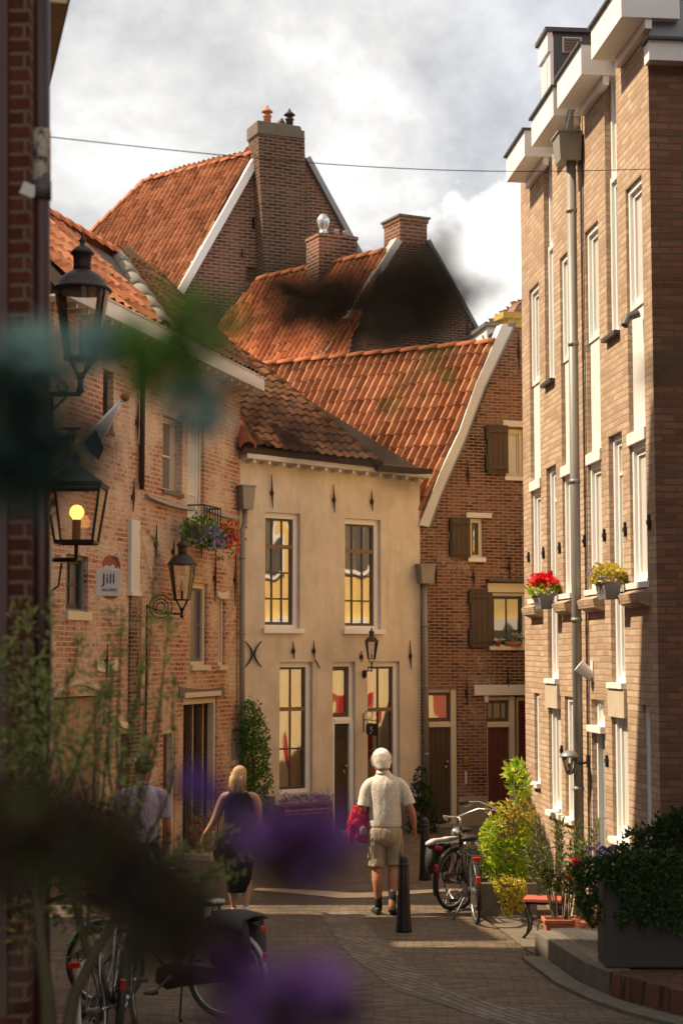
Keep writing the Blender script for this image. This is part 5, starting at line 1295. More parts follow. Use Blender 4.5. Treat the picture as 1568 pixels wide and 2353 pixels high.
# ================================================================== BICYCLES
def bicycle(label, p, yaw, lean=0.0, steer=0.0, frame='black', light_guard=False, saddle='rubber', lady=True, grips='rubber', wheel_r=.34, front_rack=False):
    t = thing('bicycle', label, 'bicycle', p, yaw); t.rotation_euler = (lean, 0, yaw)     # local x = forward
    Rr = wheel_r; WB = 1.08
    def wheel(c, par, rot=0.0):
        def tor(r, a, n=40, m=8):
            s = MB(); V = []; Fc = []
            for i in range(n):
                th = 2 * math.pi * i / n
                for j in range(m):
                    ph = 2 * math.pi * j / m; rr = r + a * math.cos(ph); V.append((rr * math.cos(th), a * math.sin(ph), rr * math.sin(th)))
            for i in range(n):
                for j in range(m): Fc.append((i * m + j, i * m + (j + 1) % m, ((i + 1) % n) * m + (j + 1) % m, ((i + 1) % n) * m + j))
            s.add(V, Fc); return s
        w = tor(Rr - .018, .019).build('wheel', M['rubber'], par, True); w.location = c; w.rotation_euler = (0, 0, rot)
        tor(Rr - .042, .011, 40, 6).build('rim', M['steel'], w, True)
        s = MB()
        for i in range(28):
            th = 2 * math.pi * i / 28; sg = 1 if i % 2 else -1
            s.tube([(.02 * math.cos(th + .8), .03 * sg, .02 * math.sin(th + .8)), ((Rr - .045) * math.cos(th), 0, (Rr - .045) * math.sin(th))], .0013, 4)
        s.tube([(0, -.05, 0), (0, .05, 0)], .02, 10); s.build('spokes', M['steel'], w)
        return w
    wheel((0, 0, Rr), t)
    A = Vector((WB, 0, 0)); ht = Vector((.80, 0, .92)); hb_ = Vector((.86, 0, .70)); bb = Vector((.45, 0, .29)); st = Vector((.24, 0, .78)); ra = Vector((0, 0, Rr))
    s = MB()
    if lady: s.tube([hb_ + Vector((-.01, 0, .02)), (.66, 0, .48), (.52, 0, .33), bb], .016, 10); s.tube([ht * .9 + hb_ * .1, (.60, 0, .58), (.40, 0, .44)], .013, 10)
    else: s.tube([hb_, bb], .017, 10); s.tube([ht * .8 + hb_ * .2, st], .015, 10)
    s.tube([ht, hb_], .019, 10); s.tube([bb, st], .016, 10)
    for sg in (-.055, .055): s.tube([bb + Vector((0, sg * .6, 0)), ra + Vector((0, sg, 0))], .009, 8); s.tube([st + Vector((0, sg * .3, -.06)), ra + Vector((0, sg, 0))], .008, 8)
    s.build('frame', M[frame], t, True)
    # steering group built about the head axis
    ax = (ht - hb_).normalized(); rm = Matrix.Translation(hb_) @ Matrix.Rotation(steer, 4, ax) @ Matrix.Translation(-hb_)
    def X(p_): return rm @ Vector(p_)
    s = MB()
    for sg in (-.05, .05): s.tube([X((.875, sg * .6, .66)), X((.94, sg, .5)), X((WB, sg, Rr))], .009, 8)
    s.tube([X(hb_), X((.875, 0, .66))], .016, 8); s.build('fork', M[frame], t, True)
    fw_ = wheel(X((WB, 0, Rr)), t, 0); fw_.rotation_euler = (rm.to_3x3()).to_euler()
    s = MB(); c = X((.79, 0, .96)); s.tube([X(ht), X((.775, 0, 1.02))], .013, 8); s.tube([X((.775, 0, 1.02)), X((.84, 0, 1.03))], .013, 8)
    hbp = [(.50, -.28, 1.06), (.60, -.27, 1.08), (.72, -.22, 1.09), (.81, -.13, 1.06), (.84, 0, 1.03), (.81, .13, 1.06), (.72, .22, 1.09), (.60, .27, 1.08), (.50, .28, 1.06)]
    s.tube([X(q) for q in hbp], .0115, 8)
    for sg in (-1, 1): s.tube([X((.66, .25 * sg, 1.065)), X((.58, .25 * sg, 1.035)), X((.53, .24 * sg, 1.03))], .006, 6)
    hbar = s.build('handlebar', M['steel'], t, True)
    for sg in (-1, 1): s = MB(); s.tube([X((.49, .282 * sg, 1.058)), X((.60, .27 * sg, 1.08))], .017, 10); s.build('grip', M[grips], hbar, True)
    s = MB(); s.lathe(X((.93, 0, .86)), [(0, -.04), (.03, -.03), (.045, .0), (.045, .03)], 12, axis=X((.94, 0, .86)) - X((.93, 0, .86))); s.build('headlight', M['steel'], t, True)
    # saddle
    s = MB(); z_ = .87
    s.loft([(Vector((.04 + .27 * u_, 0, z_ + .012 * math.cos(u_ * 3))), Vector((0, w_, 0)), Vector((0, 0, h_))) for u_, w_, h_ in ((0, .04, .018), (.08, .085, .032), (.25, .095, .036), (.5, .06, .03), (.8, .03, .026), (1, .018, .018))])
    sd_ = s.build('saddle', M[saddle], t, True)
    s = MB(); s.tube([(.225, 0, .76), (.20, 0, .86)], .013, 8); s.build('seat_post', M['steel'], sd_, True)
    for sg in (-1, 1): s = MB(); s.tube([(.09, .05 * sg, .80), (.09, .05 * sg, .84)], .022, 8); s.build('saddle_spring', M['steel'], sd_, True)
    # guards, rack, lights
    def guard(c, a0, a1, xf=lambda q: Vector(q), nm='mudguard'):
        s = MB(); n = 18; V = []; Fc = []
        for i in range(n):
            th = a0 + (a1 - a0) * i / (n - 1)
            for yy, dr in ((-.03, .012), (-.015, .022), (.015, .022), (.03, .012)): rr = Rr + dr; V.append(xf((c[0] + rr * math.cos(th), yy, c[2] + rr * math.sin(th))))
        for i in range(n - 1):
            for j in range(3): Fc.append((i * 4 + j, i * 4 + j + 1, (i + 1) * 4 + j + 1, (i + 1) * 4 + j))
        s.add(V, Fc); o = s.build(nm, M['white2'] if light_guard else M['black'], t, True); md = o.modifiers.new('t', 'SOLIDIFY'); md.thickness = .003
        return o
    guard(ra, R(60), R(205)); guard(Vector((WB, 0, Rr)), R(20), R(160), X)
    s = MB(); zr_ = Rr * 2 + .07
    for sg in (-.07, .07): s.tube([(.16, sg, zr_), (-.26, sg, zr_), (-.30, sg * .6, zr_ - .02)], .006, 6); s.tube([(-.20, sg, zr_), (0, sg, Rr)], .005, 6); s.tube([(.0, sg, zr_), (0, sg, Rr)], .005, 6)
    for k in range(6): s.tube([(-.26 + .08 * k, -.07, zr_), (-.26 + .08 * k, .07, zr_)], .004, 5)
    s.build('rear_rack', M['black'], t)
    s = MB(); s.obox((-.315, 0, zr_ - .04), (.01, 0, 0), (0, .045, 0), (0, 0, .02)); s.build('reflector', M['redplastic'], t, bevel=.006)
    s = MB(); s.obox((-.335, 0, Rr + .15), (.012, 0, .004), (0, .02, 0), (-.006, 0, .04)); s.build('rear_light', M['redplastic'], t, bevel=.005)
    s = MB(); s.loft([(Vector((x_, .06, z2)), Vector((0, .014, 0)), Vector((0, 0, h_))) for x_, z2, h_ in ((-.06, Rr, .05), (.1, Rr - .01, .06), (.35, .31, .085), (.48, .29, .10), (.58, .29, .06))]); s.build('chain_case', M['black'], t, True)
    s = MB(); s.tube([bb + Vector((0, -.07, 0)), bb + Vector((0, .09, 0))], .02, 8); s.tube([bb + Vector((0, .09, 0)), bb + Vector((.12, .10, -.12))], .010, 8); s.tube([bb + Vector((0, -.07, 0)), bb + Vector((-.12, -.08, .12))], .010, 8)
    ck = s.build('crank', M['steel'], t)
    for sg, q in ((1, (.12, .10, -.12)), (-1, (-.12, -.08, .12))): s = MB(); s.obox(bb + Vector(q) + Vector((0, .055 * sg, 0)), (.045, 0, 0), (0, .045, 0), (0, 0, .012)); s.build('pedal', M['rubber'], ck, bevel=.004)
    s = MB(); s.tube([(.36, .04, .26), (.28, .20, .02)], .009, 6); s.tube([(.28, .20, .02), (.25, .23, .0)], .014, 6); s.build('kickstand', M['black'], t)
    return t
def yawdir(deg): return R(90 - deg)           # degrees to the right of straight ahead
b1 = gnd(1093, 2122); bicycle('black bicycle seen from behind with red reflector, dark saddle and kickstand, nearer one', b1, yawdir(-4), lean=R(-3), steer=R(20), lady=False)
b2 = gnd(1036, 2090); B2 = bicycle('black bicycle with a bag on its rack, beyond the nearer rear-facing one', b2, yawdir(38), lean=R(4), steer=R(-18))
# bag over its rack
bg = thing('pannier_bag', 'black and white pannier bag hanging off the rack of the right-hand bicycles', 'bag', b2 + Vector((-.02, .0, .0)), yawdir(38))
s = MB(); s.loft([(Vector((x_, .15, .56)), Vector((0, .06, 0)), Vector((0, 0, .17))) for x_ in (-.17, -.15, .0, .15, .17)]); s.build('bag_body', M['rubber'], bg, True, bevel=0)
s = MB(); s.loft([(Vector((x_, .10 + .02 * math.sin(x_ * 30), .75)), Vector((0, .08, -.03)), Vector((0, .01, .03))) for x_ in (-.19, -.17, -.05, .06, .17, .19)]); s.build('flap', plain('pale cloth', (.60, .56, .55), .8), bg, True)
# left bicycles
b3 = gnd(515, 2341); d3 = bicycle('black bicycle with a pale rear mudguard and a black bag, side on at the bottom', b3, yawdir(-66), lean=R(3), steer=R(10), light_guard=True, saddle='steel')
bg = thing('saddle_bag', 'floppy black double bag hanging over the rack of the side-on bicycle', 'bag', b3, yawdir(-66))
for sg in (-1, 1): s = MB(); s.loft([(Vector((x_, .13 * sg, .60 + .02 * math.sin(x_ * 20))), Vector((0, .065, 0)), Vector((.02, 0, .19))) for x_ in (-.26, -.24, -.1, .02, .05)]); s.build('bag_side', M['rubber'], bg, True)
s = MB(); s.loft([(Vector((-.12 + .03 * math.sin(y_ * 17), y_, .815 - .9 * y_ * y_ * (1 + .4 * math.sin(y_ * 31)))), Vector((.15 + .02 * math.sin(y_ * 23), 0, .015)), Vector((0, 0, .022))) for y_ in (-.24, -.22, -.17, -.1, -.03, .04, .1, .17, .22, .24)]); s.build('flap', M['rubber'], bg, True)
b4 = gnd(222, 2436); bicycle('silver framed bicycle seen from behind, leftmost behind the tree trunk', b4, yawdir(8), lean=R(-6), steer=R(15), frame='steel', light_guard=True)
b5 = gnd(270, 2400); bicycle('dark blue bicycle leaning between the silver bicycle and the side-on one', b5, yawdir(-6), lean=R(5), steer=R(-15), frame='zincdark', lady=False)
# ================================================================== PEOPLE
def smooth(pts, n=4):
    """catmull-rom through (x,y,z,r)"""
    P = [pts[0]] + list(pts) + [pts[-1]]; out_ = []
    for i in range(1, len(P) - 2):
        for j in range(n):
            t = j / n; q = []
            for k in range(len(pts[0])):
                a, b_, c, d = P[i - 1][k], P[i][k], P[i + 1][k], P[i + 2][k]
                q.append(.5 * (2 * b_ + (c - a) * t + (2 * a - 5 * b_ + 4 * c - d) * t * t + (3 * b_ - a - 3 * c + d) * t ** 3))
            out_.append(q)
    out_.append(list(pts[-1])); return out_
def limb(mb, pts, n=14):
    q = smooth(pts); mb.tube([p[:3] for p in q], [max(.003, p[3]) for p in q], n)
def torso(mb, rings, cx=0.0):
    q = smooth(rings); mb.loft([((p[0], p[1], p[2]), p[3], p[4]) for p in q])
def fuse(o, vox=.008, it=4):
    r = o.modifiers.new('fuse', 'REMESH'); r.mode = 'VOXEL'; r.voxel_size = vox; r.use_smooth_shade = True
    m_ = o.modifiers.new('soft', 'SMOOTH'); m_.factor = .5; m_.iterations = it
    return o
def hand(mb, w, d, side, palm_n, L=.17, curl=.5):
    """w wrist point, d direction of the hand, side: thumb direction, palm_n: direction the palm faces"""
    w = Vector(w); d = Vector(d).normalized(); s_ = Vector(side); s_ = (s_ - d * s_.dot(d)).normalized(); pn = Vector(palm_n); pn = (pn - d * pn.dot(d) - s_ * pn.dot(s_)).normalized()
    q = [(w, .024, .018), (w + d * .03, .032, .016), (w + d * .065, .040, .015), (w + d * .09, .040, .013), (w + d * .098, .034, .010)]
    mb.loft([(c, s_ * a, pn * b_) for c, a, b_ in q])
    for i, (off, ln) in enumerate(((.029, .066), (.010, .076), (-.010, .070), (-.028, .054))):
        b0 = w + d * .085 + s_ * off; ang = 0; p = b0; pts = [(*p, .0088)]
        for j, f in enumerate((.42, .32, .26)):
            ang += curl * (1.0 + .15 * i) * (.8 if j == 0 else 1); dd = d * math.cos(ang) + pn * math.sin(ang) + s_ * off * .8; p = p + dd.normalized() * ln * f; pts.append((*p, .0085 - .0012 * (j + 1)))
        mb.tube([x[:3] for x in pts], [x[3] for x in pts], 8)
    b0 = w + d * .03 + s_ * .028; p1 = b0 + (d * .7 + s_ * .6 + pn * .3).normalized() * .035; p2 = p1 + (d + pn * .35 + s_ * .1).normalized() * .03; p3 = p2 + (d + pn * .4 - s_ * .1).normalized() * .022
    mb.tube([b0, p1, p2, p3], [.013, .011, .0095, .007], 8)
def head(mb, c, yaw=0.0, tilt=0.0, sc=1.0):
    """skull, jaw, nose, ears; yaw>0 turns to the right"""
    f = Vector((math.sin(yaw), math.cos(yaw), -math.sin(tilt))).normalized(); r = Vector((math.cos(yaw), -math.sin(yaw), 0)); u = r.cross(f)
    c = Vector(c)
    def P(a, b_, h): return c + r * a * sc + f * b_ * sc + u * h * sc
    rings = []
    for h, rx, ry, fy in ((-.115, .028, .030, .055), (-.105, .044, .050, .040), (-.08, .056, .068, .022), (-.045, .066, .084, .008), (0, .074, .095, 0), (.04, .077, .099, -.004), (.075, .070, .090, -.006), (.10, .050, .065, -.008), (.112, .022, .03, -.008)):
        rings.append((P(0, fy, h), r * rx * sc, f * ry * sc))
    mb.loft(rings)
    mb.loft([(P(0, .085, .015), r * .008 * sc, f * .006 * sc), (P(0, .098, -.005), r * .011 * sc, f * .010 * sc), (P(0, .108, -.025), r * .015 * sc, f * .013 * sc), (P(0, .09, -.036), r * .013 * sc, f * .01 * sc)])
    mb.loft([(P(0, .083, -.055), r * .022 * sc, f * .010 * sc), (P(0, .088, -.063), r * .024 * sc, f * .010 * sc), (P(0, .082, -.072), r * .018 * sc, f * .01 * sc)])
    for sg in (-1, 1):
        mb.loft([(P(.076 * sg, -.008, h), r * .008 * sc, f * w_ * sc) for h, w_ in ((-.035, .006), (-.02, .013), (.0, .018), (.018, .018), (.028, .010))])
        mb.loft([(P(.03 * sg, .088, h), r * w_ * sc, f * .006 * sc) for h, w_ in ((.012, .008), (.02, .014), (.028, .010))])
    return P
def mat_skin(name, c):
    m, nt, b = mat(name); v = objvec(nt, 'obj'); cc = mix(nt, noise(nt, v, 14, 5), tuple(x * .82 for x in c), c); nt.links.new(cc, b.inputs['Base Color'])
    b.inputs['Roughness'].default_value = .55; b.inputs['Subsurface Weight'].default_value = .08; b.inputs['Subsurface Radius'].default_value = (.02, .008, .004); return m
M['skin'] = mat_skin('tanned skin', (.47, .20, .115)); M['skin2'] = mat_skin('fair skin', (.55, .30, .20))
def cloth(name, c, c2=None, pat=None, fold=1.0, sc=9):
    m, nt, b = mat(name); v = objvec(nt, 'obj')
    col = mix(nt, noise(nt, v, 5, 4), tuple(x * .88 for x in c), c)
    if pat:
        vo = mk(nt, 'ShaderNodeTexVoronoi'); vo.feature = 'DISTANCE_TO_EDGE'; vo.inputs['Scale'].default_value = 34; vo.inputs['Randomness'].default_value = 1
        nz = mk(nt, 'ShaderNodeTexNoise'); nz.inputs['Scale'].default_value = 25; nt.links.new(v, nz.inputs['Vector']); vm = mk(nt, 'ShaderNodeVectorMath', operation='MULTIPLY_ADD')
        nt.links.new(nz.outputs['Color'], vm.inputs[0]); vm.inputs[1].default_value = (.03, .03, .03); nt.links.new(v, vm.inputs[2]); nt.links.new(vm.outputs[0], vo.inputs['Vector'])
        col = mix(nt, ramp(nt, vo.outputs['Distance'], [(.06, 0.0), (.17, 1.0)]), col, pat)
    nt.links.new(col, b.inputs['Base Color']); b.inputs['Roughness'].default_value = .85; b.inputs['Specular IOR Level'].default_value = .2
    mp_ = mk(nt, 'ShaderNodeMapping'); mp_.inputs['Scale'].default_value = (1, 1, .35); nt.links.new(v, mp_.inputs[0])
    bump(nt, b, noise(nt, mp_.outputs[0], sc, 3, .5, 1.2), fold, .05)
    return m
M['shirt1'] = cloth('patterned cream shirt', (.74, .69, .60), pat=(.56, .49, .40), fold=.3)
M['shorts'] = cloth('khaki shorts', (.40, .33, .22), fold=.9)
M['polo'] = cloth('lilac polo', (.50, .40, .50), fold=.8)
M['dress'] = cloth('black dress', (.012, .011, .014), fold=.8)
M['jeans'] = cloth('dark trousers', (.02, .022, .035), fold=.6)
M['redcloth'] = cloth('red jacket', (.50, .02, .015), fold=1.2, sc=14)
M['sock'] = cloth('black socks', (.02, .02, .022), fold=.2)
M['shoe'] = plain('black shoe', (.03, .026, .023), .6, var=.3)
M['hairwhite'] = plain('white hair', (.78, .72, .62), .7, var=.15, scale=40, bmp=.5)
M['hairblond'] = plain('blond hair', (.42, .26, .12), .6, var=.35, scale=30, bmp=.6)
M['hairdark'] = plain('dark hair', (.04, .028, .02), .6, var=.35, scale=40, bmp=.5)
def shoe(mb, p, yaw, pitch=0.0, L=.28):
    """p: heel contact; toe along yaw; pitch lifts the heel"""
    f = Vector((math.sin(yaw), math.cos(yaw), 0)); r = Vector((f.y, -f.x, 0)); ff = (f * math.cos(pitch) - Vector((0, 0, 1)) * math.sin(pitch)).normalized(); u = r.cross(ff)
    p = Vector(p)
    mb.loft([(p + ff * (t * L) + u * h * .5, r * w_, u * h * .5) for t, w_, h in ((0, .022, .06), (.03, .033, .085), (.2, .038, .095), (.4, .038, .085), (.6, .045, .065), (.8, .048, .052), (.95, .036, .04), (1, .02, .03))])

def man_white_hair():
    base = gnd(884, 2101); t = thing('person', 'white-haired man in patterned shirt and khaki shorts walking away with a red jacket', 'person', base, R(2))
    s = MB()
    # legs: left planted back, right stepping
    limb(s, [(-.10, 0, .90, .095), (-.10, .01, .72, .088), (-.095, .01, .56, .066), (-.09, .0, .49, .058), (-.085, -.02, .38, .060), (-.08, -.02, .28, .050), (-.075, -.0, .16, .036), (-.07, .0, .08, .036), (-.07, .03, .05, .035)])
    limb(s, [(.10, 0, .90, .095), (.10, .04, .72, .088), (.09, .05, .56, .066), (.09, .04, .49, .058), (.085, -.0, .38, .060), (.08, -.03, .28, .050), (.07, -.08, .17, .036), (.068, -.10, .10, .036), (.07, -.08, .07, .035)])
    torso(s, [(0, 0, .80, .12, .09), (0, 0, .90, .160, .105), (0, 0, 1.0, .150, .10), (0, .01, 1.15, .150, .10), (0, .0, 1.32, .165, .10), (0, -.005, 1.40, .14, .09), (0, -.005, 1.46, .10, .07), (-.01, .01, 1.52, .062, .06), (-.015, .02, 1.56, .056, .058)])
    limb(s, [(-.015, .01, 1.48, .062), (-.02, .02, 1.56, .056), (-.03, .035, 1.63, .055)])
    # right arm hangs
    limb(s, [(.06, 0, 1.42, .05), (.15, 0, 1.395, .050), (.205, -.01, 1.33, .050), (.245, -.02, 1.22, .044), (.285, -.03, 1.12, .042), (.305, .0, 1.05, .041), (.32, .03, .97, .030), (.325, .04, .93, .025)])
    hand(s, (.325, .04, .935), (.1, .12, -1), (-.4, 1, .1), (-1, -.3, 0), curl=.42)
    # left arm bent forward across
    limb(s, [(-.06, 0, 1.42, .05), (-.15, 0, 1.395, .050), (-.20, -.01, 1.33, .050), (-.23, -.02, 1.22, .045), (-.235, -.02, 1.14, .044), (-.22, .06, 1.12, .040), (-.18, .16, 1.13, .032), (-.15, .22, 1.14, .026)])
    hand(s, (-.15, .22, 1.14), (.45, 1, -.1), (.1, .1, 1), (1, -.4, -.3), curl=.6)
    P = head(s, (-.035, .04, 1.655), yaw=-.25, tilt=.22, sc=1.12)
    fuse(s.build('body', M['skin'], t), .007)
    s = MB(); rings = []
    for h, rx, ry, fy in ((-.085, .060, .045, -.055), (-.055, .078, .078, -.028), (-.02, .085, .092, -.018), (.02, .088, .100, -.010), (.055, .086, .106, -.008), (.085, .074, .090, -.008), (.108, .052, .062, -.008), (.124, .02, .025, -.008)):
        c = P(0, fy, h); a = P(1, fy, h) - c; b_ = P(0, fy + 1, h) - c; rings.append((c, a * rx, b_ * ry))
    s.loft(rings); fuse(s.build('hair', M['hairwhite'], t), .006, 2)
    s = MB()
    for k in range(900):
        v = rv(); v.y = min(v.y, .45); c = P(v.x * .086, -.012 + v.y * .103, .02 + v.z * .10 if v.z > 0 else .02 + v.z * .10); d = (Vector((v.x * .6, v.y * .5 - .25, -.7)) + rv(.35)).normalized()
        s.tube([c, c + d * .014 + Vector((v.x, v.y, 0)) * .004, c + d * .030], [.0016, .0013, .0004], 3)
    s.build('hair_strands', M['hairwhite'], t)
    s = MB()
    torso(s, [(0, 0, .945, .175, .125), (0, 0, .97, .182, .13), (.0, -.002, 1.08, .180, .132), (0, .0, 1.20, .178, .13), (0, .0, 1.34, .192, .128), (0, -.004, 1.41, .178, .115), (0, -.004, 1.46, .140, .095), (-.008, .004, 1.50, .100, .08), (-.015, .012, 1.535, .076, .07), (-.018, .015, 1.56, .068, .066)])
    limb(s, [(.06, 0, 1.43, .07), (.15, 0, 1.405, .070), (.205, -.01, 1.35, .066), (.24, -.018, 1.27, .066), (.268, -.025, 1.185, .072)])
    limb(s, [(-.06, 0, 1.43, .07), (-.15, 0, 1.405, .070), (-.200, -.01, 1.35, .066), (-.225, -.018, 1.25, .066), (-.238, -.022, 1.17, .072)])
    sh = fuse(s.build('shirt', M['shirt1'], t), .009, 3)
    s = MB(); s.loft([(P(0, -.01, -.128) + Vector((0, -.002, 0)), .072, .072), (P(0, -.01, -.108), .068, .068)]); s.build('collar', M['shirt1'], sh, True)
    s = MB(); s.loft([((0, 0, .925), .174, .124), ((0, 0, .962), .174, .124)]); s.build('belt', M['shoe'], t, True)
    s = MB()
    torso(s, [(0, 0, .955, .170, .120), (0, -.005, .90, .186, .135), (0, -.005, .82, .190, .135), (0, 0, .76, .17, .11), (0, .01, .73, .12, .08)])
    limb(s, [(-.09, 0, .84, .105), (-.10, .005, .74, .102), (-.10, .01, .62, .092), (-.098, .005, .54, .092), (-.098, .005, .525, .090)])
    limb(s, [(.09, 0, .84, .105), (.10, .02, .74, .102), (.10, .04, .62, .092), (.098, .045, .54, .092), (.098, .045, .525, .090)])
    so = fuse(s.build('shorts', M['shorts'], t), .009, 2)
    for sg in (-1, 1): s = MB(); s.obox((.178 * sg, .0, .68), (.012, 0, 0), (0, .06, 0), (0, 0, .075)); s.build('pocket', M['shorts'], so, bevel=.01)
    for sg, y0 in ((-1, 0), (1, -.085)):
        s = MB(); x_ = .076 * sg; s.tube([(x_, y0 * .7 - .005, .26), (x_ * .97, y0 * .9, .17), (x_ * .92, y0, .09), (x_ * .92, y0 + .03, .05)], [.046, .040, .042, .04], 12); s.build('sock', M['sock'], t, True)
    for sg, q, pit_ in ((-1, (-.075, -.045, .0), 0), (1, (.075, -.15, .055), .35)):
        s = MB(); shoe(s, q, .12 * sg, pit_); s.build('shoe', M['shoe'], t, True)
    # the jacket
    j = thing('jacket', 'red jacket draped over the left forearm of the white-haired man', 'jacket', base, R(2))
    s = MB()
    q = smooth([(-.26, .04, 1.17, .10, .07), (-.27, .03, 1.08, .095, .085), (-.29, .02, .98, .11, .08), (-.27, .01, .88, .10, .07), (-.23, .0, .80, .075, .05), (-.20, .0, .775, .04, .03)])
    s.loft([(Vector((p[0] + .012 * math.sin(i * 1.3), p[1], p[2])), Vector((p[3], .02 * math.sin(i), 0)), Vector((.02 * math.cos(i * 1.7), p[4], 0))) for i, p in enumerate(q)])
    s.tube([(-.33, .02, 1.10), (-.37, .0, .98), (-.38, .0, .86), (-.36, .0, .76)], [.04, .045, .035, .02], 8)
    s.build('cloth', M['redcloth'], j, True)
    s = MB(); s.loft([(Vector((-.24, -.055, z_)), w_, .018) for z_, w_ in ((.84, .02), (.88, .045), (.93, .04), (.96, .01))]); s.build('lining', M['plinth'], j, True)
man_white_hair()

def woman():
    base = gnd(548, 2104); t = thing('person', 'woman with long blond hair in a sleeveless black dress walking away', 'person', base, R(-6))
    s = MB()
    limb(s, [(-.08, 0, .84, .09), (-.08, .0, .6, .07), (-.07, .0, .46, .052), (-.065, -.02, .34, .054), (-.06, -.02, .24, .045), (-.055, .0, .13, .03), (-.055, .01, .07, .03), (-.055, .04, .04, .03)])
    limb(s, [(.08, 0, .84, .09), (.085, .02, .6, .07), (.085, .02, .46, .052), (.09, -.01, .34, .054), (.09, -.04, .24, .045), (.09, -.06, .13, .03), (.09, -.06, .08, .03), (.09, -.03, .045, .03)])
    torso(s, [(0, 0, .74, .13, .10), (0, 0, .84, .16, .12), (0, 0, .98, .14, .10), (0, 0, 1.1, .14, .10), (0, 0, 1.2, .15, .10), (0, 0, 1.28, .15, .085), (0, 0, 1.33, .09, .06), (0, .01, 1.38, .045, .045), (0, .02, 1.42, .04, .045)])
    limb(s, [(.09, 0, 1.28, .05), (.165, 0, 1.27, .052), (.205, -.01, 1.18, .046), (.215, -.01, 1.06, .040), (.19, .05, .98, .036), (.12, .16, .96, .028)])
    hand(s, (.12, .16, .96), (-.6, 1, 0), (0, .2, 1), (-1, -.4, 0), curl=.5)
    limb(s, [(-.09, 0, 1.28, .05), (-.16, 0, 1.27, .052), (-.215, -.0, 1.17, .046), (-.26, .0, 1.05, .040), (-.31, .02, .96, .036), (-.385, .04, .86, .026)])
    hand(s, (-.385, .04, .86), (-.5, .2, -1), (0, 1, 0), (1, 0, 0), curl=.3)
    P = head(s, (0, .04, 1.50), yaw=.35, sc=.93)
    fuse(s.build('body', M['skin2'], t), .007)
    s = MB(); rings = []
    for h, rx, ry, fy in ((-.23, .030, .02, -.085), (-.19, .065, .035, -.08), (-.13, .085, .05, -.07), (-.07, .085, .07, -.05), (-.02, .083, .085, -.028), (.03, .084, .096, -.012), (.075, .076, .09, -.01), (.105, .05, .06, -.01), (.122, .015, .02, -.01)):
        c = P(0, fy, h); a = P(1, fy, h) - c; b_ = P(0, fy + 1, h) - c; rings.append((c, a * rx, b_ * ry))
    s.loft(rings)
    for k in range(160):
        a = random.uniform(-1, 1); q0 = P(.088 * a, -.05 - .045 * (1 - a * a), random.uniform(-.05, .06)); q1 = q0 + Vector((random.gauss(0, .012), random.gauss(-.012, .01), -.10)); q2 = q1 + Vector((random.gauss(.01, .02), random.gauss(0, .012), -.10 - .05 * random.random())); s.tube([q0, q1, q2], [.004, .0045, .001], 4)
    for k in range(26):
        a = random.uniform(-1, 1); c0 = P(.08 * a, -.06 - .03 * random.random(), .0); c1 = P(.09 * a, -.09, -.12); c2 = P(.08 * a + .03, -.10, -.20 - .07 * random.random())
        s.tube([c0, c1, c2], [.014, .013, .003], 5)
    s.build('hair', M['hairblond'], t, True)
    s = MB()
    torso(s, [(0, 0, .26, .125, .115), (0, 0, .32, .135, .12), (0, 0, .5, .15, .125), (0, 0, .7, .185, .135), (0, 0, .84, .195, .14), (0, 0, 1.0, .165, .12), (0, 0, 1.12, .160, .115), (0, .0, 1.22, .168, .112), (0, 0, 1.29, .155, .095), (0, 0, 1.325, .105, .07), (0, 0, 1.335, .07, .055)])
    fuse(s.build('dress', M['dress'], t), .010, 3)
    for sg, q, pit_ in ((-1, (-.055, -.04, .0), 0), (1, (.09, -.12, .04), .3)):
        s = MB(); shoe(s, q, .05 * sg, pit_, .24); s.build('shoe', plain('white patterned shoe', (.55, .55, .45), .6, var=.5, scale=60), t, True)
    b_ = thing('handbag', 'black bag hanging at the side of the blond woman', 'bag', base, R(-6))
    s = MB(); s.loft([(Vector((-.20, -.02, z_)), w_, .05) for z_, w_ in ((.58, .02), (.60, .07), (.68, .085), (.78, .075), (.84, .03))]); s.build('bag_body', M['dress'], b_, True)
    s = MB(); s.tube([(-.24, -.02, .80), (-.22, -.04, 1.0), (-.15, -.06, 1.2), (-.10, -.02, 1.33), (-.10, .07, 1.26), (-.19, .06, .9), (-.17, -.0, .80)], .008, 6); s.build('strap', M['dress'], b_)
woman()

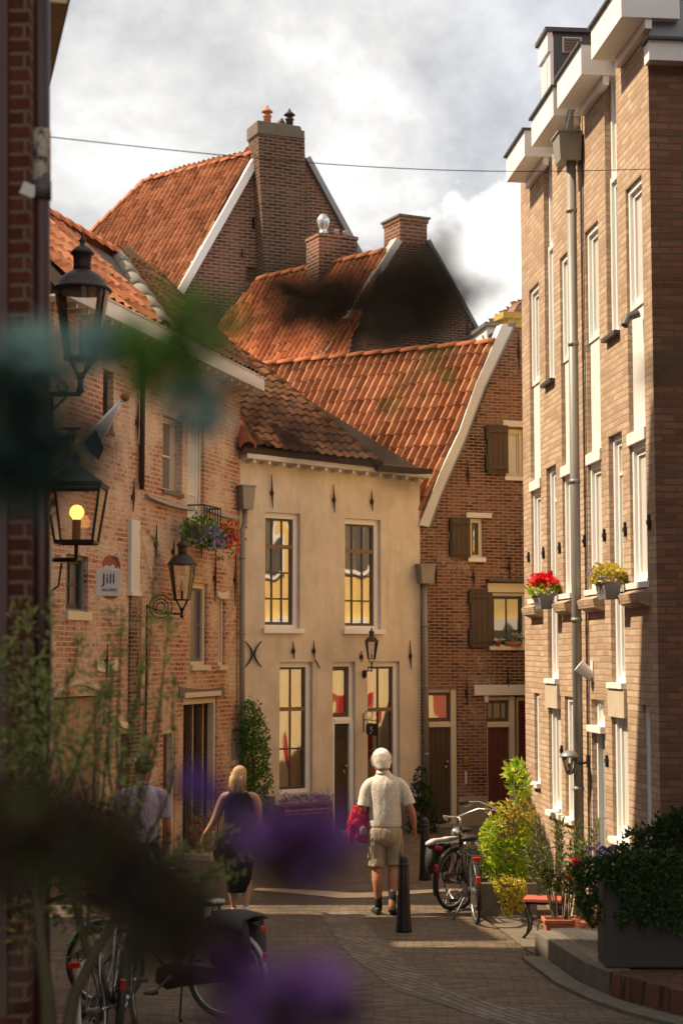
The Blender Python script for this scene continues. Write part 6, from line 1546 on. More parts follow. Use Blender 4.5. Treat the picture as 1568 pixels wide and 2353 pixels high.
def man_cap():
    base = gnd(325, 2160); t = thing('person', 'man in a lilac polo shirt and black cap walking away behind the shrub', 'person', base, R(3))
    s = MB()
    limb(s, [(-.09, 0, .88, .085), (-.10, .0, .72, .078), (-.095, .0, .5, .058), (-.09, -.02, .38, .060), (-.08, -.0, .16, .036), (-.08, .02, .05, .035)])
    limb(s, [(.09, 0, .88, .085), (.10, .0, .72, .078), (.095, .0, .5, .058), (.09, -.02, .38, .060), (.08, -.0, .16, .036), (.08, .02, .05, .035)])
    torso(s, [(0, 0, .82, .12, .09), (0, 0, .92, .155, .11), (0, 0, 1.05, .145, .10), (0, 0, 1.2, .155, .105), (0, 0, 1.36, .175, .11), (0, 0, 1.45, .16, .095), (0, 0, 1.50, .10, .07), (0, .01, 1.55, .058, .058)])
    limb(s, [(0, .01, 1.48, .06), (0, .02, 1.56, .056), (0.005, .03, 1.65, .054)])
    for sg in (-1, 1):
        limb(s, [(.10 * sg, 0, 1.43, .06), (.185 * sg, 0, 1.42, .062), (.225 * sg, -.01, 1.32, .055), (.24 * sg, -.02, 1.2, .045), (.25 * sg, -.01, 1.12, .042), (.255 * sg, .03, 1.0, .034), (.255 * sg, .05, .92, .026)])
        hand(s, (.255 * sg, .05, .925), (0, .12, -1), (-.2 * sg, 1, .1), (-sg, -.3, 0), curl=.45)
    P = head(s, (.005, .04, 1.70), yaw=.45, tilt=.05)
    fuse(s.build('body', M['skin'], t), .007)
    s = MB(); rings = []
    for h, rx, ry, fy in ((-.06, .060, .05, -.045), (-.03, .078, .08, -.02), (.01, .080, .092, -.012), (.04, .079, .09, -.01)):
        c = P(0, fy, h); a = P(1, fy, h) - c; b_ = P(0, fy + 1, h) - c; rings.append((c, a * rx, b_ * ry))
    s.loft(rings); s.build('hair', M['hairdark'], t, True)
    s = MB(); rings = []
    for h, rx, ry, fy in ((.018, .086, .104, -.004), (.05, .086, .104, -.004), (.09, .078, .095, -.005), (.118, .05, .06, -.005), (.13, .015, .02, -.005)):
        c = P(0, fy, h); a = P(1, fy, h) - c; b_ = P(0, fy + 1, h) - c; rings.append((c, a * rx, b_ * ry))
    s.loft(rings); s.loft([(P(0, .085 + d_, .022 - d_ * .1), (P(1, 0, 0) - P(0, 0, 0)) * w_, (P(0, 0, 1) - P(0, 0, 0)) * .006) for d_, w_ in ((0, .07), (.03, .07), (.06, .055), (.075, .03))])
    cp = s.build('cap', M['black'], t, True)
    s = MB(); o = P(-.035, -.112, .065); r_ = (P(1, 0, 0) - P(0, 0, 0)); u_ = Vector((0, 0, 1))
    for a in (-.75, 0, .75): leaf(s, o, (r_ * math.sin(a) + u_ * math.cos(a)), Vector((0, 1, 0)), .036, .016, 0, 0)
    for k in range(2): s.obox(o - u_ * (.004 + .007 * k), r_ * .016, Vector((0, .002, 0)), u_ * .002)
    s.build('emblem', M['white2'], cp)
    s = MB()
    torso(s, [(0, 0, .96, .170, .122), (0, 0, 1.0, .172, .124), (0, 0, 1.15, .168, .12), (0, 0, 1.36, .190, .122), (0, 0, 1.45, .172, .106), (0, 0, 1.50, .115, .08), (0, .01, 1.535, .07, .068)])
    for sg in (-1, 1): limb(s, [(.08 * sg, 0, 1.43, .07), (.18 * sg, 0, 1.42, .072), (.225 * sg, -.01, 1.33, .068), (.24 * sg, -.015, 1.24, .066), (.246 * sg, -.015, 1.2, .066)])
    sh = fuse(s.build('shirt', M['polo'], t), .009, 3)
    s = MB(); s.loft([((0, .01, 1.525), .082, .078), ((0.002, .012, 1.56), .068, .066)]); s.build('collar', M['polo'], sh, True)
    s = MB(); torso(s, [(0, 0, .99, .160, .115), (0, 0, .90, .172, .125), (0, 0, .80, .16, .11), (0, 0, .76, .12, .08)])
    for sg in (-1, 1): limb(s, [(.085 * sg, 0, .88, .112), (.10 * sg, 0, .8, .112), (.10 * sg, 0, .7, .105), (.095 * sg, 0, .45, .085), (.085 * sg, .0, .12, .06), (.085 * sg, .0, .07, .06)])
    fuse(s.build('trousers', M['jeans'], t), .010, 2)
    for sg in (-1, 1): s = MB(); shoe(s, (.08 * sg, -.05, 0), .08 * sg); s.build('shoe', M['shoe'], t, True)
    s = MB(); s.lathe((.255, .045, .955), [(.030, -.012), (.034, -.012), (.034, .012), (.030, .012)], 14); s.build('watch', M['black'], t)
man_cap()

# ================================================================== PLANTS IN THE STREET
def plant(name, label, cat, loc, group=None): return thing(name, label, cat, loc, 0, group)
def pxm(x, y, Y, o): return at(x, y, Y) - o
def trough(mb, x0, x1, y0, y1, h, t=.04, taper=0.0):
    mb.box(x0, x1, y0, y0 + t, 0, h); mb.box(x0, x1, y1 - t, y1, 0, h); mb.box(x0, x0 + t, y0 + t, y1 - t, 0, h); mb.box(x1 - t, x1, y0 + t, y1 - t, 0, h); mb.box(x0 + t, x1 - t, y0 + t, y1 - t, 0, h * .1)
# climber left on the stucco wall
o = gnd(583, 1935); Y0 = o.y - .05
c = plant('climbing_shrub', 'tall columnar green climbing shrub against the left corner of the stucco house', 'shrub', o)
s = MB(); 
for x, y, w_, h_, n in ((575, 1650, 24, 40, 420), (583, 1690, 32, 45, 650), (585, 1740, 33, 50, 750), (590, 1790, 34, 45, 700), (585, 1840, 32, 45, 600), (580, 1885, 26, 40, 400), (568, 1640, 18, 28, 150)):
    blob(s, pxm(x, y, Y0, o), w_ * Y0 / F, .2, h_ * Y0 / F, n, .045, .03)
s.build('foliage', M['leaf'], c)
s = MB(); s.tube([(0, 0, 0), (.02, 0, .6), (-.03, 0, 1.3), (0, 0, 2.0)], [.03, .025, .02, .01], 7); s.build('stem', M['bark'], c)
# dark shrub right of the stucco house
o = gnd(972, 1912); Y0 = o.y - .1
c = plant('dark_shrub', 'dark green shrub with violet flowers at the foot of the pipe behind the walking man', 'shrub', o)
s = MB()
for x, y, w_, h_, n in ((965, 1790, 14, 28, 160), (968, 1830, 24, 35, 350), (972, 1870, 34, 35, 450), (968, 1900, 34, 22, 250)): blob(s, pxm(x, y, Y0, o), w_ * Y0 / F, .18, h_ * Y0 / F, n, .06, .035)
s.build('foliage', M['leaf_dark'], c)
s = MB()
for _ in range(40): flower(s, pxm(random.gauss(948, 9), random.gauss(1812, 14), Y0 - .15, o), .022)
s.build('flowers', M['petal_lilac'], c); s = MB(); s.tube([(0, 0, 0), (-.03, 0, .5), (0, 0, .9)], [.03, .02, .01], 6); s.build('stem', M['bark'], c)
# flower shelf under the stucco window
a = FS.uz(700, 1866, .3); o = FS.W(a[0], -.25, FS.uz(700, 1866, .25)[1])
hk = thing('flower_shelf', 'wooden shelf of clay pots with blue flowers under the stucco house window', 'planter', o, FS.rz)
ux = FS.uz(645, 1860, .25)[0] - a[0]; uy = FS.uz(756, 1860, .25)[0] - a[0]
s = MB(); s.box(ux, uy, -.09, .10, -.02, 0); s.box(ux, uy, -.10, -.08, .03, .06); s.build('shelf', M['wood_grey'], hk)
n = 6
for i in range(n):
    x_ = ux + (uy - ux) * (i + .5) / n; s = MB(); s.lathe((x_, 0, 0), [(.045, 0), (.06, .10), (.066, .10), (.066, .12), (.05, .12)], 12); s.build('pot', M['terracotta'], hk, True)
s = MB(); blob(s, ((ux + uy) / 2, 0, .17), (uy - ux) * .52, .12, .08, 700, .045, .012); s.build('foliage', M['leaf_olive'], hk)
s = MB()
for _ in range(230): flower(s, Vector((random.uniform(ux, uy), random.uniform(-.14, .1), .16 + abs(random.gauss(.06, .05)))), .018)
s.build('flowers', M['petal_lilac'], hk)
s = MB(); s.tube([(ux + .1, -.05, -.02), (ux + .1, .24, -.2)], .01, 5); s.tube([(uy - .1, -.05, -.02), (uy - .1, .24, -.2)], .01, 5); s.build('bracket', M['iron'], hk)
# hanging flower box on the old house balcony
r = FL.rect(434, 1190, 535, 1262, .35); um = (r[0] + r[1]) / 2; zm = (r[2] + r[3]) / 2
o = FL.W(um, -.3, zm); hk = thing('hanging_basket', 'balcony flower box overflowing with violet and red flowers on the old brick house', 'flower box', o, FL.rz)
w2 = (r[1] - r[0]) / 2; s = MB(); trough(s, -w2 * .7, w2 * .7, -.08, .1, .16); b_ = s.build('box', M['zincdark'], hk); b_.location = (0, 0, -.08)
s = MB(); blob(s, (-w2 * .3, 0, .0), w2 * .7, .2, .22, 700, .045, .028); blob(s, (w2 * .45, 0, .0), w2 * .5, .2, .18, 450, .045, .03); blob(s, (w2 * .75, 0, -.18), .1, .1, .2, 60, .04, .03); s.build('foliage', M['leaf'], hk)
s = MB()
for _ in range(90): flower(s, Vector((random.gauss(-w2 * .25, w2 * .28), -.12 - random.random() * .12, random.gauss(-.05, .10))), .028, 0)
s.build('violet_flowers', [M['petal_lilac']], hk)
s = MB()
for _ in range(70): flower(s, Vector((random.gauss(w2 * .6, w2 * .22), -.1 - random.random() * .14, random.gauss(.02, .10))), .032)
s.build('red_flowers', M['petal_red'], hk)
# potted plants by the old house door
o = gnd(398, 1960); o.z = 0; c = plant('potted_plant', 'dark pot of bushy greenery with trailing leaves beside the old house doorway', 'plant', o)
s = MB(); s.lathe((0, 0, 0), [(.15, 0), (.19, .34), (.21, .34), (.21, .38), (.17, .38)], 18); s.build('pot', M['zincdark'], c, True)
s = MB(); blob(s, (0, 0, .60), .24, .24, .24, 600, .06, .035); s.build('foliage', M['leaf_dark'], c)
s = MB(); blob(s, (.24, -.1, .22), .13, .1, .24, 260, .04, .025); s.build('trailing_leaves', M['leaf_bright'], c)
o = gnd(458, 1962) ; c = plant('potted_plant', 'pot of magenta flowers on the step of the old house doorway', 'plant', o)
s = MB(); s.lathe((0, 0, 0), [(.10, 0), (.13, .2), (.14, .22), (.11, .22)], 16); s.build('pot', M['terracotta'], c, True)
s = MB(); blob(s, (0, 0, .34), .2, .18, .2, 260, .05, .02); s.build('foliage', M['leaf_olive'], c)
s = MB()
for _ in range(90): flower(s, Vector((random.gauss(0, .11), random.gauss(-.08, .08), random.gauss(.36, .12))), .028)
s.build('flowers', M['petal_pink'], c)
# window sill pots
r = GR(1132, 1472, 1148, 1486); o = FG.W((r[0] + r[1]) / 2, -.05, gw3[2] + .002); c = plant('flower_pot', 'small empty clay pot on the sill of the shuttered window', 'pot', o)
s = MB(); s.lathe((0, 0, 0), [(.035, 0), (.05, .07), (.055, .07), (.055, .085), (.04, .085)], 14); s.build('pot', M['terracotta'], c, True)
r = GR(1152, 1470, 1198, 1486); o = FG.W((r[0] + r[1]) / 2, -.06, gw3[2] + .002); c = plant('flower_pot', 'clay bowl of grey green plants with white flowers on the shuttered window sill', 'pot', o)
s = MB(); s.loft([(Vector((0, 0, z_)), w_, w_ * .4) for z_, w_ in ((0, .12), (.06, .15), (.08, .15))]); s.build('pot', M['terracotta'], c, True)
s = MB(); blob(s, (0, 0, .14), .18, .07, .09, 260, .03, .014); s.build('foliage', M['leaf_teal'], c)
s = MB()
for _ in range(24): flower(s, Vector((random.uniform(-.02, .16), -.05, random.uniform(.15, .22))), .016)
s.build('flowers', M['petal_white'], c)
# balcony boxes on the tan town house
def flowerbox(x, y, label, leafm, groups, w_=.19):
    p = Q(x, y, .16); o = FRr.W(p[0], -.16, p[1]); hk = thing('balcony_flower_box', label, 'flower box', o, FRr.rz)
    s = MB(); V = []
    for z_, a, b_ in ((-.10, w_ * .85, .06), (.06, w_, .085)): V += [(-a, -b_, z_), (a, -b_, z_), (a, b_, z_), (-a, b_, z_)]
    s.add(V, [(3, 2, 1, 0), (0, 1, 5, 4), (1, 2, 6, 5), (2, 3, 7, 6), (3, 0, 4, 7)]); s.box(-w_ - .01, w_ + .01, -.095, -.08, .045, .065); s.box(-w_ - .01, w_ + .01, .08, .095, .045, .065)
    s.box(-w_ * .5, -w_ * .4, -.08, .155, -.04, -.03); s.box(w_ * .4, w_ * .5, -.08, .155, -.04, -.03); s.box(-w_ + .03, w_ - .03, -.07, .07, .03, .05); s.build('box', M['plinth'], hk)
    s = MB(); blob(s, (0, 0, .11), w_ * 1.0, .15, .09, 330, .045, .035); s.build('foliage', M[leafm], hk)
    for nm, mn, n, cz, rr in groups:
        s = MB()
        for _ in range(n):
            v = rv(random.uniform(.6, 1.15)); flower(s, Vector((v.x * w_ * (1.0 + .2 * math.sin(v.y * 7)), v.y * .16, cz + abs(v.z) * .11 + .02 * math.sin(v.x * 9))), rr * random.uniform(.7, 1.2))
        s.build(nm, M[mn], hk)
flowerbox(1247, 1378, 'grey balcony box of bright red geraniums on the tan house', 'leaf_bright', [('flowers', 'petal_red', 260, .17, .035)])
flowerbox(1396, 1352, 'grey balcony box of pale yellow and violet flowers on the tan house', 'leaf_yellow', [('flowers', 'petal_lilac', 60, .08, .024), ('blossoms', 'leaf_yellow', 120, .12, .022)], .17)
# stone trough with hedge and small tree
o = gnd(1101, 2106); YT = o.y; kt = YT / F
c = plant('stone_trough', 'low weathered stone trough at the foot of the tan house behind the bicycles', 'planter', o)
s = MB(); trough(s, 0, .62, 0, .5, .36, .05); s.box(.05, .57, .05, .45, .25, .31); s.build('trough', M['kerb'], c, bevel=.01)
def PX(x, y, dy=.2): return at(x, y, YT + dy)
o = PX(1150, 2040); c = plant('hedge', 'bright sunlit yellow green bush growing out of the stone trough', 'shrub', o)
s = MB()
for x, y, w_, h_, n in ((1122, 1920, 18, 34, 300), (1128, 1960, 26, 40, 480), (1130, 2005, 28, 32, 400), (1165, 1970, 30, 42, 550), (1190, 1960, 24, 50, 450), (1185, 2010, 28, 28, 350), (1140, 1895, 14, 20, 120), (1200, 1915, 15, 30, 200)): blob(s, PX(x, y) - o, w_ * kt, .16, h_ * kt, n, .042, .028)
s.build('foliage', M['leaf_bright'], c)
s = MB()
for k in range(9): x_ = -.2 + .05 * k; s.tube([(x_, 0, -.05), (x_ * 1.1 + random.gauss(0, .03), 0, .25), (x_ * 1.2, .02, .5)], [.008, .006, .003], 5)
s.build('stems', M['bark'], c)
o = PX(1181, 2042, .1); c = plant('small_tree', 'slender young tree with yellowing leaves rising from the stone trough', 'tree', o)
s = MB(); tp = [PX(1181, 2042, .1), PX(1179, 1990, .1), PX(1182, 1940, .1), PX(1179, 1890, .1), PX(1184, 1840, .12), PX(1183, 1790, .12)]
s.tube([p - o for p in tp], [.016, .014, .012, .010, .008, .004], 7)
ends = []
for x0, y0, x1, y1 in ((1179, 1895, 1130, 1850), (1180, 1880, 1215, 1860), (1182, 1860, 1150, 1870), (1183, 1830, 1205, 1800), (1183, 1850, 1225, 1880), (1184, 1820, 1172, 1775), (1180, 1900, 1140, 1900)):
    p0, p1 = PX(x0, y0, .1) - o, PX(x1, y1, random.uniform(-.05, .3)) - o; s.tube([p0, (p0 + p1) / 2 + Vector((0, 0, .03)), p1], [.007, .005, .002], 5)
s.build('trunk', M['bark'], c)
s = MB()
for x, y, w_, h_, n in ((1186, 1775, 22, 20, 110), (1195, 1810, 20, 18, 90)): blob(s, PX(x, y) - o, w_ * kt, .1, h_ * kt, n, .085, .04, shell=.2)
s.build('top_leaves', M['leaf_bright'], c)
s = MB()
for x, y, w_, h_, n in ((1172, 1860, 26, 22, 110), (1200, 1870, 28, 26, 150), (1215, 1885, 16, 18, 60), (1132, 1855, 12, 18, 34), (1160, 1890, 24, 18, 80), (1190, 1915, 24, 18, 90)): blob(s, PX(x, y) - o, w_ * kt, .12, h_ * kt, n, .06, .028, shell=.2, upb=-.3)
s.build('crown', M['leaf_yellow'], c)
o = PX(1168, 2050, -.1); c = plant('trailing_plant', 'yellow leaved creeper hanging over the front of the stone trough', 'plant', o)
s = MB()
for x, y, w_, h_, n in ((1160, 2035, 26, 22, 260), (1190, 2040, 18, 20, 160), (1165, 2070, 16, 26, 170), (1195, 2070, 9, 22, 80), (1162, 2100, 6, 14, 40)): blob(s, PX(x, y, -.1) - o, w_ * kt, .06, h_ * kt, n, .036, .026, upb=-.6)
s.build('foliage', M['leaf_yellow'], c)
s = MB(); s.tube([(0, 0, .05), (-.05, -.03, -.1), (-.04, -.03, -.25)], .003, 4); s.build('stems', M['bark'], c)
# oleander in a terracotta trough
YO = 16.4; ko = YO / F; o = Vector(((1284 - CX) * ko, YO, 0)); 
c = plant('terracotta_trough', 'rectangular terracotta trough standing beside the raised stone kerb', 'planter', o + Vector((0, 0, .006)))
s = MB(); s.loft([(Vector((0, 0, z_)), w_, d_) for z_, w_, d_ in ()]) if False else None
V = []
for z_, a, b_ in ((0, .16, .10), (.23, .185, .12), (.231, .20, .135), (.27, .20, .135), (.27, .175, .11), (.22, .17, .105)): V += [(-a, -b_, z_), (a, -b_, z_), (a, b_, z_), (-a, b_, z_)]
s.add(V, [(3, 2, 1, 0)] + [(4 * i + j, 4 * i + (j + 1) % 4, 4 * i + 4 + (j + 1) % 4, 4 * i + 4 + j) for i in range(5) for j in range(4)] + [(20, 21, 22, 23)], 0); s.build('pot', M['terracotta'], c, bevel=.006)
c = plant('oleander', 'tall oleander with bare lower stems and narrow leaves in the terracotta trough', 'shrub', o + Vector((0, 0, .23)))
s = MB(); lf = MB()
for i in range(20):
    a = random.uniform(-1, 1); p0 = Vector((a * .10, random.uniform(-.06, .06), 0)); p1 = Vector((a * .20 + random.gauss(0, .02), random.gauss(0, .06), .40)); p2 = Vector((a * .36 + random.gauss(0, .03), random.gauss(0, .12), random.uniform(.62, .95)))
    s.tube([p0, p1, p2], [.007, .005, .003], 5)
    for k in range(46):
        t_ = random.uniform(.35, 1.05); p = p0.lerp(p1, min(1, t_ * 2)) if t_ < .5 else p1.lerp(p2, (t_ - .5) * 2)
        d = (rv(.8) + Vector((a * .3, 0, .7))); leaf(lf, p, d, rv(), random.uniform(.07, .12), .017, 0, .1)
s.build('stems', M['bark'], c); lf.build('foliage', M['leaf_ole'], c)
s = MB()
for _ in range(14): flower(s, Vector((random.gauss(.12, .05), -.1, random.gauss(.55, .08))), .035)
s.build('flowers', M['petal_red'], c)
# second leafy pot behind, right of the oleander
o = at(1352, 2030, 16.3); o.z = .0; c = plant('potted_shrub', 'light green willowy shrub between the rain pipe and the big planter', 'shrub', o)
s = MB(); s.lathe((0, 0, 0), [(.12, 0), (.16, .26), (.17, .28), (.14, .28)], 16); s.build('pot', M['terracotta'], c, True)
s = MB(); lf = MB()
for i in range(12):
    a = random.uniform(-1, 1); p2 = Vector((a * .26, random.gauss(0, .1), random.uniform(.55, .85))); s.tube([(a * .05, 0, .26), p2 * .6, p2], [.005, .004, .002], 5)
    for k in range(20): t_ = random.uniform(.45, 1.05); leaf(lf, p2 * t_, rv(.8) + Vector((0, 0, .6)), rv(), random.uniform(.05, .09), .014, 0, .1)
s.build('stems', M['bark'], c); lf.build('foliage', M['leaf_ole'], c)
# bench
YBn = 16.9; kb = YBn / F; o = Vector(((1240 - CX) * kb, YBn, 0.0)); bn = thing('stool_bench', 'small red topped bench with curved black iron legs beside the oleander', 'bench', o, R(-14))
s = MB()
for k in range(4): s.box(-.19, .19, -.15 + .077 * k, -.15 + .077 * k + .068, .37, .40)
s.build('seat', plain('worn red paint', (.42, .10, .07), .6, var=.25, scale=10), bn, bevel=.004)
for sx_ in (-1, 1):
    for sy_ in (-1, 1): s = MB(); s.tube([(sx_ * .14, sy_ * .11, .37), (sx_ * .17, sy_ * .12, .28), (sx_ * .13, sy_ * .12, .16), (sx_ * .15, sy_ * .13, .06), (sx_ * .19, sy_ * .13, .012)], [.014, .013, .012, .013, .016], 7); s.build('leg', M['iron'], bn, True)
s = MB(); s.tube([(-.14, 0, .2), (.14, 0, .2)], .008, 6); s.box(-.17, .17, -.12, .12, .345, .369); s.build('frame', M['iron'], bn)
# grey planter
o = Vector(((1378 - CX) / F * 14.16, 14.16, .212)); c = plant('concrete_planter', 'big square dark concrete planter on the terrace at the right edge', 'planter', o)
s = MB(); trough(s, 0, 2.2, 0, .42, .80, .05); s.box(.05, 2.15, .05, .37, .6, .74); s.build('tub', M['concrete'], c, bevel=.012)
s = MB(); s.box(.04, .12, .38, .40, .0, .01); 
c = plant('ivy', 'dense dark creeper spilling over the left and front of the concrete planter', 'plant', o + Vector((0, 0, .8)))
s = MB(); kk_ = 14.1 / F; oz = o + Vector((0, 0, .8))
def PP(x, y, Y=14.1): return at(x, y, Y) - oz
for x, y, w_, h_, n, Y in ((1350, 2000, 34, 26, 420, 14.2), (1345, 2050, 22, 45, 420, 14.2), (1362, 2090, 14, 35, 160, 14.2), (1410, 1985, 45, 22, 500, 14.1), (1470, 1985, 45, 30, 600, 14.1), (1530, 1990, 50, 34, 650, 14.1), (1480, 2040, 26, 34, 330, 14.08), (1450, 2080, 20, 24, 130, 14.08), (1425, 2110, 12, 18, 50, 14.08), (1500, 2075, 24, 30, 180, 14.08), (1545, 2060, 26, 40, 300, 14.08), (1400, 2010, 28, 20, 160, 14.08), (1395, 1965, 22, 18, 200, 14.3), (1440, 2030, 34, 26, 260, 14.09), (1520, 2110, 18, 26, 90, 14.08), (1555, 2110, 18, 36, 120, 14.08), (1475, 2110, 14, 20, 50, 14.08)):
    blob(s, PP(x, y, Y), w_ * kk_, .07, h_ * kk_, int(n * 1.5), .034, .022, upb=-.4)
s.build('foliage', M['leaf_dk2'], c) if 'leaf_dk2' in M else s.build('foliage', leafmat('dark creeper leaves', [(.025, .06, .016), (.05, .11, .028), (.09, .16, .04)], .2), c)
s = MB()
for _ in range(60): flower(s, PP(random.gauss(1385, 18), random.gauss(1955, 9), 14.15), .018)
s.build('flowers', M['petal_lilac'], c)
s = MB(); s.tube([(0, .1, -.02), (-.08, .0, -.15), (-.1, -.02, -.4)], .004, 4); s.build('stems', M['bark'], c)
c = plant('dark_bush', 'dark rounded bush rising out of the concrete planter at the right edge', 'shrub', o + Vector((.75, .2, .74)))
s = MB(); oz = o + Vector((.75, .2, .74))
def PB(x, y, Y=14.35): return at(x, y, Y) - oz
for x, y, w_, h_, n in ((1540, 1925, 50, 50, 900), (1490, 1945, 30, 40, 400), (1565, 1890, 30, 30, 300), (1455, 1940, 26, 40, 200), (1440, 1960, 30, 20, 150)): blob(s, PB(x, y), w_ * kk_, .16, h_ * kk_, n, .04, .026)
s.build('foliage', M['leaf_dark'], c); s = MB()
for k in range(7): s.tube([(0, 0, 0), (-.1 + .05 * k, 0, .2), (-.3 + .1 * k, 0, .45)], [.01, .007, .003], 5)
s.build('stems', M['bark'], c)
# gratings
def grate(pix, z, label, nb=26):
    P = [gnd(x, y, z) for x, y in pix]; o = P[0].copy(); t = thing('grating', label, 'grating', o, 0, 'metal foot gratings')
    s = MB()
    for i in range(nb):
        t_ = (i + .5) / nb; a = P[0].lerp(P[3], t_) - o; b_ = P[1].lerp(P[2], t_) - o; d = (b_ - a).normalized(); q = Vector((-d.y, d.x, 0)) * .0045
        s.prism([a - q, b_ - q, b_ + q, a + q], (0, 0, .014))
    s.build('bars', M['steel'], t)
    s = MB(); s.prism([p - o + Vector((0, 0, -.001)) for p in P], (0, 0, .003)); s.build('pit', M['black'], t)
grate([(1262, 2136), (1374, 2218), (1376, 2134), (1320, 2134)], ztr + .004, 'metal bar grating set in the raised terrace beside the concrete planter', 14)
grate([(1183, 2108), (1232, 2128), (1236, 2108), (1208, 2106)], .014, 'metal bar grating in the pavement under the red bench', 9)
s = MB()
for _ in range(700):
    t_ = random.random(); pts_ = [(1150, 2145), (1215, 2195), (1300, 2242), (1400, 2285), (1540, 2322)]; i = min(3, int(t_ * 4)); f_ = t_ * 4 - i
    p = gnd(pts_[i][0] + (pts_[i + 1][0] - pts_[i][0]) * f_ + random.gauss(0, 22), pts_[i][1] + (pts_[i + 1][1] - pts_[i][1]) * f_ + random.gauss(0, 9)); 
    leaf(s, p, rv(.5) + Vector((0, 0, .7)), rv(), random.uniform(.012, .035), .006)
tag(s.build('grass', M['leaf_olive']), 'tufts of grass and moss growing between the paving near the kerb', 'grass', kind='stuff')
# ivy behind the drainpipe on the left
o = Vector(((70 - CX) / F * 9.0, 9.0, 0)); c = plant('wall_ivy', 'narrow strip of yellow green ivy between the brick pier and the dark drainpipe', 'plant', o)
s = MB()
for y in range(1180, 1560, 40): blob(s, at(84, y, 9.0) - o, .05, .06, .09, 80, .035, .025)
s.build('foliage', M['leaf_bright'], c); s = MB(); s.tube([(0.02, 0, 0), (.04, 0, 2.4), (.03, 0, 3.7)], .008, 5); s.build('stem', M['bark'], c)

# ================================================================== SHRUB AT THE LEFT, IN FRONT OF THE BICYCLES
YBs = 6.4; kS = YBs / F
o = gnd(150, 2352); o = Vector(((150 - CX) / F * YBs, YBs, 0)); c = plant('bush', 'straggly olive green shrub with thick forked trunk at the lower left', 'shrub', o)
s = MB(); 
def pb(x, y, dY=0.0): return at(x, y, YBs + dY) - o
s.tube([(0.0, 0, 0), pb(115, 2420), pb(110, 2300), pb(100, 2200), pb(88, 2100), pb(78, 2000)], [.05, .036, .028, .022, .016, .010], 9)
s.tube([(0.0, 0, 0), pb(150, 2400), pb(170, 2290), pb(215, 2190), pb(262, 2120), pb(330, 2050)], [.05, .030, .025, .020, .016, .009], 9)
lf = MB(); rnd = random.Random(11)
starts = [(80, 2010), (95, 2120), (260, 2120), (300, 2070), (90, 2060), (200, 2200)]
targets = [(30, 1640), (60, 1560), (140, 1620), (180, 1480), (120, 1380), (250, 1540), (330, 1700), (370, 1600), (280, 1400), (60, 1420), (20, 1760), (200, 1700), (330, 1530), (360, 1240), (400, 1560), (260, 1480),
           (130, 1760), (250, 1660), (30, 1900), (300, 1860), (420, 1960), (490, 1950), (540, 1900), (560, 2010), (600, 1960), (500, 2000), (470, 2060), (160, 1550), (230, 1600), (90, 1500), (10, 1500), (340, 1440), (390, 1400), (60, 1700), (170, 1840)]
for x, y in targets:
    sx_, sy_ = rnd.choice(starts[2:4] if x > 230 else starts[:2] + starts[4:]); p0 = pb(sx_, sy_); p3 = pb(x, y, rnd.uniform(-.5, .5)); mid = p0.lerp(p3, .5) + Vector((rnd.gauss(0, .05), 0, rnd.gauss(.03, .04)))
    P_ = smooth([(*p0, .008), (*p0.lerp(mid, .5), .006), (*mid, .005), (*mid.lerp(p3, .5), .0035), (*p3, .0018)], 3); s.tube([q[:3] for q in P_], [q[3] for q in P_], 5)
    for k in range(60):
        t_ = rnd.uniform(.25, 1.0) ** .8; i = min(len(P_) - 2, int(t_ * (len(P_) - 1))); p = Vector(P_[i][:3]).lerp(Vector(P_[i + 1][:3]), rnd.random())
        off = rv(.03 * rnd.random()); d = (p3 - p0).normalized() * .6 + rv(.9); leaf(lf, p + off, d, rv(), rnd.uniform(.022, .042), .014, 0, .15)
    if rnd.random() < .5:
        p4 = p3 + Vector((rnd.uniform(-.12, .12), 0, rnd.uniform(-.02, .12))); s.tube([p3.lerp(p0, .15), p4], [.002, .001], 4)
        for k in range(9): leaf(lf, p3.lerp(p4, rnd.random()) , rv(), rv(), .028, .012)
for x, y, w_, h_, n in ((60, 1560, 70, 70, 130), (130, 1660, 90, 70, 170), (40, 1720, 70, 60, 170), (210, 1730, 90, 50, 140), (270, 1620, 50, 60, 45), (60, 1440, 50, 60, 60), (230, 1560, 50, 60, 60), (380, 1420, 22, 40, 24), (265, 1440, 30, 40, 30), (60, 2120, 60, 60, 90), (200, 2120, 70, 50, 80)): blob(lf, pb(x, y, .1), w_ * kS, .15, h_ * kS, n, .032, .012, shell=.1)
s.build('branches', M['barkgreen'], c); lf.build('foliage', M['leaf_olive'], c)
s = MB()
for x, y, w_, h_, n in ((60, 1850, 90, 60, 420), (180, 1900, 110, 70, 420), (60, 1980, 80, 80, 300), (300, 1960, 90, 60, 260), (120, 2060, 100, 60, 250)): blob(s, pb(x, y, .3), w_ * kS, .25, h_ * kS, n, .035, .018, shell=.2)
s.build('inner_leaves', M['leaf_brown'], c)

M['leaf_night'] = leafmat('deep blue green leaves', [(.012, .028, .022), (.02, .045, .035), (.03, .06, .05)], .15)
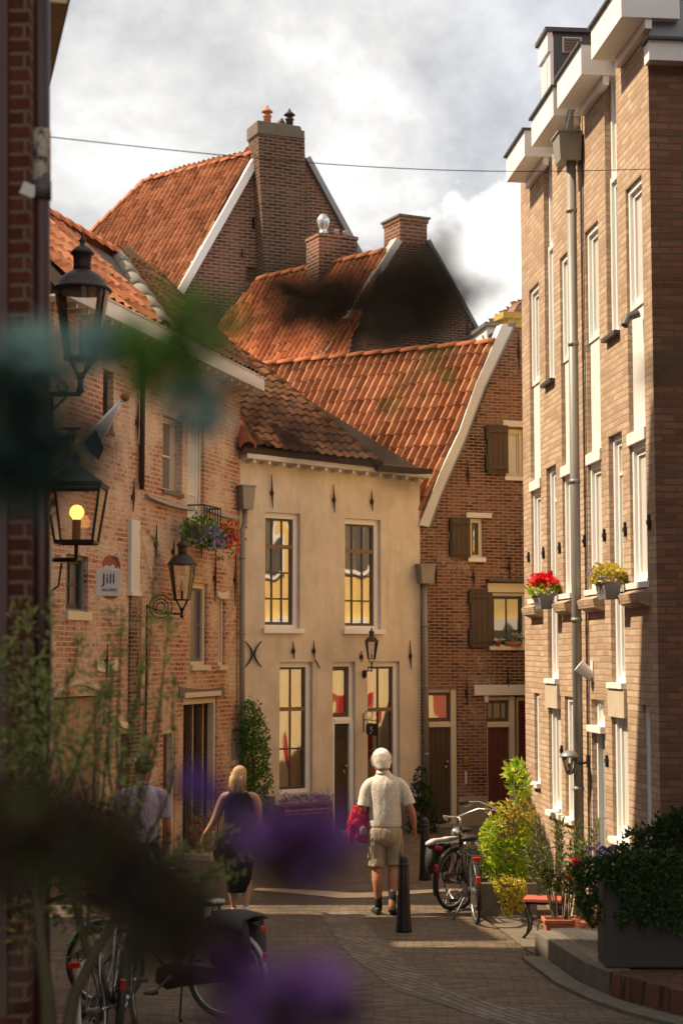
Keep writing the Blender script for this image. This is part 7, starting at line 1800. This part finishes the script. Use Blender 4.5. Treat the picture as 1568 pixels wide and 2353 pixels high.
# ================================================================== SPRIGS CLOSE TO THE LENS (out of focus)
def sprig(name, label, Y, blobs, stem, leafm, fl=None, grp='blurred plants close to the lens', L=.022, W=.012, cat='sprig', sm='bark'):
    o = at(*stem[0], Y); t = thing(name, label, cat, o, 0, grp); k = Y / F
    s = MB(); s.tube([at(x, y, Y + .02 * math.sin(i)) - o for i, (x, y) in enumerate(stem)], [.0022 - .0008 * i / len(stem) for i in range(len(stem))], 6); s.build('stem', M[sm], t)
    s = MB(); L *= .8; W *= .8
    for x, y, w_, h_, n in blobs: blob(s, at(x, y, Y) - o, w_ * k, .02, h_ * k, n, L, W, shell=.1)
    s.build('leaves', M[leafm], t)
    if fl:
        for nm, mn, lst, r_ in fl:
            s = MB()
            for x, y, w_, h_, n in lst:
                for _ in range(n):
                    v = rv(random.random() ** .5); flower(s, at(x + v.x * w_, y + v.z * h_, Y + v.y * .012) - o, r_ * .8)
            s.build(nm, M[mn], t)
    return t
sprig('leafy_twig', 'nearly black blurred twig covering the middle rooftops', 0.98, [(730, 690, 130, 55, 133), (880, 690, 150, 80, 187), (970, 660, 90, 95, 115), (650, 700, 70, 55, 48), (1010, 720, 70, 60, 35), (900, 750, 130, 45, 66), (1025, 560, 30, 60, 10), (780, 760, 90, 30, 17)], [(560, 760), (700, 730), (860, 690), (1000, 620), (1060, 540)], 'leaf_brown', L=.018, W=.010)
sprig('leafy_twig', 'small blurred dark twig tip against the white cloud', 1.25, [(1112, 672, 40, 20, 26)], [(1180, 640), (1130, 665), (1090, 680)], 'leaf_dark', L=.014, W=.008)
sprig('leafy_twig', 'blurred blue green leaves crossing the upper lantern', 1.33, [(150, 812, 110, 24, 60), (240, 790, 60, 20, 26), (60, 850, 60, 30, 34)], [(-60, 900), (60, 850), (200, 800), (290, 775)], 'leaf_teal', L=.03, W=.014)
sprig('leafy_twig', 'blurred blue green leaf cluster over the old brick wall', 1.33, [(440, 935, 38, 58, 54), (430, 1010, 28, 40, 12)], [(300, 900), (380, 920), (440, 940), (450, 1000)], 'leaf_teal', L=.026, W=.014)
sprig('leafy_twig', 'blurred dark green twig running down over the old brick wall', 1.17, [(330, 800, 50, 36, 44), (390, 850, 50, 36, 50), (450, 780, 60, 36, 34), (500, 735, 55, 32, 34), (350, 880, 50, 30, 18), (410, 720, 40, 30, 10)], [(280, 770), (360, 820), (430, 860), (500, 740)], 'leaf', L=.022, W=.012)
sprig('leafy_twig', 'mass of blurred dark blue green leaves at the left edge', 1.09, [(30, 960, 80, 50, 66), (60, 1040, 90, 70, 102), (10, 1100, 60, 60, 60), (160, 1040, 70, 45, 30), (20, 900, 50, 40, 21), (110, 930, 60, 30, 9)], [(-80, 1100), (0, 1050), (90, 1020), (190, 1000)], 'leaf_night', L=.028, W=.016)
sprig('leafy_twig', 'blurred pale green twig in front of the orange tiled roof', 2.03, [(1010, 830, 50, 26, 14), (905, 900, 18, 34, 8), (960, 870, 30, 20, 5)], [(1060, 800), (1000, 830), (920, 890)], 'leaf', L=.022, W=.010)
sprig('leafy_twig', 'blurred dark twig at the right edge over the shaded brick corner', 1.17, [(1540, 845, 55, 22, 22)], [(1600, 850), (1540, 845), (1490, 840)], 'leaf_brown', L=.018, W=.008)
dk = [(50, 1880, 90, 50, 93), (170, 1910, 110, 60, 124), (60, 1980, 90, 70, 93), (230, 1970, 110, 60, 111), (300, 2040, 110, 60, 148), (380, 2090, 90, 55, 148), (430, 2150, 70, 50, 68), (370, 2160, 80, 50, 93), (470, 2210, 60, 45, 24), (440, 1990, 60, 40, 12), (140, 1820, 90, 30, 12)]
sprig('flowering_plant', 'large dark blurred mass of withered blooms in the lower left', 1.01, dk, [(-40, 2360), (120, 2100), (300, 2050), (520, 2150)], 'leaf_brown', [('green_leaves', 'leaf_olive', [(120, 1990, 120, 60, 26), (230, 1960, 90, 50, 12), (60, 1850, 60, 40, 16), (330, 2080, 80, 50, 10)], .012)], L=.021, W=.012, cat='plant')
sprig('flowering_plant', 'blurred violet flower head beside the white-haired man', 0.9, [(680, 1975, 70, 40, 80), (620, 1950, 60, 40, 34), (730, 2010, 40, 26, 24)], [(600, 2360), (640, 2100), (700, 1950)], 'leaf_brown', [('flowers', 'petal_purple', [(660, 1925, 80, 48, 90), (745, 1920, 50, 60, 60), (720, 1985, 50, 45, 40), (590, 1930, 50, 36, 22)], .014), ('dark_flowers', 'petal_deep', [(670, 1975, 70, 40, 44)], .013)], L=.018, W=.010, cat='flower')
sprig('flowering_plant', 'pale blurred violet blossoms over the striped doorway', 1.17, [(480, 1840, 60, 30, 8)], [(300, 2360), (380, 2000), (470, 1830)], 'leaf_brown', [('flowers', 'petal_violet', [(440, 1790, 40, 22, 13), (500, 1825, 26, 22, 9)], .012)], L=.018, W=.008, cat='flower')
sprig('flowering_plant', 'blurred violet blossoms at the bottom edge below the side-on bicycle', 0.86, [(690, 2320, 100, 50, 90), (560, 2340, 60, 40, 40)], [(620, 2460), (660, 2350), (700, 2290)], 'leaf_brown', [('flowers', 'petal_purple', [(580, 2280, 60, 45, 30), (700, 2290, 80, 50, 90), (740, 2260, 45, 40, 45), (560, 2340, 60, 40, 30)], .014), ('dark_flowers', 'petal_deep', [(760, 2320, 60, 40, 50), (660, 2330, 80, 40, 50), (540, 2230, 50, 40, 16)], .013)], L=.018, W=.010, cat='flower')
sprig('leafy_twig', 'blurred dark brown twig sagging across the shaded roof above the stucco front', 1.15, [(470, 760, 40, 26, 20), (540, 900, 50, 30, 16), (620, 980, 60, 36, 30), (720, 1010, 70, 34, 34), (830, 1050, 70, 26, 26), (920, 1085, 50, 18, 12)], [(440, 720), (540, 880), (650, 990), (780, 1030), (940, 1090)], 'leaf_brown', L=.018, W=.010)
